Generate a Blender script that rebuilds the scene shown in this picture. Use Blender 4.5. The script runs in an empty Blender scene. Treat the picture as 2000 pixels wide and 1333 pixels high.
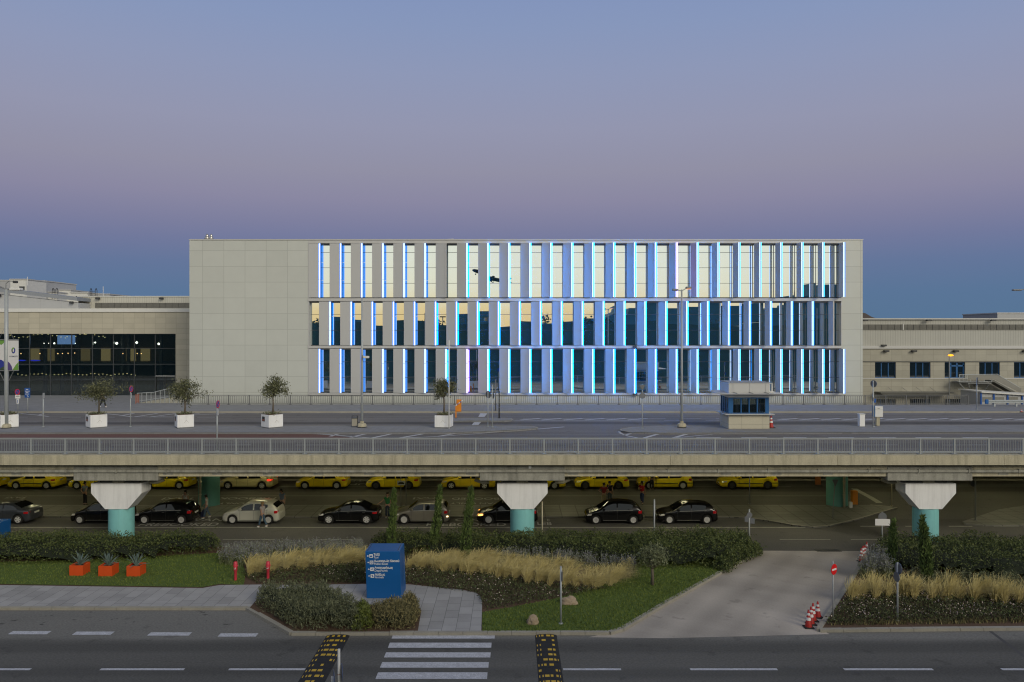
import bpy, math, random
import numpy as np
from mathutils import Vector, Matrix
R = math.radians
random.seed(7); rng = np.random.default_rng(7)
sc = bpy.context.scene
col = sc.collection
# ---------------------------------------------------------------- camera model (metres; camera over the origin looking along +Y)
F, HZ, CX, CZ = 1555.0, 655.0, 1000.0, 13.1
LOW, UP = 0.0, 5.8
def G(x, y, z=0.0):
    Y = F*(CZ-z)/(y-HZ); return ((x-CX)*Y/F, Y)
def P(pts, z=0.12): return [G(x, y, z) for x, y in pts]
def XA(x, Y): return (x-CX)*Y/F
def ZA(y, Y): return CZ-(y-HZ)*Y/F
def lin(c): return c/12.92 if c <= .04045 else ((c+.055)/1.055)**2.4
def S(r, g, b): return (lin(r/255), lin(g/255), lin(b/255))
# ---------------------------------------------------------------- materials
M = {}
def nodes(name):
    m = bpy.data.materials.new(name); m.use_nodes = True
    nt = m.node_tree; nt.nodes.clear()
    out = nt.nodes.new('ShaderNodeOutputMaterial')
    return m, nt, out
def N(nt, t, **kw):
    n = nt.nodes.new(t)
    for k, v in kw.items(): setattr(n, k, v)
    return n
def pbr(name, c, rough=.6, metal=0., var=.0, scale=3., bump=0., bscale=60., spec=.5, coat=0., island=0., fine=0., tint=None, coord='Object', streak=0.):
    m, nt, out = nodes(name); L = nt.links
    b = N(nt, 'ShaderNodeBsdfPrincipled'); L.new(b.outputs[0], out.inputs[0])
    b.inputs['Roughness'].default_value = rough; b.inputs['Metallic'].default_value = metal
    b.inputs['Specular IOR Level'].default_value = spec; b.inputs['Coat Weight'].default_value = coat
    b.inputs['Coat Roughness'].default_value = .04
    b.inputs['Base Color'].default_value = (*c, 1)
    tc = N(nt, 'ShaderNodeTexCoord')
    cur = None
    def mul(fac_socket, lo, hi, prev):
        mr = N(nt, 'ShaderNodeMapRange'); mr.inputs[3].default_value = lo; mr.inputs[4].default_value = hi
        L.new(fac_socket, mr.inputs[0])
        mx = N(nt, 'ShaderNodeMix', data_type='RGBA', blend_type='MULTIPLY'); mx.inputs[0].default_value = 1
        if prev is None: mx.inputs[6].default_value = (*c, 1)
        else: L.new(prev, mx.inputs[6])
        L.new(mr.outputs[0], mx.inputs[7]); return mx.outputs[2]
    if island:
        g = N(nt, 'ShaderNodeNewGeometry')
        if tint:
            mx = N(nt, 'ShaderNodeMix', data_type='RGBA'); mx.inputs[6].default_value = (*c, 1); mx.inputs[7].default_value = (*tint, 1)
            L.new(g.outputs['Random Per Island'], mx.inputs[0]); cur = mx.outputs[2]
        cur = mul(g.outputs['Random Per Island'], 1-island, 1+island, cur)
    if var:
        n = N(nt, 'ShaderNodeTexNoise'); n.inputs['Scale'].default_value = scale; n.inputs['Detail'].default_value = 6
        n.inputs['Roughness'].default_value = .65
        L.new(tc.outputs[coord], n.inputs['Vector']); cur = mul(n.outputs[0], 1-var*1.6, 1+var*1.6, cur)
    if fine:
        n = N(nt, 'ShaderNodeTexNoise'); n.inputs['Scale'].default_value = bscale; n.inputs['Detail'].default_value = 2
        L.new(tc.outputs[coord], n.inputs['Vector']); cur = mul(n.outputs[0], 1-fine*1.6, 1+fine*1.6, cur)
    if streak:  # rain streaks and soot running down the face
        mp = N(nt, 'ShaderNodeMapping'); mp.inputs['Scale'].default_value = (2.6, 2.6, .22); L.new(tc.outputs[coord], mp.inputs[0])
        n = N(nt, 'ShaderNodeTexNoise'); n.inputs['Scale'].default_value = 1.; n.inputs['Detail'].default_value = 7; n.inputs['Roughness'].default_value = .7
        L.new(mp.outputs[0], n.inputs['Vector']); mr = N(nt, 'ShaderNodeMapRange'); mr.inputs[1].default_value = .46; mr.inputs[2].default_value = .66; mr.inputs[3].default_value = 1.; mr.inputs[4].default_value = 1-streak
        L.new(n.outputs[0], mr.inputs[0]); mx = N(nt, 'ShaderNodeMix', data_type='RGBA', blend_type='MULTIPLY'); mx.inputs[0].default_value = 1
        if cur is None: mx.inputs[6].default_value = (*c, 1)
        else: L.new(cur, mx.inputs[6])
        L.new(mr.outputs[0], mx.inputs[7]); cur = mx.outputs[2]
    if cur is not None: L.new(cur, b.inputs['Base Color'])
    if bump:
        n = N(nt, 'ShaderNodeTexNoise'); n.inputs['Scale'].default_value = bscale; n.inputs['Detail'].default_value = 3
        L.new(tc.outputs[coord], n.inputs['Vector'])
        bp = N(nt, 'ShaderNodeBump'); bp.inputs['Strength'].default_value = bump; bp.inputs['Distance'].default_value = .02
        L.new(n.outputs[0], bp.inputs['Height']); L.new(bp.outputs[0], b.inputs['Normal'])
    M[name] = m; return m
def emit(name, c, s):
    m, nt, out = nodes(name); e = N(nt, 'ShaderNodeEmission'); e.inputs[0].default_value = (*c, 1); e.inputs[1].default_value = s
    nt.links.new(e.outputs[0], out.inputs[0]); M[name] = m; return m
def glass(name, tint, refl, see=0.0, base=(.006, .016, .024), rough=0.):
    """coated glazing: mirror share grows towards grazing, the rest is a dark or see-through pane"""
    m, nt, out = nodes(name); L = nt.links
    g = N(nt, 'ShaderNodeBsdfGlossy'); g.inputs['Color'].default_value = (*tint, 1); g.inputs['Roughness'].default_value = rough
    d = N(nt, 'ShaderNodeBsdfDiffuse'); d.inputs['Color'].default_value = (*base, 1)
    body = d.outputs[0]
    if see:
        t = N(nt, 'ShaderNodeBsdfTransparent'); t.inputs['Color'].default_value = (.75, .82, .8, 1)
        x = N(nt, 'ShaderNodeMixShader'); x.inputs[0].default_value = see; L.new(d.outputs[0], x.inputs[1]); L.new(t.outputs[0], x.inputs[2]); body = x.outputs[0]
    lw = N(nt, 'ShaderNodeFresnel'); lw.inputs[0].default_value = 1.5
    mr = N(nt, 'ShaderNodeMapRange'); mr.inputs[3].default_value = refl; mr.inputs[4].default_value = 1.0
    L.new(lw.outputs[0], mr.inputs[0])
    x = N(nt, 'ShaderNodeMixShader'); L.new(mr.outputs[0], x.inputs[0]); L.new(body, x.inputs[1]); L.new(g.outputs[0], x.inputs[2])
    L.new(x.outputs[0], out.inputs[0]); M[name] = m; return m
def grid_mat(name, c, sx, sz, ox, oz, joint=.018, dark=.45, var=.05, rough=.55, per=.05, ax='XZ', bump=0., brick=False, fine=0.):
    """cladding / paving: thin darker joints every sx by sz metres, each panel a touch different"""
    m, nt, out = nodes(name); L = nt.links
    b = N(nt, 'ShaderNodeBsdfPrincipled'); L.new(b.outputs[0], out.inputs[0]); b.inputs['Roughness'].default_value = rough
    tc = N(nt, 'ShaderNodeTexCoord'); sp = N(nt, 'ShaderNodeSeparateXYZ'); L.new(tc.outputs['Object'], sp.inputs[0])
    def math_(op, a, bb=None):
        n = N(nt, 'ShaderNodeMath', operation=op)
        for i, v in enumerate((a, bb)):
            if v is None: continue
            if isinstance(v, (int, float)): n.inputs[i].default_value = v
            else: L.new(v, n.inputs[i])
        return n.outputs[0]
    u = math_('DIVIDE', math_('SUBTRACT', sp.outputs[ax[0]], ox), sx)
    v = math_('DIVIDE', math_('SUBTRACT', sp.outputs[ax[1]], oz), sz)
    fv = math_('FLOOR', v)
    if brick: u = math_('ADD', u, math_('MULTIPLY', math_('MODULO', fv, 2.), .5))
    fu = math_('FLOOR', u)
    def edge(t, s):
        fr = math_('FRACT', t); d = math_('MINIMUM', fr, math_('SUBTRACT', 1., fr)); return math_('LESS_THAN', math_('MULTIPLY', d, s), joint/2)
    j = math_('MAXIMUM', edge(u, sx), edge(v, sz))
    cb = N(nt, 'ShaderNodeCombineXYZ'); L.new(fu, cb.inputs[0]); L.new(fv, cb.inputs[1])
    wn = N(nt, 'ShaderNodeTexWhiteNoise', noise_dimensions='2D'); L.new(cb.outputs[0], wn.inputs['Vector'])
    no = N(nt, 'ShaderNodeTexNoise'); no.inputs['Scale'].default_value = .9; no.inputs['Detail'].default_value = 7; L.new(tc.outputs['Object'], no.inputs['Vector'])
    nf = N(nt, 'ShaderNodeTexNoise'); nf.inputs['Scale'].default_value = 14; nf.inputs['Detail'].default_value = 3; L.new(tc.outputs['Object'], nf.inputs['Vector'])
    k = math_('ADD', math_('MULTIPLY', math_('SUBTRACT', wn.outputs[0], .5), per*2), math_('MULTIPLY', math_('SUBTRACT', no.outputs[0], .5), var*4))
    k = math_('ADD', k, math_('MULTIPLY', math_('SUBTRACT', nf.outputs[0], .5), fine*4))
    k = math_('ADD', k, 1.)
    k = math_('MULTIPLY', k, math_('SUBTRACT', 1., math_('MULTIPLY', j, 1-dark)))
    mx = N(nt, 'ShaderNodeMix', data_type='RGBA', blend_type='MULTIPLY'); mx.inputs[0].default_value = 1; mx.inputs[6].default_value = (*c, 1)
    L.new(k, mx.inputs[7]); L.new(mx.outputs[2], b.inputs['Base Color'])
    if bump:
        bp = N(nt, 'ShaderNodeBump'); bp.inputs['Strength'].default_value = bump; bp.inputs['Distance'].default_value = .01
        L.new(math_('SUBTRACT', 1., j), bp.inputs['Height']); L.new(bp.outputs[0], b.inputs['Normal'])
    M[name] = m; return m
# ---------------------------------------------------------------- mesh builder
class MB:
    def __init__(s): s.v = []; s.f = []; s.mi = []; s.k = 0
    def add(s, vs, fs):
        o = len(s.v); s.v += [tuple(p) for p in vs]; s.f += [tuple(i+o for i in f) for f in fs]; s.mi += [s.k]*len(fs); return s
    def box(s, x0, x1, y0, y1, z0, z1):
        return s.add([(x0,y0,z0),(x1,y0,z0),(x1,y1,z0),(x0,y1,z0),(x0,y0,z1),(x1,y0,z1),(x1,y1,z1),(x0,y1,z1)],
                     [(3,2,1,0),(4,5,6,7),(0,1,5,4),(1,2,6,5),(2,3,7,6),(3,0,4,7)])
    def bbox(s, x0, x1, y0, y1, z0, z1, b=.02):
        """box with chamfered edges"""
        vs = []; fs = []
        xs, ys, zs = (x0, x1), (y0, y1), (z0, z1)
        idx = {}
        for i in (0, 1):
            for j in (0, 1):
                for k in (0, 1):
                    sx, sy, sz = (1 if i == 0 else -1), (1 if j == 0 else -1), (1 if k == 0 else -1)
                    x, y, z = xs[i], ys[j], zs[k]
                    for a, pt in enumerate(((x, y+sy*b, z+sz*b), (x+sx*b, y, z+sz*b), (x+sx*b, y+sy*b, z))):
                        idx[(i,j,k,a)] = len(vs); vs.append(pt)
        q = lambda *t: fs.append(tuple(idx[u] for u in t))
        q((0,0,0,0),(0,0,1,0),(0,1,1,0),(0,1,0,0)); q((1,0,0,0),(1,1,0,0),(1,1,1,0),(1,0,1,0))
        q((0,0,0,1),(1,0,0,1),(1,0,1,1),(0,0,1,1)); q((0,1,0,1),(0,1,1,1),(1,1,1,1),(1,1,0,1))
        q((0,0,0,2),(0,1,0,2),(1,1,0,2),(1,0,0,2)); q((0,0,1,2),(1,0,1,2),(1,1,1,2),(0,1,1,2))
        for i in (0,1):
            for j in (0,1): q((i,j,0,0),(i,j,0,1),(i,j,1,1),(i,j,1,0)) if i == j else q((i,j,0,1),(i,j,0,0),(i,j,1,0),(i,j,1,1))
            for k in (0,1): q((i,0,k,0),(i,0,k,2),(i,1,k,2),(i,1,k,0)) if i != k else q((i,0,k,2),(i,0,k,0),(i,1,k,0),(i,1,k,2))
        for j in (0,1):
            for k in (0,1): q((0,j,k,1),(0,j,k,2),(1,j,k,2),(1,j,k,1)) if j == k else q((0,j,k,2),(0,j,k,1),(1,j,k,1),(1,j,k,2))
        for i in (0,1):
            for j in (0,1):
                for k in (0,1):
                    t = ((i,j,k,0),(i,j,k,1),(i,j,k,2)); q(*(t if (i+j+k) % 2 else t[::-1]))
        return s.add(vs, fs)
    def prism(s, poly, z0, z1):
        n = len(poly)
        a = sum(poly[i][0]*poly[(i+1)%n][1]-poly[(i+1)%n][0]*poly[i][1] for i in range(n))
        if a < 0: poly = poly[::-1]
        return s.add([(x,y,z0) for x,y in poly]+[(x,y,z1) for x,y in poly],
                     [tuple(range(n))[::-1], tuple(range(n,2*n))]+[(i,(i+1)%n,n+(i+1)%n,n+i) for i in range(n)])
    def sheet(s, poly, z):
        n = len(poly)
        a = sum(poly[i][0]*poly[(i+1)%n][1]-poly[(i+1)%n][0]*poly[i][1] for i in range(n))
        if a < 0: poly = poly[::-1]
        return s.add([(x,y,z) for x,y in poly], [tuple(range(n))])
    def ex(s, poly, y0, y1):
        """polygon in XZ extruded along Y"""
        n = len(poly)
        a = sum(poly[i][0]*poly[(i+1)%n][1]-poly[(i+1)%n][0]*poly[i][1] for i in range(n))
        if a < 0: poly = poly[::-1]
        return s.add([(x,y0,z) for x,z in poly]+[(x,y1,z) for x,z in poly],
                     [tuple(range(n)), tuple(range(n,2*n))[::-1]]+[(i,n+i,n+(i+1)%n,(i+1)%n) for i in range(n)])
    def tube(s, pts, r, n=8, cap=True):
        pts = [Vector(p) for p in pts]; rs = r if isinstance(r, (list, tuple)) else [r]*len(pts)
        vs = []; fs = []; up = None
        for i, p in enumerate(pts):
            d = (pts[min(i+1, len(pts)-1)]-pts[max(i-1, 0)]).normalized()
            if up is None:
                up = Vector((0,0,1)) if abs(d.z) < .9 else Vector((1,0,0))
            a = d.cross(up).normalized(); b = a.cross(d).normalized(); up = b
            for k in range(n):
                t = 2*math.pi*k/n; vs.append(p+(a*math.cos(t)+b*math.sin(t))*rs[i])
        for i in range(len(pts)-1):
            for k in range(n):
                fs.append((i*n+k, i*n+(k+1)%n, (i+1)*n+(k+1)%n, (i+1)*n+k))
        if cap: fs += [tuple(range(n))[::-1], tuple(range((len(pts)-1)*n, len(pts)*n))]
        return s.add(vs, fs)
    def lathe(s, prof, c=(0,0,0), axis='Z', n=24):
        vs = []; fs = []
        for r, h in prof:
            for k in range(n):
                t = 2*math.pi*k/n; a, b = r*math.cos(t), r*math.sin(t)
                p = {'Z': (a,b,h), 'Y': (a,h,b), 'X': (h,a,b)}[axis]
                vs.append((p[0]+c[0], p[1]+c[1], p[2]+c[2]))
        for i in range(len(prof)-1):
            for k in range(n):
                q = (i*n+k, i*n+(k+1)%n, (i+1)*n+(k+1)%n, (i+1)*n+k)
                fs.append(q if axis != 'Y' else q[::-1])
        return s.add(vs, fs)
    def disc(s, c, r, nrm, n=20, t=.01):
        nrm = Vector(nrm).normalized(); c = Vector(c); return s.tube([c, c+nrm*t], r, n)
    def line(s, pts, w, z):
        """painted line following a ground polyline, mitred at the corners"""
        n = len(pts)
        L_, R_ = [], []
        for i in range(n):
            a = Vector(pts[max(i-1,0)]); b = Vector(pts[min(i+1,n-1)]); d = (b-a).normalized(); nn = Vector((-d.y, d.x))
            p = Vector(pts[i]); L_.append(p+nn*w/2); R_.append(p-nn*w/2)
        for i in range(n-1):
            s.sheet([R_[i], R_[i+1], L_[i+1], L_[i]], z)
        return s
    def build(s, name, mats, parent=None, smooth=False, loc=None, rot=None):
        me = bpy.data.meshes.new(name); me.from_pydata(s.v, [], s.f); me.update()
        if not isinstance(mats, (list, tuple)): mats = [mats]
        for m in mats: me.materials.append(M[m] if isinstance(m, str) else m)
        if len(mats) > 1: me.polygons.foreach_set('material_index', s.mi)
        if smooth: me.polygons.foreach_set('use_smooth', [True]*len(me.polygons))
        o = bpy.data.objects.new(name, me); col.objects.link(o)
        if parent: o.parent = parent
        if loc is not None: o.location = loc
        if rot is not None: o.rotation_euler = rot
        return o
def tag(o, label=None, cat=None, group=None, kind=None):
    if label: o['label'] = label
    if cat: o['category'] = cat
    if group: o['group'] = group
    if kind: o['kind'] = kind
    return o
def empty(name, loc, label, cat, group=None, rz=0., kind=None):
    o = bpy.data.objects.new(name, None); col.objects.link(o); o.location = loc; o.rotation_euler = (0,0,rz); o.empty_display_size = .3
    return tag(o, label, cat, group, kind)
def struct(o): o['kind'] = 'structure'; return o
def copy_tree(o, parent=None):
    c = o.copy(); col.objects.link(c); c.parent = parent
    for ch in o.children: copy_tree(ch, c)
    return c
FONT = bpy.data.fonts.load('<builtin>') if '<builtin>' not in bpy.data.fonts else bpy.data.fonts['<builtin>']
def text_mesh(name, txt, size, mat, parent, mtx, align='LEFT', depth=.004, sx=1., bold=0.):
    """lettering turned into a mesh; local x along the line, y up the letters"""
    cu = bpy.data.curves.new('lettering', 'FONT'); cu.body = txt; cu.size = size; cu.align_x = align; cu.extrude = depth; cu.offset = bold
    t = bpy.data.objects.new('lettering', cu); col.objects.link(t)
    dg = bpy.context.evaluated_depsgraph_get(); me = bpy.data.meshes.new_from_object(t.evaluated_get(dg))
    bpy.data.objects.remove(t); bpy.data.curves.remove(cu)
    me.transform(mtx @ Matrix.Diagonal((sx, 1, 1, 1))); me.materials.clear(); me.materials.append(M[mat])
    o = bpy.data.objects.new(name, me); col.objects.link(o)
    if parent: o.parent = parent
    return o
def quads_mesh(name, V, mat, parent=None, n=4, smooth=False):
    """V: (k, n, 3) array of separate polygons"""
    V = np.asarray(V, dtype=np.float32); k = len(V)
    me = bpy.data.meshes.new(name); me.vertices.add(k*n); me.vertices.foreach_set('co', V.reshape(-1))
    me.loops.add(k*n); me.loops.foreach_set('vertex_index', np.arange(k*n, dtype=np.int32))
    me.polygons.add(k); me.polygons.foreach_set('loop_start', np.arange(0, k*n, n, dtype=np.int32))
    me.update(calc_edges=True); me.validate()
    mats = mat if isinstance(mat, (list, tuple)) else [mat]
    for m in mats: me.materials.append(M[m])
    o = bpy.data.objects.new(name, me); col.objects.link(o)
    if parent: o.parent = parent
    return o
def leaves(Pn, size, asp=.5, up=0., out=None):
    """leaf-shaped quads (diamonds) at the points Pn with random turn"""
    k = len(Pn); d = rng.normal(size=(k,3)); d[:,2] += up
    if out is not None: d += out
    d /= np.linalg.norm(d, axis=1, keepdims=True)+1e-9
    e = rng.normal(size=(k,3)); w = np.cross(d, e); w /= np.linalg.norm(w, axis=1, keepdims=True)+1e-9
    s = (np.asarray(size)*rng.uniform(.65, 1.35, k))[:,None]
    Pn = np.asarray(Pn)
    return np.stack([Pn, Pn+d*s*.5+w*s*asp*.5, Pn+d*s, Pn+d*s*.5-w*s*asp*.5], axis=1)
# ---------------------------------------------------------------- palette
pbr('asphalt_light', (.085,.083,.083), .85, var=.16, scale=.35, bump=.25, bscale=45, fine=.10)
pbr('concrete', (.49,.45,.325), .8, var=.16, scale=1.1, bump=.35, bscale=14, fine=.14, streak=.30)
pbr('concrete_grey', (.34,.335,.29), .82, var=.24, scale=1.6, bump=.3, bscale=14, fine=.14, streak=.35)
pbr('concrete_dark', (.15,.15,.135), .85, var=.2, scale=1.5)
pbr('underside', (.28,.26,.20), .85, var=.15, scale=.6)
pbr('white_paint', (.84,.845,.84), .6, var=.06, scale=1.6, streak=.16)
pbr('marking', (.50,.51,.54), .7, var=.28, scale=3.5, fine=.34, bscale=18)
pbr('marking_worn', (.36,.36,.33), .8, var=.3, scale=2., fine=.35)
pbr('marking_yellowish', (.36,.36,.30), .75, var=.25, scale=2., fine=.25)
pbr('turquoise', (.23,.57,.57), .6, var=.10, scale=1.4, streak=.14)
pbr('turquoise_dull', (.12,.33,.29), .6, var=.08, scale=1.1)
pbr('galvanised', (.40,.43,.435), .5, .15, var=.1, scale=5)
pbr('grey_metal', (.235,.245,.245), .55, .1, var=.1, scale=5)
pbr('dark_metal', (.05,.052,.055), .5, .3)
pbr('black_rubber', (.018,.018,.018), .8, var=.2, scale=6)
pbr('stone_kerb', (.34,.32,.265), .85, var=.18, scale=1.1, bump=.3, bscale=20, fine=.1)
pbr('soil', (.105,.062,.036), .95, var=.25, scale=1.5, bump=.6, bscale=18, fine=.25)
pbr('lawn', (.088,.135,.022), .95, var=.22, scale=.8, bump=.6, bscale=55, fine=.3)
pbr('grass_blade', (.098,.165,.022), .9, island=.35, tint=(.15,.18,.035))
pbr('hedge_leaf', (.040,.076,.014), .65, island=.5, tint=(.10,.115,.03))
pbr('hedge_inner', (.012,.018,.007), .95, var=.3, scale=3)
pbr('cypress_leaf', (.068,.122,.020), .75, island=.45, tint=(.10,.14,.035))
pbr('olive_leaf', (.075,.085,.035), .6, island=.4, tint=(.15,.155,.075))
pbr('olive_pale', (.12,.14,.062), .6, island=.35, tint=(.19,.21,.11))
pbr('bark', (.14,.115,.085), .9, var=.25, scale=9, bump=.6, bscale=24)
pbr('straw', (.66,.57,.28), .75, island=.3, tint=(.50,.42,.16))
pbr('sage_leaf', (.095,.115,.055), .8, island=.4, tint=(.17,.18,.10))
pbr('sage_warm', (.115,.12,.05), .8, island=.4, tint=(.24,.20,.085))
pbr('lime_leaf', (.095,.135,.018), .7, island=.3, tint=(.14,.16,.03))
pbr('lavender', (.25,.24,.29), .8, island=.3, tint=(.21,.23,.18)); pbr('stem_green', (.13,.16,.06), .8, island=.4, tint=(.20,.22,.11))
pbr('groundcover', (.08,.068,.034), .85, island=.45, tint=(.07,.095,.03))
pbr('petal', (.62,.45,.42), .7, island=.35, tint=(.66,.58,.5))
pbr('agave', (.15,.21,.185), .55, island=.2, var=.1, scale=6)
pbr('orange_paint', (.70,.085,.012), .5, var=.06, scale=3)
pbr('orange_box', (.72,.24,.012), .5, var=.05, scale=3)
pbr('blue_paint', (.006,.105,.34), .42, var=.06, scale=2)
pbr('blue_frame', (.006,.10,.29), .45)
pbr('sign_blue', (.012,.09,.36), .4)
pbr('sign_red', (.75,.012,.014), .4)
pbr('sign_white', (.78,.78,.76), .45)
pbr('sign_back', (.17,.18,.19), .5, .3)
pbr('sign_yellow', (.62,.40,.03), .6, var=.25, scale=9)
pbr('red_paint', (.62,.05,.075), .45, var=.08, scale=8)
pbr('cone_red', (.40,.02,.014), .5, var=.1, scale=8)
pbr('rock', (.36,.28,.19), .9, var=.28, scale=3.5, bump=.8, bscale=9)
pbr('stone_white', (.68,.68,.65), .6, var=.05, scale=2)
pbr('steel', (.62,.60,.57), .25, .9)
pbr('louvre', (.22,.215,.19), .6, var=.05, scale=3)
pbr('roof_grey', (.24,.26,.29), .55, var=.05, scale=2)
pbr('skin', (.42,.24,.16), .6); pbr('hair_dark', (.02,.015,.012), .7); pbr('hair_blond', (.28,.18,.08), .7)
grid_mat('cladding', (.515,.535,.50), 2.239, 1.661, -21.47+.02, 17.03, joint=.05, dark=.77, var=.026, per=.03, rough=.45)
pbr('fin_white', (.48,.485,.48), .4, var=.02, scale=1.)
pbr('frame_grey', (.50,.50,.49), .45, .1, var=.03, scale=1)
pbr('frame_dark', (.05,.055,.06), .5)
grid_mat('stone_right', (.37,.355,.295), 1.255, .63, .1, .03, joint=.03, dark=.72, var=.05, per=.06, rough=.75, fine=.05)
grid_mat('ribbed_right', (.40,.40,.365), .30, 40., 0, 0, joint=.07, dark=.8, var=.03, per=.02, rough=.5)
grid_mat('stone_tiles', (.47,.44,.35), 1.255, .63, .1, .03, joint=.03, dark=.7, var=.05, per=.06, rough=.75, fine=.05)
grid_mat('ribbed', (.50,.49,.43), .30, 40., 0, 0, joint=.07, dark=.82, var=.03, per=.02, rough=.5)
grid_mat('metal_panels', (.40,.41,.42), 2.6, 60., 0, 0, joint=.03, dark=.8, var=.03, per=.03, rough=.5)
grid_mat('paving', (.36,.355,.345), .95, .62, 0, 0, joint=.024, dark=.5, var=.10, per=.12, rough=.8, ax='YX', brick=True, fine=.05)
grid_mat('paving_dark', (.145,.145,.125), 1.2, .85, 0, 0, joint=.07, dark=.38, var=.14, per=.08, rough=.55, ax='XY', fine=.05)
grid_mat('paving_fine', (.24,.245,.255), .4, .4, 0, 0, joint=.014, dark=.75, var=.08, per=.05, rough=.85, ax='XY', fine=.05)
grid_mat('kiosk_stone', (.50,.47,.37), 1.56, .56, 16.57+.03, 5.95, joint=.03, dark=.65, var=.05, per=.04, rough=.75, fine=.06)
glass('mirror_glass', (.80,.84,.82), .82, base=(.025,.11,.15))
glass('hall_glass', (.60,.66,.70), .15, see=.84, base=(.004,.007,.008))
glass('window_glass', (.7,.74,.76), .3, base=(.01,.016,.022))
glass('car_glass', (.42,.46,.5), .03, base=(.006,.007,.008))
def asphalt(name, c, bands, axis='Y', soft=.35, stains=.0, spots=0., spot_from=0., grain=.95, mottle=.7):
    """worn asphalt: darker polished wheel tracks along the lane at the given positions (centre, half width, amount)"""
    m, nt, out = nodes(name); L = nt.links
    b = N(nt, 'ShaderNodeBsdfPrincipled'); L.new(b.outputs[0], out.inputs[0]); b.inputs['Roughness'].default_value = .8
    b.inputs['Specular IOR Level'].default_value = .35
    tc = N(nt, 'ShaderNodeTexCoord'); sp = N(nt, 'ShaderNodeSeparateXYZ'); L.new(tc.outputs['Object'], sp.inputs[0])
    nb = N(nt, 'ShaderNodeTexNoise'); nb.inputs['Scale'].default_value = .25; nb.inputs['Detail'].default_value = 5
    mp = N(nt, 'ShaderNodeMapping'); mp.inputs['Scale'].default_value = (.25, 1, 1); L.new(tc.outputs['Object'], mp.inputs[0]); L.new(mp.outputs[0], nb.inputs['Vector'])
    nf = N(nt, 'ShaderNodeTexNoise'); nf.inputs['Scale'].default_value = 11; nf.inputs['Detail'].default_value = 4; L.new(tc.outputs['Object'], nf.inputs['Vector'])
    def math_(op, a, bb=None):
        n = N(nt, 'ShaderNodeMath', operation=op)
        for i, v in enumerate((a, bb)):
            if v is None: continue
            if isinstance(v, (int, float)): n.inputs[i].default_value = v
            else: L.new(v, n.inputs[i])
        return n.outputs[0]
    k = math_('ADD', math_('MULTIPLY', math_('SUBTRACT', nb.outputs[0], .5), mottle), math_('ADD', math_('MULTIPLY', math_('SUBTRACT', nf.outputs[0], .5), grain), 1.))
    wob = math_('MULTIPLY', math_('SUBTRACT', nb.outputs[0], .5), .9)
    for c0, hw, am in bands:
        d = math_('ABSOLUTE', math_('SUBTRACT', math_('ADD', sp.outputs[axis], wob), c0))
        mr = N(nt, 'ShaderNodeMapRange', interpolation_type='SMOOTHSTEP'); mr.inputs[1].default_value = hw-soft*.5; mr.inputs[2].default_value = hw+soft
        mr.inputs[3].default_value = 1-am; mr.inputs[4].default_value = 1; L.new(d, mr.inputs[0]); k = math_('MULTIPLY', k, mr.outputs[0])
    if stains:
        nv = N(nt, 'ShaderNodeTexNoise'); nv.inputs['Scale'].default_value = .8; nv.inputs['Detail'].default_value = 8; nv.inputs['Roughness'].default_value = .62
        L.new(tc.outputs['Object'], nv.inputs['Vector'])
        mr = N(nt, 'ShaderNodeMapRange'); mr.inputs[1].default_value = .60; mr.inputs[2].default_value = .66; mr.inputs[3].default_value = 1; mr.inputs[4].default_value = 1-stains
        L.new(nv.outputs[0], mr.inputs[0]); k = math_('MULTIPLY', k, mr.outputs[0])
    if spots:  # oil drips where cars stand
        mp2 = N(nt, 'ShaderNodeMapping'); mp2.inputs['Scale'].default_value = (.75, 1.15, 1); L.new(tc.outputs['Object'], mp2.inputs[0])
        nv = N(nt, 'ShaderNodeTexNoise'); nv.inputs['Scale'].default_value = 1.6; nv.inputs['Detail'].default_value = 3.5; nv.inputs['Roughness'].default_value = .55; L.new(mp2.outputs[0], nv.inputs['Vector'])
        mr = N(nt, 'ShaderNodeMapRange'); mr.inputs[1].default_value = .645; mr.inputs[2].default_value = .675; mr.inputs[3].default_value = 0; mr.inputs[4].default_value = spots; L.new(nv.outputs[0], mr.inputs[0])
        k = math_('MULTIPLY', k, math_('SUBTRACT', 1., math_('MULTIPLY', mr.outputs[0], math_('GREATER_THAN', sp.outputs[axis], spot_from))))
    mx = N(nt, 'ShaderNodeMix', data_type='RGBA', blend_type='MULTIPLY'); mx.inputs[0].default_value = 1; mx.inputs[6].default_value = (*c, 1)
    L.new(k, mx.inputs[7]); L.new(mx.outputs[2], b.inputs['Base Color'])
    bp = N(nt, 'ShaderNodeBump'); bp.inputs['Strength'].default_value = .3; bp.inputs['Distance'].default_value = .01; L.new(nf.outputs[0], bp.inputs['Height']); L.new(bp.outputs[0], b.inputs['Normal'])
    M[name] = m
asphalt('asphalt_front', (.188,.184,.166), [(30.6,3.6,.36),(33.4,.4,.24),(31.0,.35,.22),(28.6,.5,.2)], stains=.22, spots=.6, spot_from=35.6)
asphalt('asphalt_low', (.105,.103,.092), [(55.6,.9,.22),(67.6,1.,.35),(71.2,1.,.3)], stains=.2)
asphalt('asphalt_up', (.175,.165,.160), [(66.0,.75,.48),(52.6,1.1,.25),(50.2,.4,.1),(57.5,.35,.18),(59.3,.35,.15),(70.6,.4,.15),(72.4,.4,.15)], stains=.28)
asphalt('ramp_concrete', (.46,.415,.355), [(-15.4,.3,.20),(-13.6,.35,.24),(-12.2,.3,.20),(-10.6,.3,.16)], axis='X', soft=.8, stains=.24, grain=.3, mottle=1.3)
asphalt('red_asphalt', (.15,.075,.062), [], stains=.15)
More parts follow.
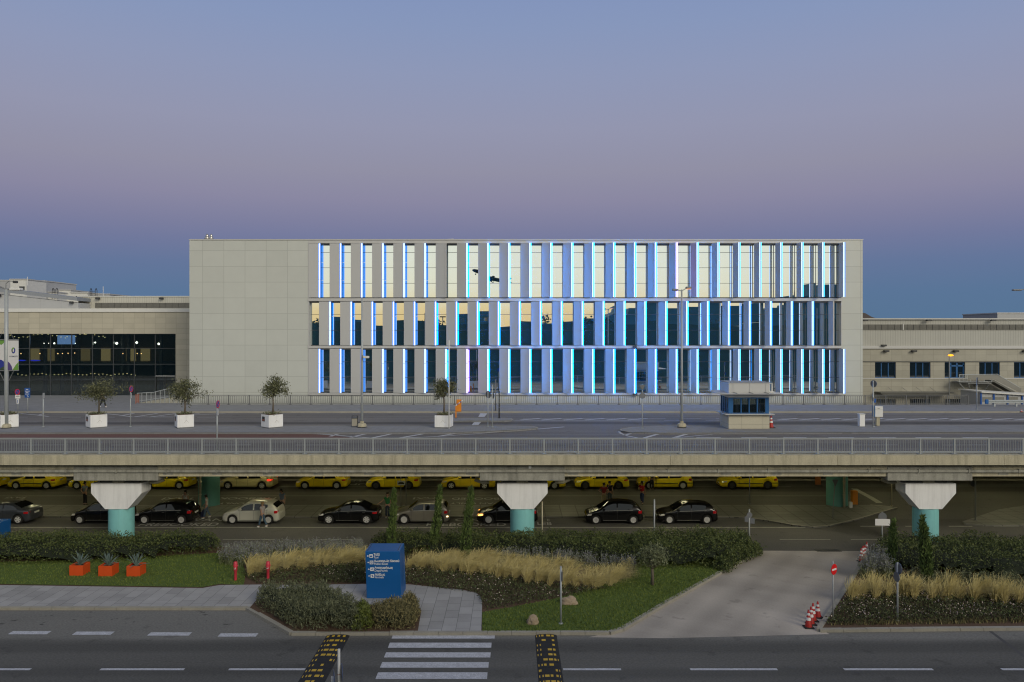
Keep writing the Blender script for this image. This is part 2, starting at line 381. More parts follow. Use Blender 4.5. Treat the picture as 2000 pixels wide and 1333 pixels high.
# ---------------------------------------------------------------- ground, roads and their markings
struct(MB().sheet([(-4000,-4000),(4000,-4000),(4000,6000),(-4000,6000)], -.02).build('ground', pbr('dry_ground', (.10,.09,.06), .95, var=.2, scale=.05)))
struct(MB().sheet([(-160,-8),(160,-8),(160,38.6),(-160,38.6)], .004).build('front_road', 'asphalt_front'))
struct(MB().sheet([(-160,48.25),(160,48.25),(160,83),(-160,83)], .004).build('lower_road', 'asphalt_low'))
struct(MB().sheet([(34.5,83),(160,83),(160,110),(34.5,110)], .004).build('service_yard', 'asphalt_light'))
KL = [(1190,1235),(1215,1228),(1240,1213),(1300,1177),(1408,1117),(1482,1076)]         # left kerb of the ramp
KR = [(1690,1090),(1655,1145),(1600,1228)]
ra = R(-35); rp = P([(1150,1245),(1300,1247),(1620,1239),(1600,1228),(1655,1145),(1690,1090),(1700,1077),(1482,1076),(1408,1117),(1300,1177),(1240,1213),(1190,1236)], .008)
struct(MB().sheet([(x*math.cos(ra)+y*math.sin(ra), -x*math.sin(ra)+y*math.cos(ra)) for x, y in rp], .008).build('ramp', 'ramp_concrete', rot=(0,0,ra)))  # local Y runs down the ramp
# raised verges with their kerbs
VL = P([(-700,1187),(483,1187),(570,1236),(1190,1235)]+KL[1:], .1) + [(14.6,48.9),(-60,48.9)]
struct(MB().prism(VL, -.01, .10).build('planting_bed', 'soil'))
VR = P([(1600,1230),(2500,1221)], .1) + [(60,48.6)] + P([(1712,1078)]+KR[:-1], .1)
struct(MB().prism(VR, -.01, .10).build('planting_bed', 'soil'))
def kerb(poly, w=.22, z=.135):
    b = MB(); L = 0.
    for i in range(len(poly)-1):
        a, c = Vector(poly[i]), Vector(poly[i+1]); d = (c-a); n = max(1, int(d.length/1.0)); u = d.normalized(); nn = Vector((-u.y, u.x))*w/2
        for k in range(n):
            p, q = a+d*(k/n)+u*.008, a+d*((k+1)/n)-u*.008
            b.prism([tuple(p-nn), tuple(q-nn), tuple(q+nn), tuple(p+nn)], 0, z+random.uniform(-.006, .006))
    struct(b.build('kerb', 'stone_kerb'))
kerb(P([(-700,1187),(483,1187),(570,1236),(1190,1235)]+KL[1:], .1))
kerb([(60.,48.6)]+[P([(1700,1080)], .1)[0]]+P(KR+[(1600,1230),(2500,1221)], .1))
# pavements of the near verge
struct(MB().sheet(P([(-700,1142),(0,1143),(395,1149),(430,1143),(520,1142),(512,1160),(492,1184.5),(-700,1184.5)], .128), .128).build('pavement', 'paving'))
pc = P([(480,1185),(520,1143),(640,1142),(725,1141),(800,1142),(850,1147),(900,1152),(930,1158),(942,1170),(940,1234),(800,1234),(570,1234)], .12)
struct(MB().sheet(pc, .124).build('garden_path', 'paving'))
struct(MB().sheet(P([(488,1187),(503,1170),(640,1166),(700,1180),(735,1182),(792,1172),(823,1192),(816,1234),(572,1234)], .13), .133).build('bush_bed', 'soil'))
# lawns: green base and blades
LA = P([(-700,1098),(0,1098),(150,1094),(300,1087),(430,1080),(470,1092),(480,1118),(476,1143),(428,1141),(395,1147),(0,1141),(-700,1140)], .12)
LB = P([(942,1234),(942,1196),(1000,1186),(1090,1168),(1160,1148),(1215,1120),(1260,1092),(1380,1088),(1440,1090),(1408,1119),(1300,1179),(1240,1214),(1216,1229),(1190,1233)], .12)
struct(MB().sheet(LA, .118).build('lawn', 'lawn')); struct(MB().sheet(LB, .122).build('lawn', 'lawn'))
def inside(poly, x, y):
    c = False; n = len(poly)
    for i in range(n):
        (x1,y1),(x2,y2) = poly[i], poly[(i+1)%n]
        if (y1 > y) != (y2 > y) and x < (x2-x1)*(y-y1)/(y2-y1)+x1: c = not c
    return c
def sample(poly, n):
    xs = [p[0] for p in poly]; ys = [p[1] for p in poly]; out = []
    while len(out) < n:
        x, y = random.uniform(max(min(xs), -36), min(max(xs), 36)), random.uniform(min(ys), max(ys))
        if inside(poly, x, y): out.append((x, y))
    return np.array(out)
def blades(poly, n, h, mat, name, label, z=.12):
    p = sample(poly, n); Pn = np.column_stack([p, np.full(n, z)])
    a = rng.uniform(0, 2*math.pi, n); w = rng.uniform(.012, .03, n)
    dx = np.column_stack([np.cos(a)*w, np.sin(a)*w, np.zeros(n)]); hh = rng.uniform(.5, 1.2, n)*h
    tip = np.column_stack([rng.normal(0, .3, n)*hh, rng.normal(0, .3, n)*hh, hh])
    o = quads_mesh(name, np.stack([Pn-dx, Pn+dx, Pn+tip], axis=1), mat, n=3); tag(o, label, 'grass', kind='stuff'); return o
blades(LA, 16000, .075, 'grass_blade', 'lawn_grass', 'short mown lawn around the three orange planters')
blades(LB, 18000, .08, 'grass_blade', 'lawn_grass', 'short mown lawn beside the pale ramp, with two rocks on it')
# front road markings
b = MB(); Yk = lambda y: F*CZ/(y-HZ)
for x0, x1, yy in [(17,99,1236.5),(142,223,1237.5),(288,375,1239),(425,505,1241)]:
    Y = Yk(yy); b.sheet([(XA(x0+3,Y),Y-.19),(XA(x1-3,Y),Y-.19),(XA(x1-3,Y),Y+.19),(XA(x0+3,Y),Y+.19)], .009)
Y = Yk(1308)
for x0, x1 in [(-230,-70),(-10,60),(196,360),(447,596),(1100,1213),(1348,1518),(1648,1822),(1956,2130)]:
    b.sheet([(XA(x0,Y),Y-.09),(XA(x1,Y),Y-.09),(XA(x1,Y),Y+.09),(XA(x0,Y),Y+.09)], .009)
for ya, yb, xr in [(1239.5,1248,-.75),(1256,1266,-.87),(1275,1285,-.88),(1294,1305,-.93),(1314,1327,-.95),(1334,1349,-.95)]:
    b.sheet([(-5.2,Yk(yb)),(xr,Yk(yb)),(xr,Yk(ya)),(-5.2,Yk(ya))], .009)
struct(b.build('road_marking', 'marking'))
a, c = G(1935,1234), G(2010,1290)
struct(MB().line([a, c], .16, .008).build('road_joint', 'asphalt_light'))
# lower road: lane lines, wording, paved island
b = MB()
yl = lambda y: F*CZ/(y-HZ)
def hline(b, y, x0, x1, w, z=.009):
    Y = yl(y); b.sheet([(XA(x0,Y),Y-w/2),(XA(x1,Y),Y-w/2),(XA(x1,Y),Y+w/2),(XA(x0,Y),Y+w/2)], z)
hline(b, 1031.2, -400, 1573, .16)
for x0, x1 in [(435,535),(613,708),(255,350),(75,170),(-105,-10),(790,890),(968,1065),(1148,1245),(1320,1420),(1523,1622),(1662,1830),(1850,2000)]: hline(b, 1054.3, x0, x1, .09)
for x0, x1 in [(1680,1728),(1768,1790),(1853,1899),(1940,1990)]: hline(b, 1028.5, x0, x1, .16)
hline(b, 969.2, -400, 1620, .10); hline(b, 951.4, -400, 1545, .10)
b.line([G(1668,955), G(1700,972), G(1718,983)], .5, .009)
b.line([G(905,951), G(918,938)], .25, .009); b.line([G(738,951), G(750,938)], .25, .009)
struct(b.build('road_marking', 'marking_yellowish'))
def paint(txt, x0, x1, y, h, flip=False, mat='marking_worn', z=.0095):
    """road wording painted flat on the lane, base line at picture height y"""
    Y = yl(y); X0, X1 = XA(x0, Y), XA(x1, Y)
    o = text_mesh('road_lettering', txt, 1, mat, None, Matrix.Identity(4), depth=0, bold=.012)
    xs = [v.co.x for v in o.data.vertices]; ys = [v.co.y for v in o.data.vertices]
    sx = (X1-X0)/(max(xs)-min(xs)); sy = h/(max(ys)-min(ys)); mx, my = min(xs), min(ys)
    for v in o.data.vertices:
        u, w = (v.co.x-mx)*sx, (v.co.y-my)*sy
        v.co = (X1-u, Y+h-w, z) if flip else (X0+u, Y+w, z)
    if flip: pass
    struct(o)
paint('PREBOOKED', 268, 421, 1028, .95); paint('TAXI VAN', 300, 432, 1018.5, .8)
paint('PREBOOKED', 832, 988, 1028, .95); paint('ONLY', 888, 975, 1018.5, .8); paint('TAXI', 795, 866, 1018.5, .8)
paint('LEB', 1050, 1078, 1026, .9); paint('E', 1069, 1074, 1018, .6)
paint('TAXI', 806, 868, 976, .75, True); paint('PREBOOKED', 882, 1012, 976.5, .75, True); paint('VAN ONLY', 878, 975, 985.5, .6, True)
paint('TAXI', 314, 378, 976.5, .75, True); paint('PREBOOK', 424, 535, 976, .75, True); paint('ONLY', 424, 475, 985.5, .6, True)
paint('TAXI', 8, 48, 974, .6, True); paint('UP', 682, 716, 948, .7, True); paint('TE', 682, 710, 941, .55, True)
isl = P([(-900,986),(1500,986),(1620,986),(1710,990),(1722,995),(1745,985.5),(1760,989),(1700,1003),(1660,1014),(1625,1024),(1598,1027),(1560,1025),(1510,1018),(1480,1013),(1440,1009.5),(1400,1008),(-900,1008)], .12)
isl = P([(-900,986),(1700,986),(1735,989),(1752,991),(1720,1000),(1690,1009),(1655,1018),(1620,1026),(1590,1028.5),(1550,1025),(1500,1016),(1460,1010.5),(1420,1008.5),(-900,1008)], .12)
struct(MB().prism(isl, 0, .10).build('traffic_island', 'paving_dark'))
struct(MB().line(isl[1:]+[isl[0]], .14, .112).build('kerb', 'stone_kerb'))
isr = P([(2600,985),(2000,987),(1950,995),(1905,1010),(1880,1018),(1884,1022),(1920,1025),(2600,1026)], .12)
struct(MB().prism(isr, 0, .10).build('traffic_island', 'paving_dark'))
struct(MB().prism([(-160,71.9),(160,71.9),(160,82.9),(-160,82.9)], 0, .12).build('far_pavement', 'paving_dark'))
struct(MB().box(-160,160,71.7,71.9,0,.13).build('kerb', 'stone_kerb'))
b = MB(); dx, dy = G(1617,1076)
b.box(dx-.75,dx+.75,dy-.25,dy+.25,.012,.02)
for k in range(9): b.box(dx-.7+k*.16,dx-.62+k*.16,dy-.2,dy+.2,.02,.026)
tag(b.build('storm_drain','dark_metal'), 'dark iron drain grate across the top of the pale ramp', 'drain')
# ---------------------------------------------------------------- upper road on the viaduct deck
struct(MB().sheet([(-160,48.75),(160,48.75),(160,82.55),(-160,82.55)], UP+.004).build('upper_road', 'asphalt_up'))
struct(MB().prism([(-160,48.76),(160,48.76),(160,49.75),(-160,49.75)], UP, UP+.06).build('walkway', 'concrete_grey'))
u = lambda pts, z=UP: [G(x, y, z) for x, y in pts]
iA = u([(-900,845.5),(870,845),(950,842.5),(1010,839.5),(1046,836.5),(1050,835),(1040,832.8),(1000,832),(-900,832)], UP+.13)
struct(MB().prism(iA, UP, UP+.12).build('traffic_island', 'paving_fine'))
iB = u([(2900,841.5),(1500,845),(1300,845.5),(1230,844),(1212,840.5),(1214,838),(1235,834.5),(1300,831.5),(2900,829.5)], UP+.13)
struct(MB().prism(iB, UP, UP+.12).build('traffic_island', 'paving_fine'))
iC = u([(860,822),(985,822),(1001,820),(998,817.5),(985,816.5),(860,816.5)], UP+.13)
struct(MB().prism(iC, UP, UP+.12).build('traffic_island', 'paving_fine'))
for i in (iA, iB, iC): struct(MB().line(i, .16, UP+.126).build('kerb', 'stone_kerb'))
struct(MB().prism([(-160,75.0),(160,75.0),(160,82.5),(-160,82.5)], UP, UP+.12).build('pavement', 'paving_fine'))
struct(MB().box(-160,160,74.8,75.0,UP,UP+.13).build('kerb', 'stone_kerb'))
struct(MB().prism([(-160,82.5),(XA(368,84)-.1,82.5),(XA(368,84)-.1,95),(-160,95)], 4.9, UP+.121).build('forecourt', 'paving_fine'))
struct(MB().sheet(u([(-900,846.6),(578,846.6),(640,850.5),(690,855.5),(640,858),(-900,858)]), UP+.008).build('red_lane', 'red_asphalt'))
b = MB(); z = UP+.012
def ul(pts, w): b.line([G(x, y, UP) for x, y in pts], w, z)
ul([(577,846.3),(640,849.5),(725,856.3)], .2)
for p, q in [((645,853),(668,846)),((685,855),(723,846)),((725,856.5),(775,846)),((775,857),(836,846.5)),((857,853),(893,846.5))]: ul([p, q], .3)
ul([(725,857),(800,855.5),(860,853),(930,848),(995,843)], .16); ul([(1046,839),(1102,834.5)], .28)
ul([(1209,842.5),(1212,847),(1225,852),(1250,857)], .2)
for p, q in [((1219,851),(1236,846)),((1255,857),(1290,847)),((1312,857),(1348,846.5)),((1390,849),(1408,845.5))]: ul([p, q], .3)
ul([(1315,856),(1400,848.5),(1478,845.2)], .14)
for q in ([(938,808),(952,808),(946,815),(934,815)], [(928,822.6),(942,822.6),(934,831),(921,831)]): b.sheet([G(x,y,UP) for x,y in q], z)
for x0, x1 in [(1002,1255),(1378,1405),(1505,2100)]:
    ul([(x0,821.5),(x1,821.5)], .16); ul([(x0+20,817.6),(x1,817.6)], .16)
    n = int((x1-x0)/42)
    for k in range(n): ul([(x0+14+k*42,821),(x0+52+k*42,818)], .3)
for x0, x1 in [(1262,1300),(1335,1370)]: ul([(x0,818),(x1,818)], .14)
for x0, x1 in [(1297,1330)]: ul([(x0,822),(x1,822)], .14)
for x0, x1 in [(35,54),(120,158),(207,225),(-60,-20),(300,338),(385,420)]: ul([(x0,815.5),(x1,815.5)], .14)
for x0, x1 in [(35,75),(207,247)]: ul([(x0,825),(x1,825)], .12)
ul([(40,808.4),(70,811),(95,814.2)], .2); ul([(75,811.5),(85,808.6)], .2); ul([(200,808),(230,811),(258,815),(290,815)], .2)
for p, q in [((240,812),(262,808)),((262,815),(308,808)),((290,815.5),(348,808)),((345,813),(390,808.5))]: ul([p, q], .22)
ul([(290,815.5),(345,813),(440,808.2)], .16); ul([(440,807.7),(2100,807.7)], .1)
for x0 in [40-180, 40, 217, 397, 577, 757, 938, 1118, 1297, 1477, 1661, 1842]: ul([(x0,870),(x0+93,869.8)], .14)
for x0, x1 in [(1360,1408),(1448,1498),(1530,1575),(1618,1668),(1698,1750),(1788,1838),(1880,1930)]: ul([(x0,855.3),(x1,855.3)], .22)
ul([(-300,857.2),(470,857.2)], .14)
struct(b.build('road_marking', 'marking'))
# ---------------------------------------------------------------- main office block: 3 rows of turning fins with light strips
Yw, Yg = 84.0, 84.6
PP = F/Yw
bX = lambda x: (x-CX)/PP
bZ = lambda y: CZ+(HZ-y)/PP
ob = empty('office_building', (0, Yw, 0), 'long pale panelled office block with three rows of fins edged by glowing blue strips', 'building')
def L3(o, x, y, z): return (x, y-Yw, z)
X0, X1, XF0, XF1 = bX(370), bX(1685), bX(602), bX(1644.5)
ZT = bZ(470)
# solid wall blocks (the right one turns the corner) in local coordinates: y = 0 is the front
w = MB()
w.box(X0, XF0, 0, 24, -.1, ZT); w.box(XF1, X1, 0, 24, -.1, ZT+.03)
w.box(XF0, XF1, 1.2, 24, -.1, ZT-.05)
w.build('wall', 'cladding', ob)
MB().box(XF0, XF1, .02, 1.2, -.1, bZ(773)).build('base_wall', 'cladding', ob)
MB().box(XF0+.01, XF1-.01, -.06, .95, bZ(475.5), ZT-.01).build('roof_fascia', 'frame_grey', ob)
for ya, yb in ((583, 588.5), (675.7, 680.7)):
    MB().box(XF0+.01, XF1-.01, -.10, .9, bZ(yb), bZ(ya)).build('floor_band', 'frame_grey', ob)
MB().box(XF0+.01, XF1-.01, -.09, .9, bZ(772.8), bZ(768.3)).build('floor_band', 'frame_grey', ob)
MB().box(X0-.04, X1+.04, -.05, 24.05, ZT+.032, ZT+.13).build('roof_coping', 'frame_grey', ob)
MB().box(X0+.5, X1-.5, .5, 23.5, ZT+.0, ZT+.06).build('roof', 'roof_grey', ob)
MB().ex([(bX(815)+.0,ZT+.1),(bX(815),ZT+.32),(bX(882),ZT+.55),(bX(882),ZT+.40),(bX(890),ZT+.38),(bX(890),ZT+.1)], 3, 9).build('roof_hatch', 'frame_grey', ob)
for x, s in ((400.5, 1.), (408.5, .85)):
    MB().lathe([(.18*s,0),(.18*s,.12),(.27*s,.16),(.30*s,.28),(.27*s,.40),(.16*s,.44),(.19*s,.46),(.13*s,.74),(.0,.75)], (0,0,0)).build('roof_vent', 'steel', ob, True, (bX(x)*1.012, 1.6, ZT+.13))
# LED materials: bright core, with blue edges that imitate its halo
[emit('led_back_%d' % k, (.0,.25,1.), s) for k, s in enumerate((1.3, 7., 17., 26.))]; emit('led_back_violet', (.25,.14,1.), 10.0); emit('led_core', (.66,.82,1.), 1.75); emit('led_edge', (.008,.19,1.), 1.3)  # unseen back emitters added to light the next fins, strength set by angle
emit('led_core_violet', (.80,.76,1.), 1.65); emit('led_edge_violet', (.14,.15,.95), 1.2)
MODW = 2.239; XL0 = bX(602.6)
TH = [(600,0),(720,5),(800,12),(943,27),(1100,42),(1290,61),(1400,71),(1640,89)]
def theta(x): return R(np.interp(x, [a for a,_ in TH], [t for _,t in TH]))
FL = 1.06
rows = [('top', bZ(581.6), bZ(476), 0., 26, {6}, {17}), ('mid', bZ(675), bZ(589.5), MODW*.5, 25, {24}, set()), ('low', bZ(767.6), bZ(681.6), 0., 26, set(), {7})]
pane_k = 0
for rname, z0, z1, off, n, dead, violet in rows:
    # fins
    for i in range(n):
        px = XL0+off+MODW*i; th = theta(CX+px*PP)
        fin = MB(); fin.bbox(0, FL, -.035, .035, 0, z1-z0, .006)
        f = fin.build('fin_panel', 'fin_white', ob, False, (px, -.04, z0), (0, 0, -th))
        d = MB(); d.k = 0
        if i in dead:
            d.box(FL+.002, FL+.15, -.06, .06, .01, z1-z0-.01); d.build('light_strip', 'frame_grey', f)['label'] = 'unlit grey edge strip'
        else:
            n_ = 12; r1 = .085
            for seg in range(3):
                za, zb = (z1-z0)*seg/3+.015, (z1-z0)*(seg+1)/3-.015
                d.k = 0; d.tube([(FL+.115, .0, za),(FL+.115, .0, zb)], r1, n_)
                d.k = 1
                d.box(FL+.002, FL+.040, -.05, -.005, za, zb); d.box(FL+.190, FL+.226, -.045, -.005, za, zb); d.k = 2; d.box(FL+.05, FL+.18, .087, .11, za, zb)
            v = '_violet' if i in violet else ''; bk = 'led_back_violet' if v else 'led_back_%d' % (0 if th < R(14) else 1 if th < R(22) else 2 if th < R(32) or R(58) < th < R(70) else 1 if R(70) <= th < R(86) else 0 if th >= R(86) else 3)
            d.build('light_strip', ['led_core'+v, 'led_edge'+v, bk], f)
    # glass: one pane per bay, each a hair out of true, with slim transoms
    edges = [XF0+.02]+[XL0+off+MODW*i+.0 for i in range(1 if off == 0 else 0, n)]+[XF1-.02]
    for a, c in zip(edges[:-1], edges[1:]):
        if c-a < .15: continue
        wo = MB().box(a+.03, c-.03, 0, .04, z0+.05, z1-.12)
        o = wo.build('window', 'mirror_glass', ob)
        ctr = Vector(((a+c)/2, .6, (z0+z1)/2))
        for vtx in o.data.vertices: vtx.co = (vtx.co.x-ctr.x, vtx.co.y, vtx.co.z-ctr.z)
        o.location = ctr; o.rotation_euler = (R(random.gauss(0, .10)), 0, R(random.gauss(0, .16)))
        fr = MB()
        fr.box(a-.03-ctr.x, a+.03-ctr.x, -.03, .05, z0-ctr.z, z1-ctr.z)
        for yy in (522.5, 553, 492.5, 614.2, 645.2, 707.3, 738.2):
            zz = bZ(yy)
            if z0+.2 < zz < z1-.2: fr.box(a+.03-ctr.x, c-.03-ctr.x, -.012, .05, zz-.02-ctr.z, zz+.02-ctr.z)
        fr.build('frame', 'frame_dark', o)
    MB().box(XF0+.01, XF0+.10, -.05, .75, z0-.05, z1+.05).build('reveal', 'frame_grey', ob)
    MB().box(XF1-.10, XF1-.01, -.05, .75, z0-.05, z1+.05).build('reveal', 'frame_grey', ob)
    MB().box(XF0+.1, XF1-.1, .0, .62, z1-.09, z1+.02).build('head_panel', 'frame_dark', ob)
for x, y in ((1239, 679), (1240, 770)):
    MB().bbox(-.2,.2,-.35,-.05,-.18,.18,.03).build('floodlight', 'dark_metal', ob, False, (bX(x), -.1, bZ(y)))
# ---------------------------------------------------------------- left terminal wing (stone front, big glazed hall)
Y2 = 95.0; P2 = F/Y2
wX = lambda x: (x-CX)/P2
wZ = lambda y: CZ+(HZ-y)/P2
tl = empty('terminal_building', (0, Y2, 0), 'low stone clad terminal wing with a wide dark glass hall lit inside', 'building')
xl = wX(-700); xg = wX(343); xe = X0-.02
MB().box(xl, xg, 0, .5, wZ(652.5), wZ(610)).build('stone_band', 'stone_tiles', tl)
MB().box(xg, xe+4, 0, .5, UP-1, wZ(610)).build('stone_pier', 'stone_tiles', tl)
MB().box(xl, xe+4, -.12, 12, wZ(609.9), wZ(603)).build('coping', 'stone_white', tl)
MB().box(xl, xg, -.05, .4, UP-.3, wZ(774)).build('plinth', 'stone_white', tl)
zg0, zg1 = wZ(774), wZ(652.5)
gx = [xg-.0-k*2.506 for k in range(0, 28)]
for k in range(len(gx)-1):
    a, c = gx[k+1], gx[k]
    p = MB().box(a+.05, c-.05, 0, .03, zg0, zg1-.02).build('glass_bay', 'hall_glass', tl, False, (0, .22, 0), None)
    fr = MB().box(a-.035, a+.035, -.06, .1, zg0, zg1-.02)
    for yy in (681, 712, 743): fr.box(a+.04, c-.04, -.03, .06, wZ(yy)-.03, wZ(yy)+.03)
    fr.build('frame', 'frame_dark', p)
MB().box(xg-2.46,xg-.1,.1,.2,zg0+2.32,zg0+2.45).build('door_head','steel',tl); MB().box(xg-2.5,xg-2.42,.1,.2,zg0,zg0+2.3).box(xg-.14,xg-.06,.1,.2,zg0,zg0+2.3).box(xg-1.32,xg-1.26,.12,.2,zg0,zg0+2.3).build('door_frame','frame_dark',tl)
# hall interior: floor, back wall with glowing patches, gallery, columns, lamps
pbr('hall_wall', (.34,.28,.18), .8, var=.2, scale=.4); pbr('hall_floor', (.05,.05,.05), .4); pbr('hall_column', (.12,.12,.12), .5)
emit('lamp_white', (1,.93,.8), 9.); emit('lamp_warm', (1,.55,.22), 5.); emit('screen', (.3,.5,1.), .9); emit('strip_yellow', (1,.78,.35), 3.2); emit('strip_blue', (.03,.05,1.), 1.3)
MB().box(xl, xe, 9.6, 9.8, 0, wZ(605)).build('back_wall', 'hall_wall', tl)
MB().box(xl, xe, .6, 9.6, zg0-.2, zg0-.05).build('hall_floor', 'hall_floor', tl)
MB().box(xl, xe, .5, 9.6, zg1+.02, zg1+.2).build('hall_ceiling', 'hall_column', tl)
MB().box(xl, xe, 5, 9.6, wZ(718), wZ(711)).build('gallery', 'hall_column', tl)
MB().box(xe-.2, xe, .5, 9.6, 0, zg1).build('end_wall', 'hall_wall', tl)
for x in (85, 118, 150, 236, 248, 312): MB().lathe([(.22,zg0-.1),(.22,zg1)], (wX(x)*1.04, 4.2, 0), n=12).build('hall_column', 'hall_column', tl, True)
def lamp(x, y, r, mat, dep=3., w=1.): MB().lathe([(.0,-r*.62),(r*.43,-r*.43),(r*.62,0),(r*.43,r*.43),(0,r*.62)], n=12).build('hall_lamp', mat, tl, True, (wX(x)*(Y2+dep)/Y2, dep, CZ+(HZ-y)*(Y2+dep)/F)).scale = (w,1,1)
for x, y, r in ((106,671,.17),(186,669.5,.15),(228,671,.25),(267,669.5,.22),(310,672,.22),(86,671,.08),(95,671,.07),(147,671,.08),(32,671,.22),(28,672,.18)): lamp(x, y, r, 'lamp_white')
for x, y in ((78,691),(113,691),(122,691),(133,690.5),(146,690),(240,691),(268,691),(276,691),(41,691)): lamp(x, y, .1, 'lamp_warm', 3.4)
for k in range(26): lamp(20+k*7.4+(k%5), 655+3.5*math.sin(k*.55)+(k%3), .05, 'strip_yellow', 1.6, 2.6)
for k in range(30): lamp(35+k*7.9, 731+1.2*math.sin(k*.9)+(k%3)*.6, .045, 'strip_yellow', 1.4, 3.)
for x, w in ((42,8),(68,10)): lamp(x, 704.5, .12, 'strip_blue', 2.6, w)
MB().box(-1.1,1.1,-.05,0,-.5,.62).build('screen', 'screen', tl, False, (wX(128)*1.04, 4.0, CZ+(HZ-665)*99/F))
for k, x in enumerate((50, 80, 150, 190, 240, 268)):
    MB().box(wX(x)*1.09, wX(x+18)*1.09, 9.5, 9.58, wZ(710)*1.0, wZ(683)).build('glowing_wall_patch', emit('wall_glow_%d' % k, (1,.72,.32), (.30,.22,.18,.32,.34,.28)[k]), tl)  # emitting patches imitate lamplight on the back wall
# metal storey above, set back
Y3 = 104.
q = lambda x: (x-CX)*Y3/F
qz = lambda y: CZ+(HZ-y)*Y3/F
um = empty('upper_hall', (0, Y3, 0), 'ribbed metal upper hall with a grey louvre band behind the left wing', 'building')
MB().box(q(153), X0+8, 0, 14, 14, qz(580)).build('wall', 'ribbed', um)
MB().box(q(153)-.1, X0+8, -.15, 14, qz(580)+.003, qz(578.6)).build('coping', 'stone_white', um)
lv = MB()
for k in range(15):
    a = q(187+12.5*k)
    for s_ in range(7): lv.box(a+.02, a+.8, -.10, -.02, qz(602)+.02+s_*.097, qz(602)+.075+s_*.097)
lv.build('louvre', 'louvre', um)
MB().box(q(186), X0+8, -.02, -.005, qz(602), qz(592)).build('louvre_backing', 'frame_dark', um)
for x in (193, 317): MB().bbox(-.25,.25,-.5,-.1,-.12,.12,.03).build('floodlight', 'dark_metal', um, False, (q(x), 0, qz(583.5)))
# sloping roof wing further left
sr = empty('sloping_hall', (0, 101, 0), 'grey panelled hall wall with a dark roof edge sloping down to the right', 'building')
s3 = lambda x, y, Y=101: ((x-CX)*Y/F, CZ+(HZ-y)*Y/F)
MB().ex([s3(-700,500), s3(153,592), s3(153,603), s3(-700,603)], 0, 2.9).build('wall', 'metal_panels', sr)
MB().ex([s3(-700,478.), s3(153,581.5), s3(153,588), s3(-700,489)], -.35, 3.2).build('roof_edge', 'roof_grey', sr)
for x, y in ((1,578),(142,591.5)): MB().bbox(-.2,.2,-.4,0,-.14,.14,.03).build('floodlight', 'dark_metal', sr, False, ((x-CX)*101/F, -.1, CZ+(HZ-y)*101/F))
def roofbox(x0, x1, y0, y1, Y, dpt, label, mat='stone_white', side=0, dark=None):
    e = empty('roof_plant_room', ((x0-CX)*Y/F, Y, CZ+(HZ-y1)*Y/F), label, 'plant room', 'plant rooms on the terminal roof')
    W_ = (x1-x0)*Y/F; H_ = (y1-y0)*Y/F
    MB().box(0, W_, 0, dpt, -3, H_).build('wall', mat, e); MB().box(-.1, W_+.1, -.1, dpt+.1, H_+.002, H_+.16).build('roof', 'frame_grey', e)
    if dark: MB().box(dark[0]*W_, dark[1]*W_, -.03, -.005, dark[2]*H_, dark[3]*H_).build('opening', 'frame_dark', e)
roofbox(20, 52, 547, 569, 118, 5, 'cream plant room with a dark opening, tallest on the left roof', dark=(.55,.88,.08,.42))
roofbox(52, 87, 550, 574, 124, 9, 'grey panelled plant room joined to the tallest cream one', 'metal_panels')
roofbox(-30, 19, 549, 570, 126, 6, 'grey box plant room at the edge of the picture', 'metal_panels')
roofbox(111, 138, 568, 585, 128, 6, 'small cream plant room between two ladders', dark=(.12,.5,.2,.32))
roofbox(138, 172, 573, 586, 122, 6, 'low white plant room with a wide dark slot', dark=(.3,.82,.1,.55))
roofbox(172, 214, 576, 588, 120, 9, 'low grey plant room beside a hooped ladder', 'metal_panels')
roofbox(86, 111, 572, 586, 125, 6, 'lowest cream plant room left of the small ladder')
roofbox(1948, 2040, 613, 630, 118, 9, 'pale panelled plant room on the right wing roof', 'metal_panels')
for x, y0, y1, w, lb in ((105.5,563,574,.55,'small dark hooped ladder top left of the cream plant room'),(181,563.5,579,.75,'larger dark hooped ladder rising above the roof')):
    Y = 116.; X = (x-CX)*Y/F; za, zb = CZ+(HZ-y1)*Y/F-.8, CZ+(HZ-y0)*Y/F; b = MB()
    for s_ in (-1, 1):
        pts = [(X+s_*w/2, Y, za)]+[(X+s_*w/2*(1+.0*t), Y+.55*math.sin(t*math.pi)*0+.5*t, zb-.3+.3*math.sin(t*math.pi)) for t in (0,.25,.5,.75,1)]+[(X+s_*w/2, Y+.5, za)]
        b.tube(pts, .045, 6)
    for k in range(6): b.tube([(X-w/2, Y, za+.2+k*.25),(X+w/2, Y, za+.2+k*.25)], .03, 5)
    tag(b.build('roof_ladder', 'dark_metal'), lb, 'ladder')
for x, y0, y1, lb in ((53.5,541,550,'thin white mast on the tallest plant room'),(201.5,560,580,'thin white mast standing alone on the left roof')):
    Y = 117.; tag(MB().tube([((x-CX)*Y/F,Y,CZ+(HZ-y1)*Y/F-.6),((x-CX)*Y/F,Y,CZ+(HZ-y0)*Y/F)], .04, 6).build('mast','sign_white'), lb, 'mast')
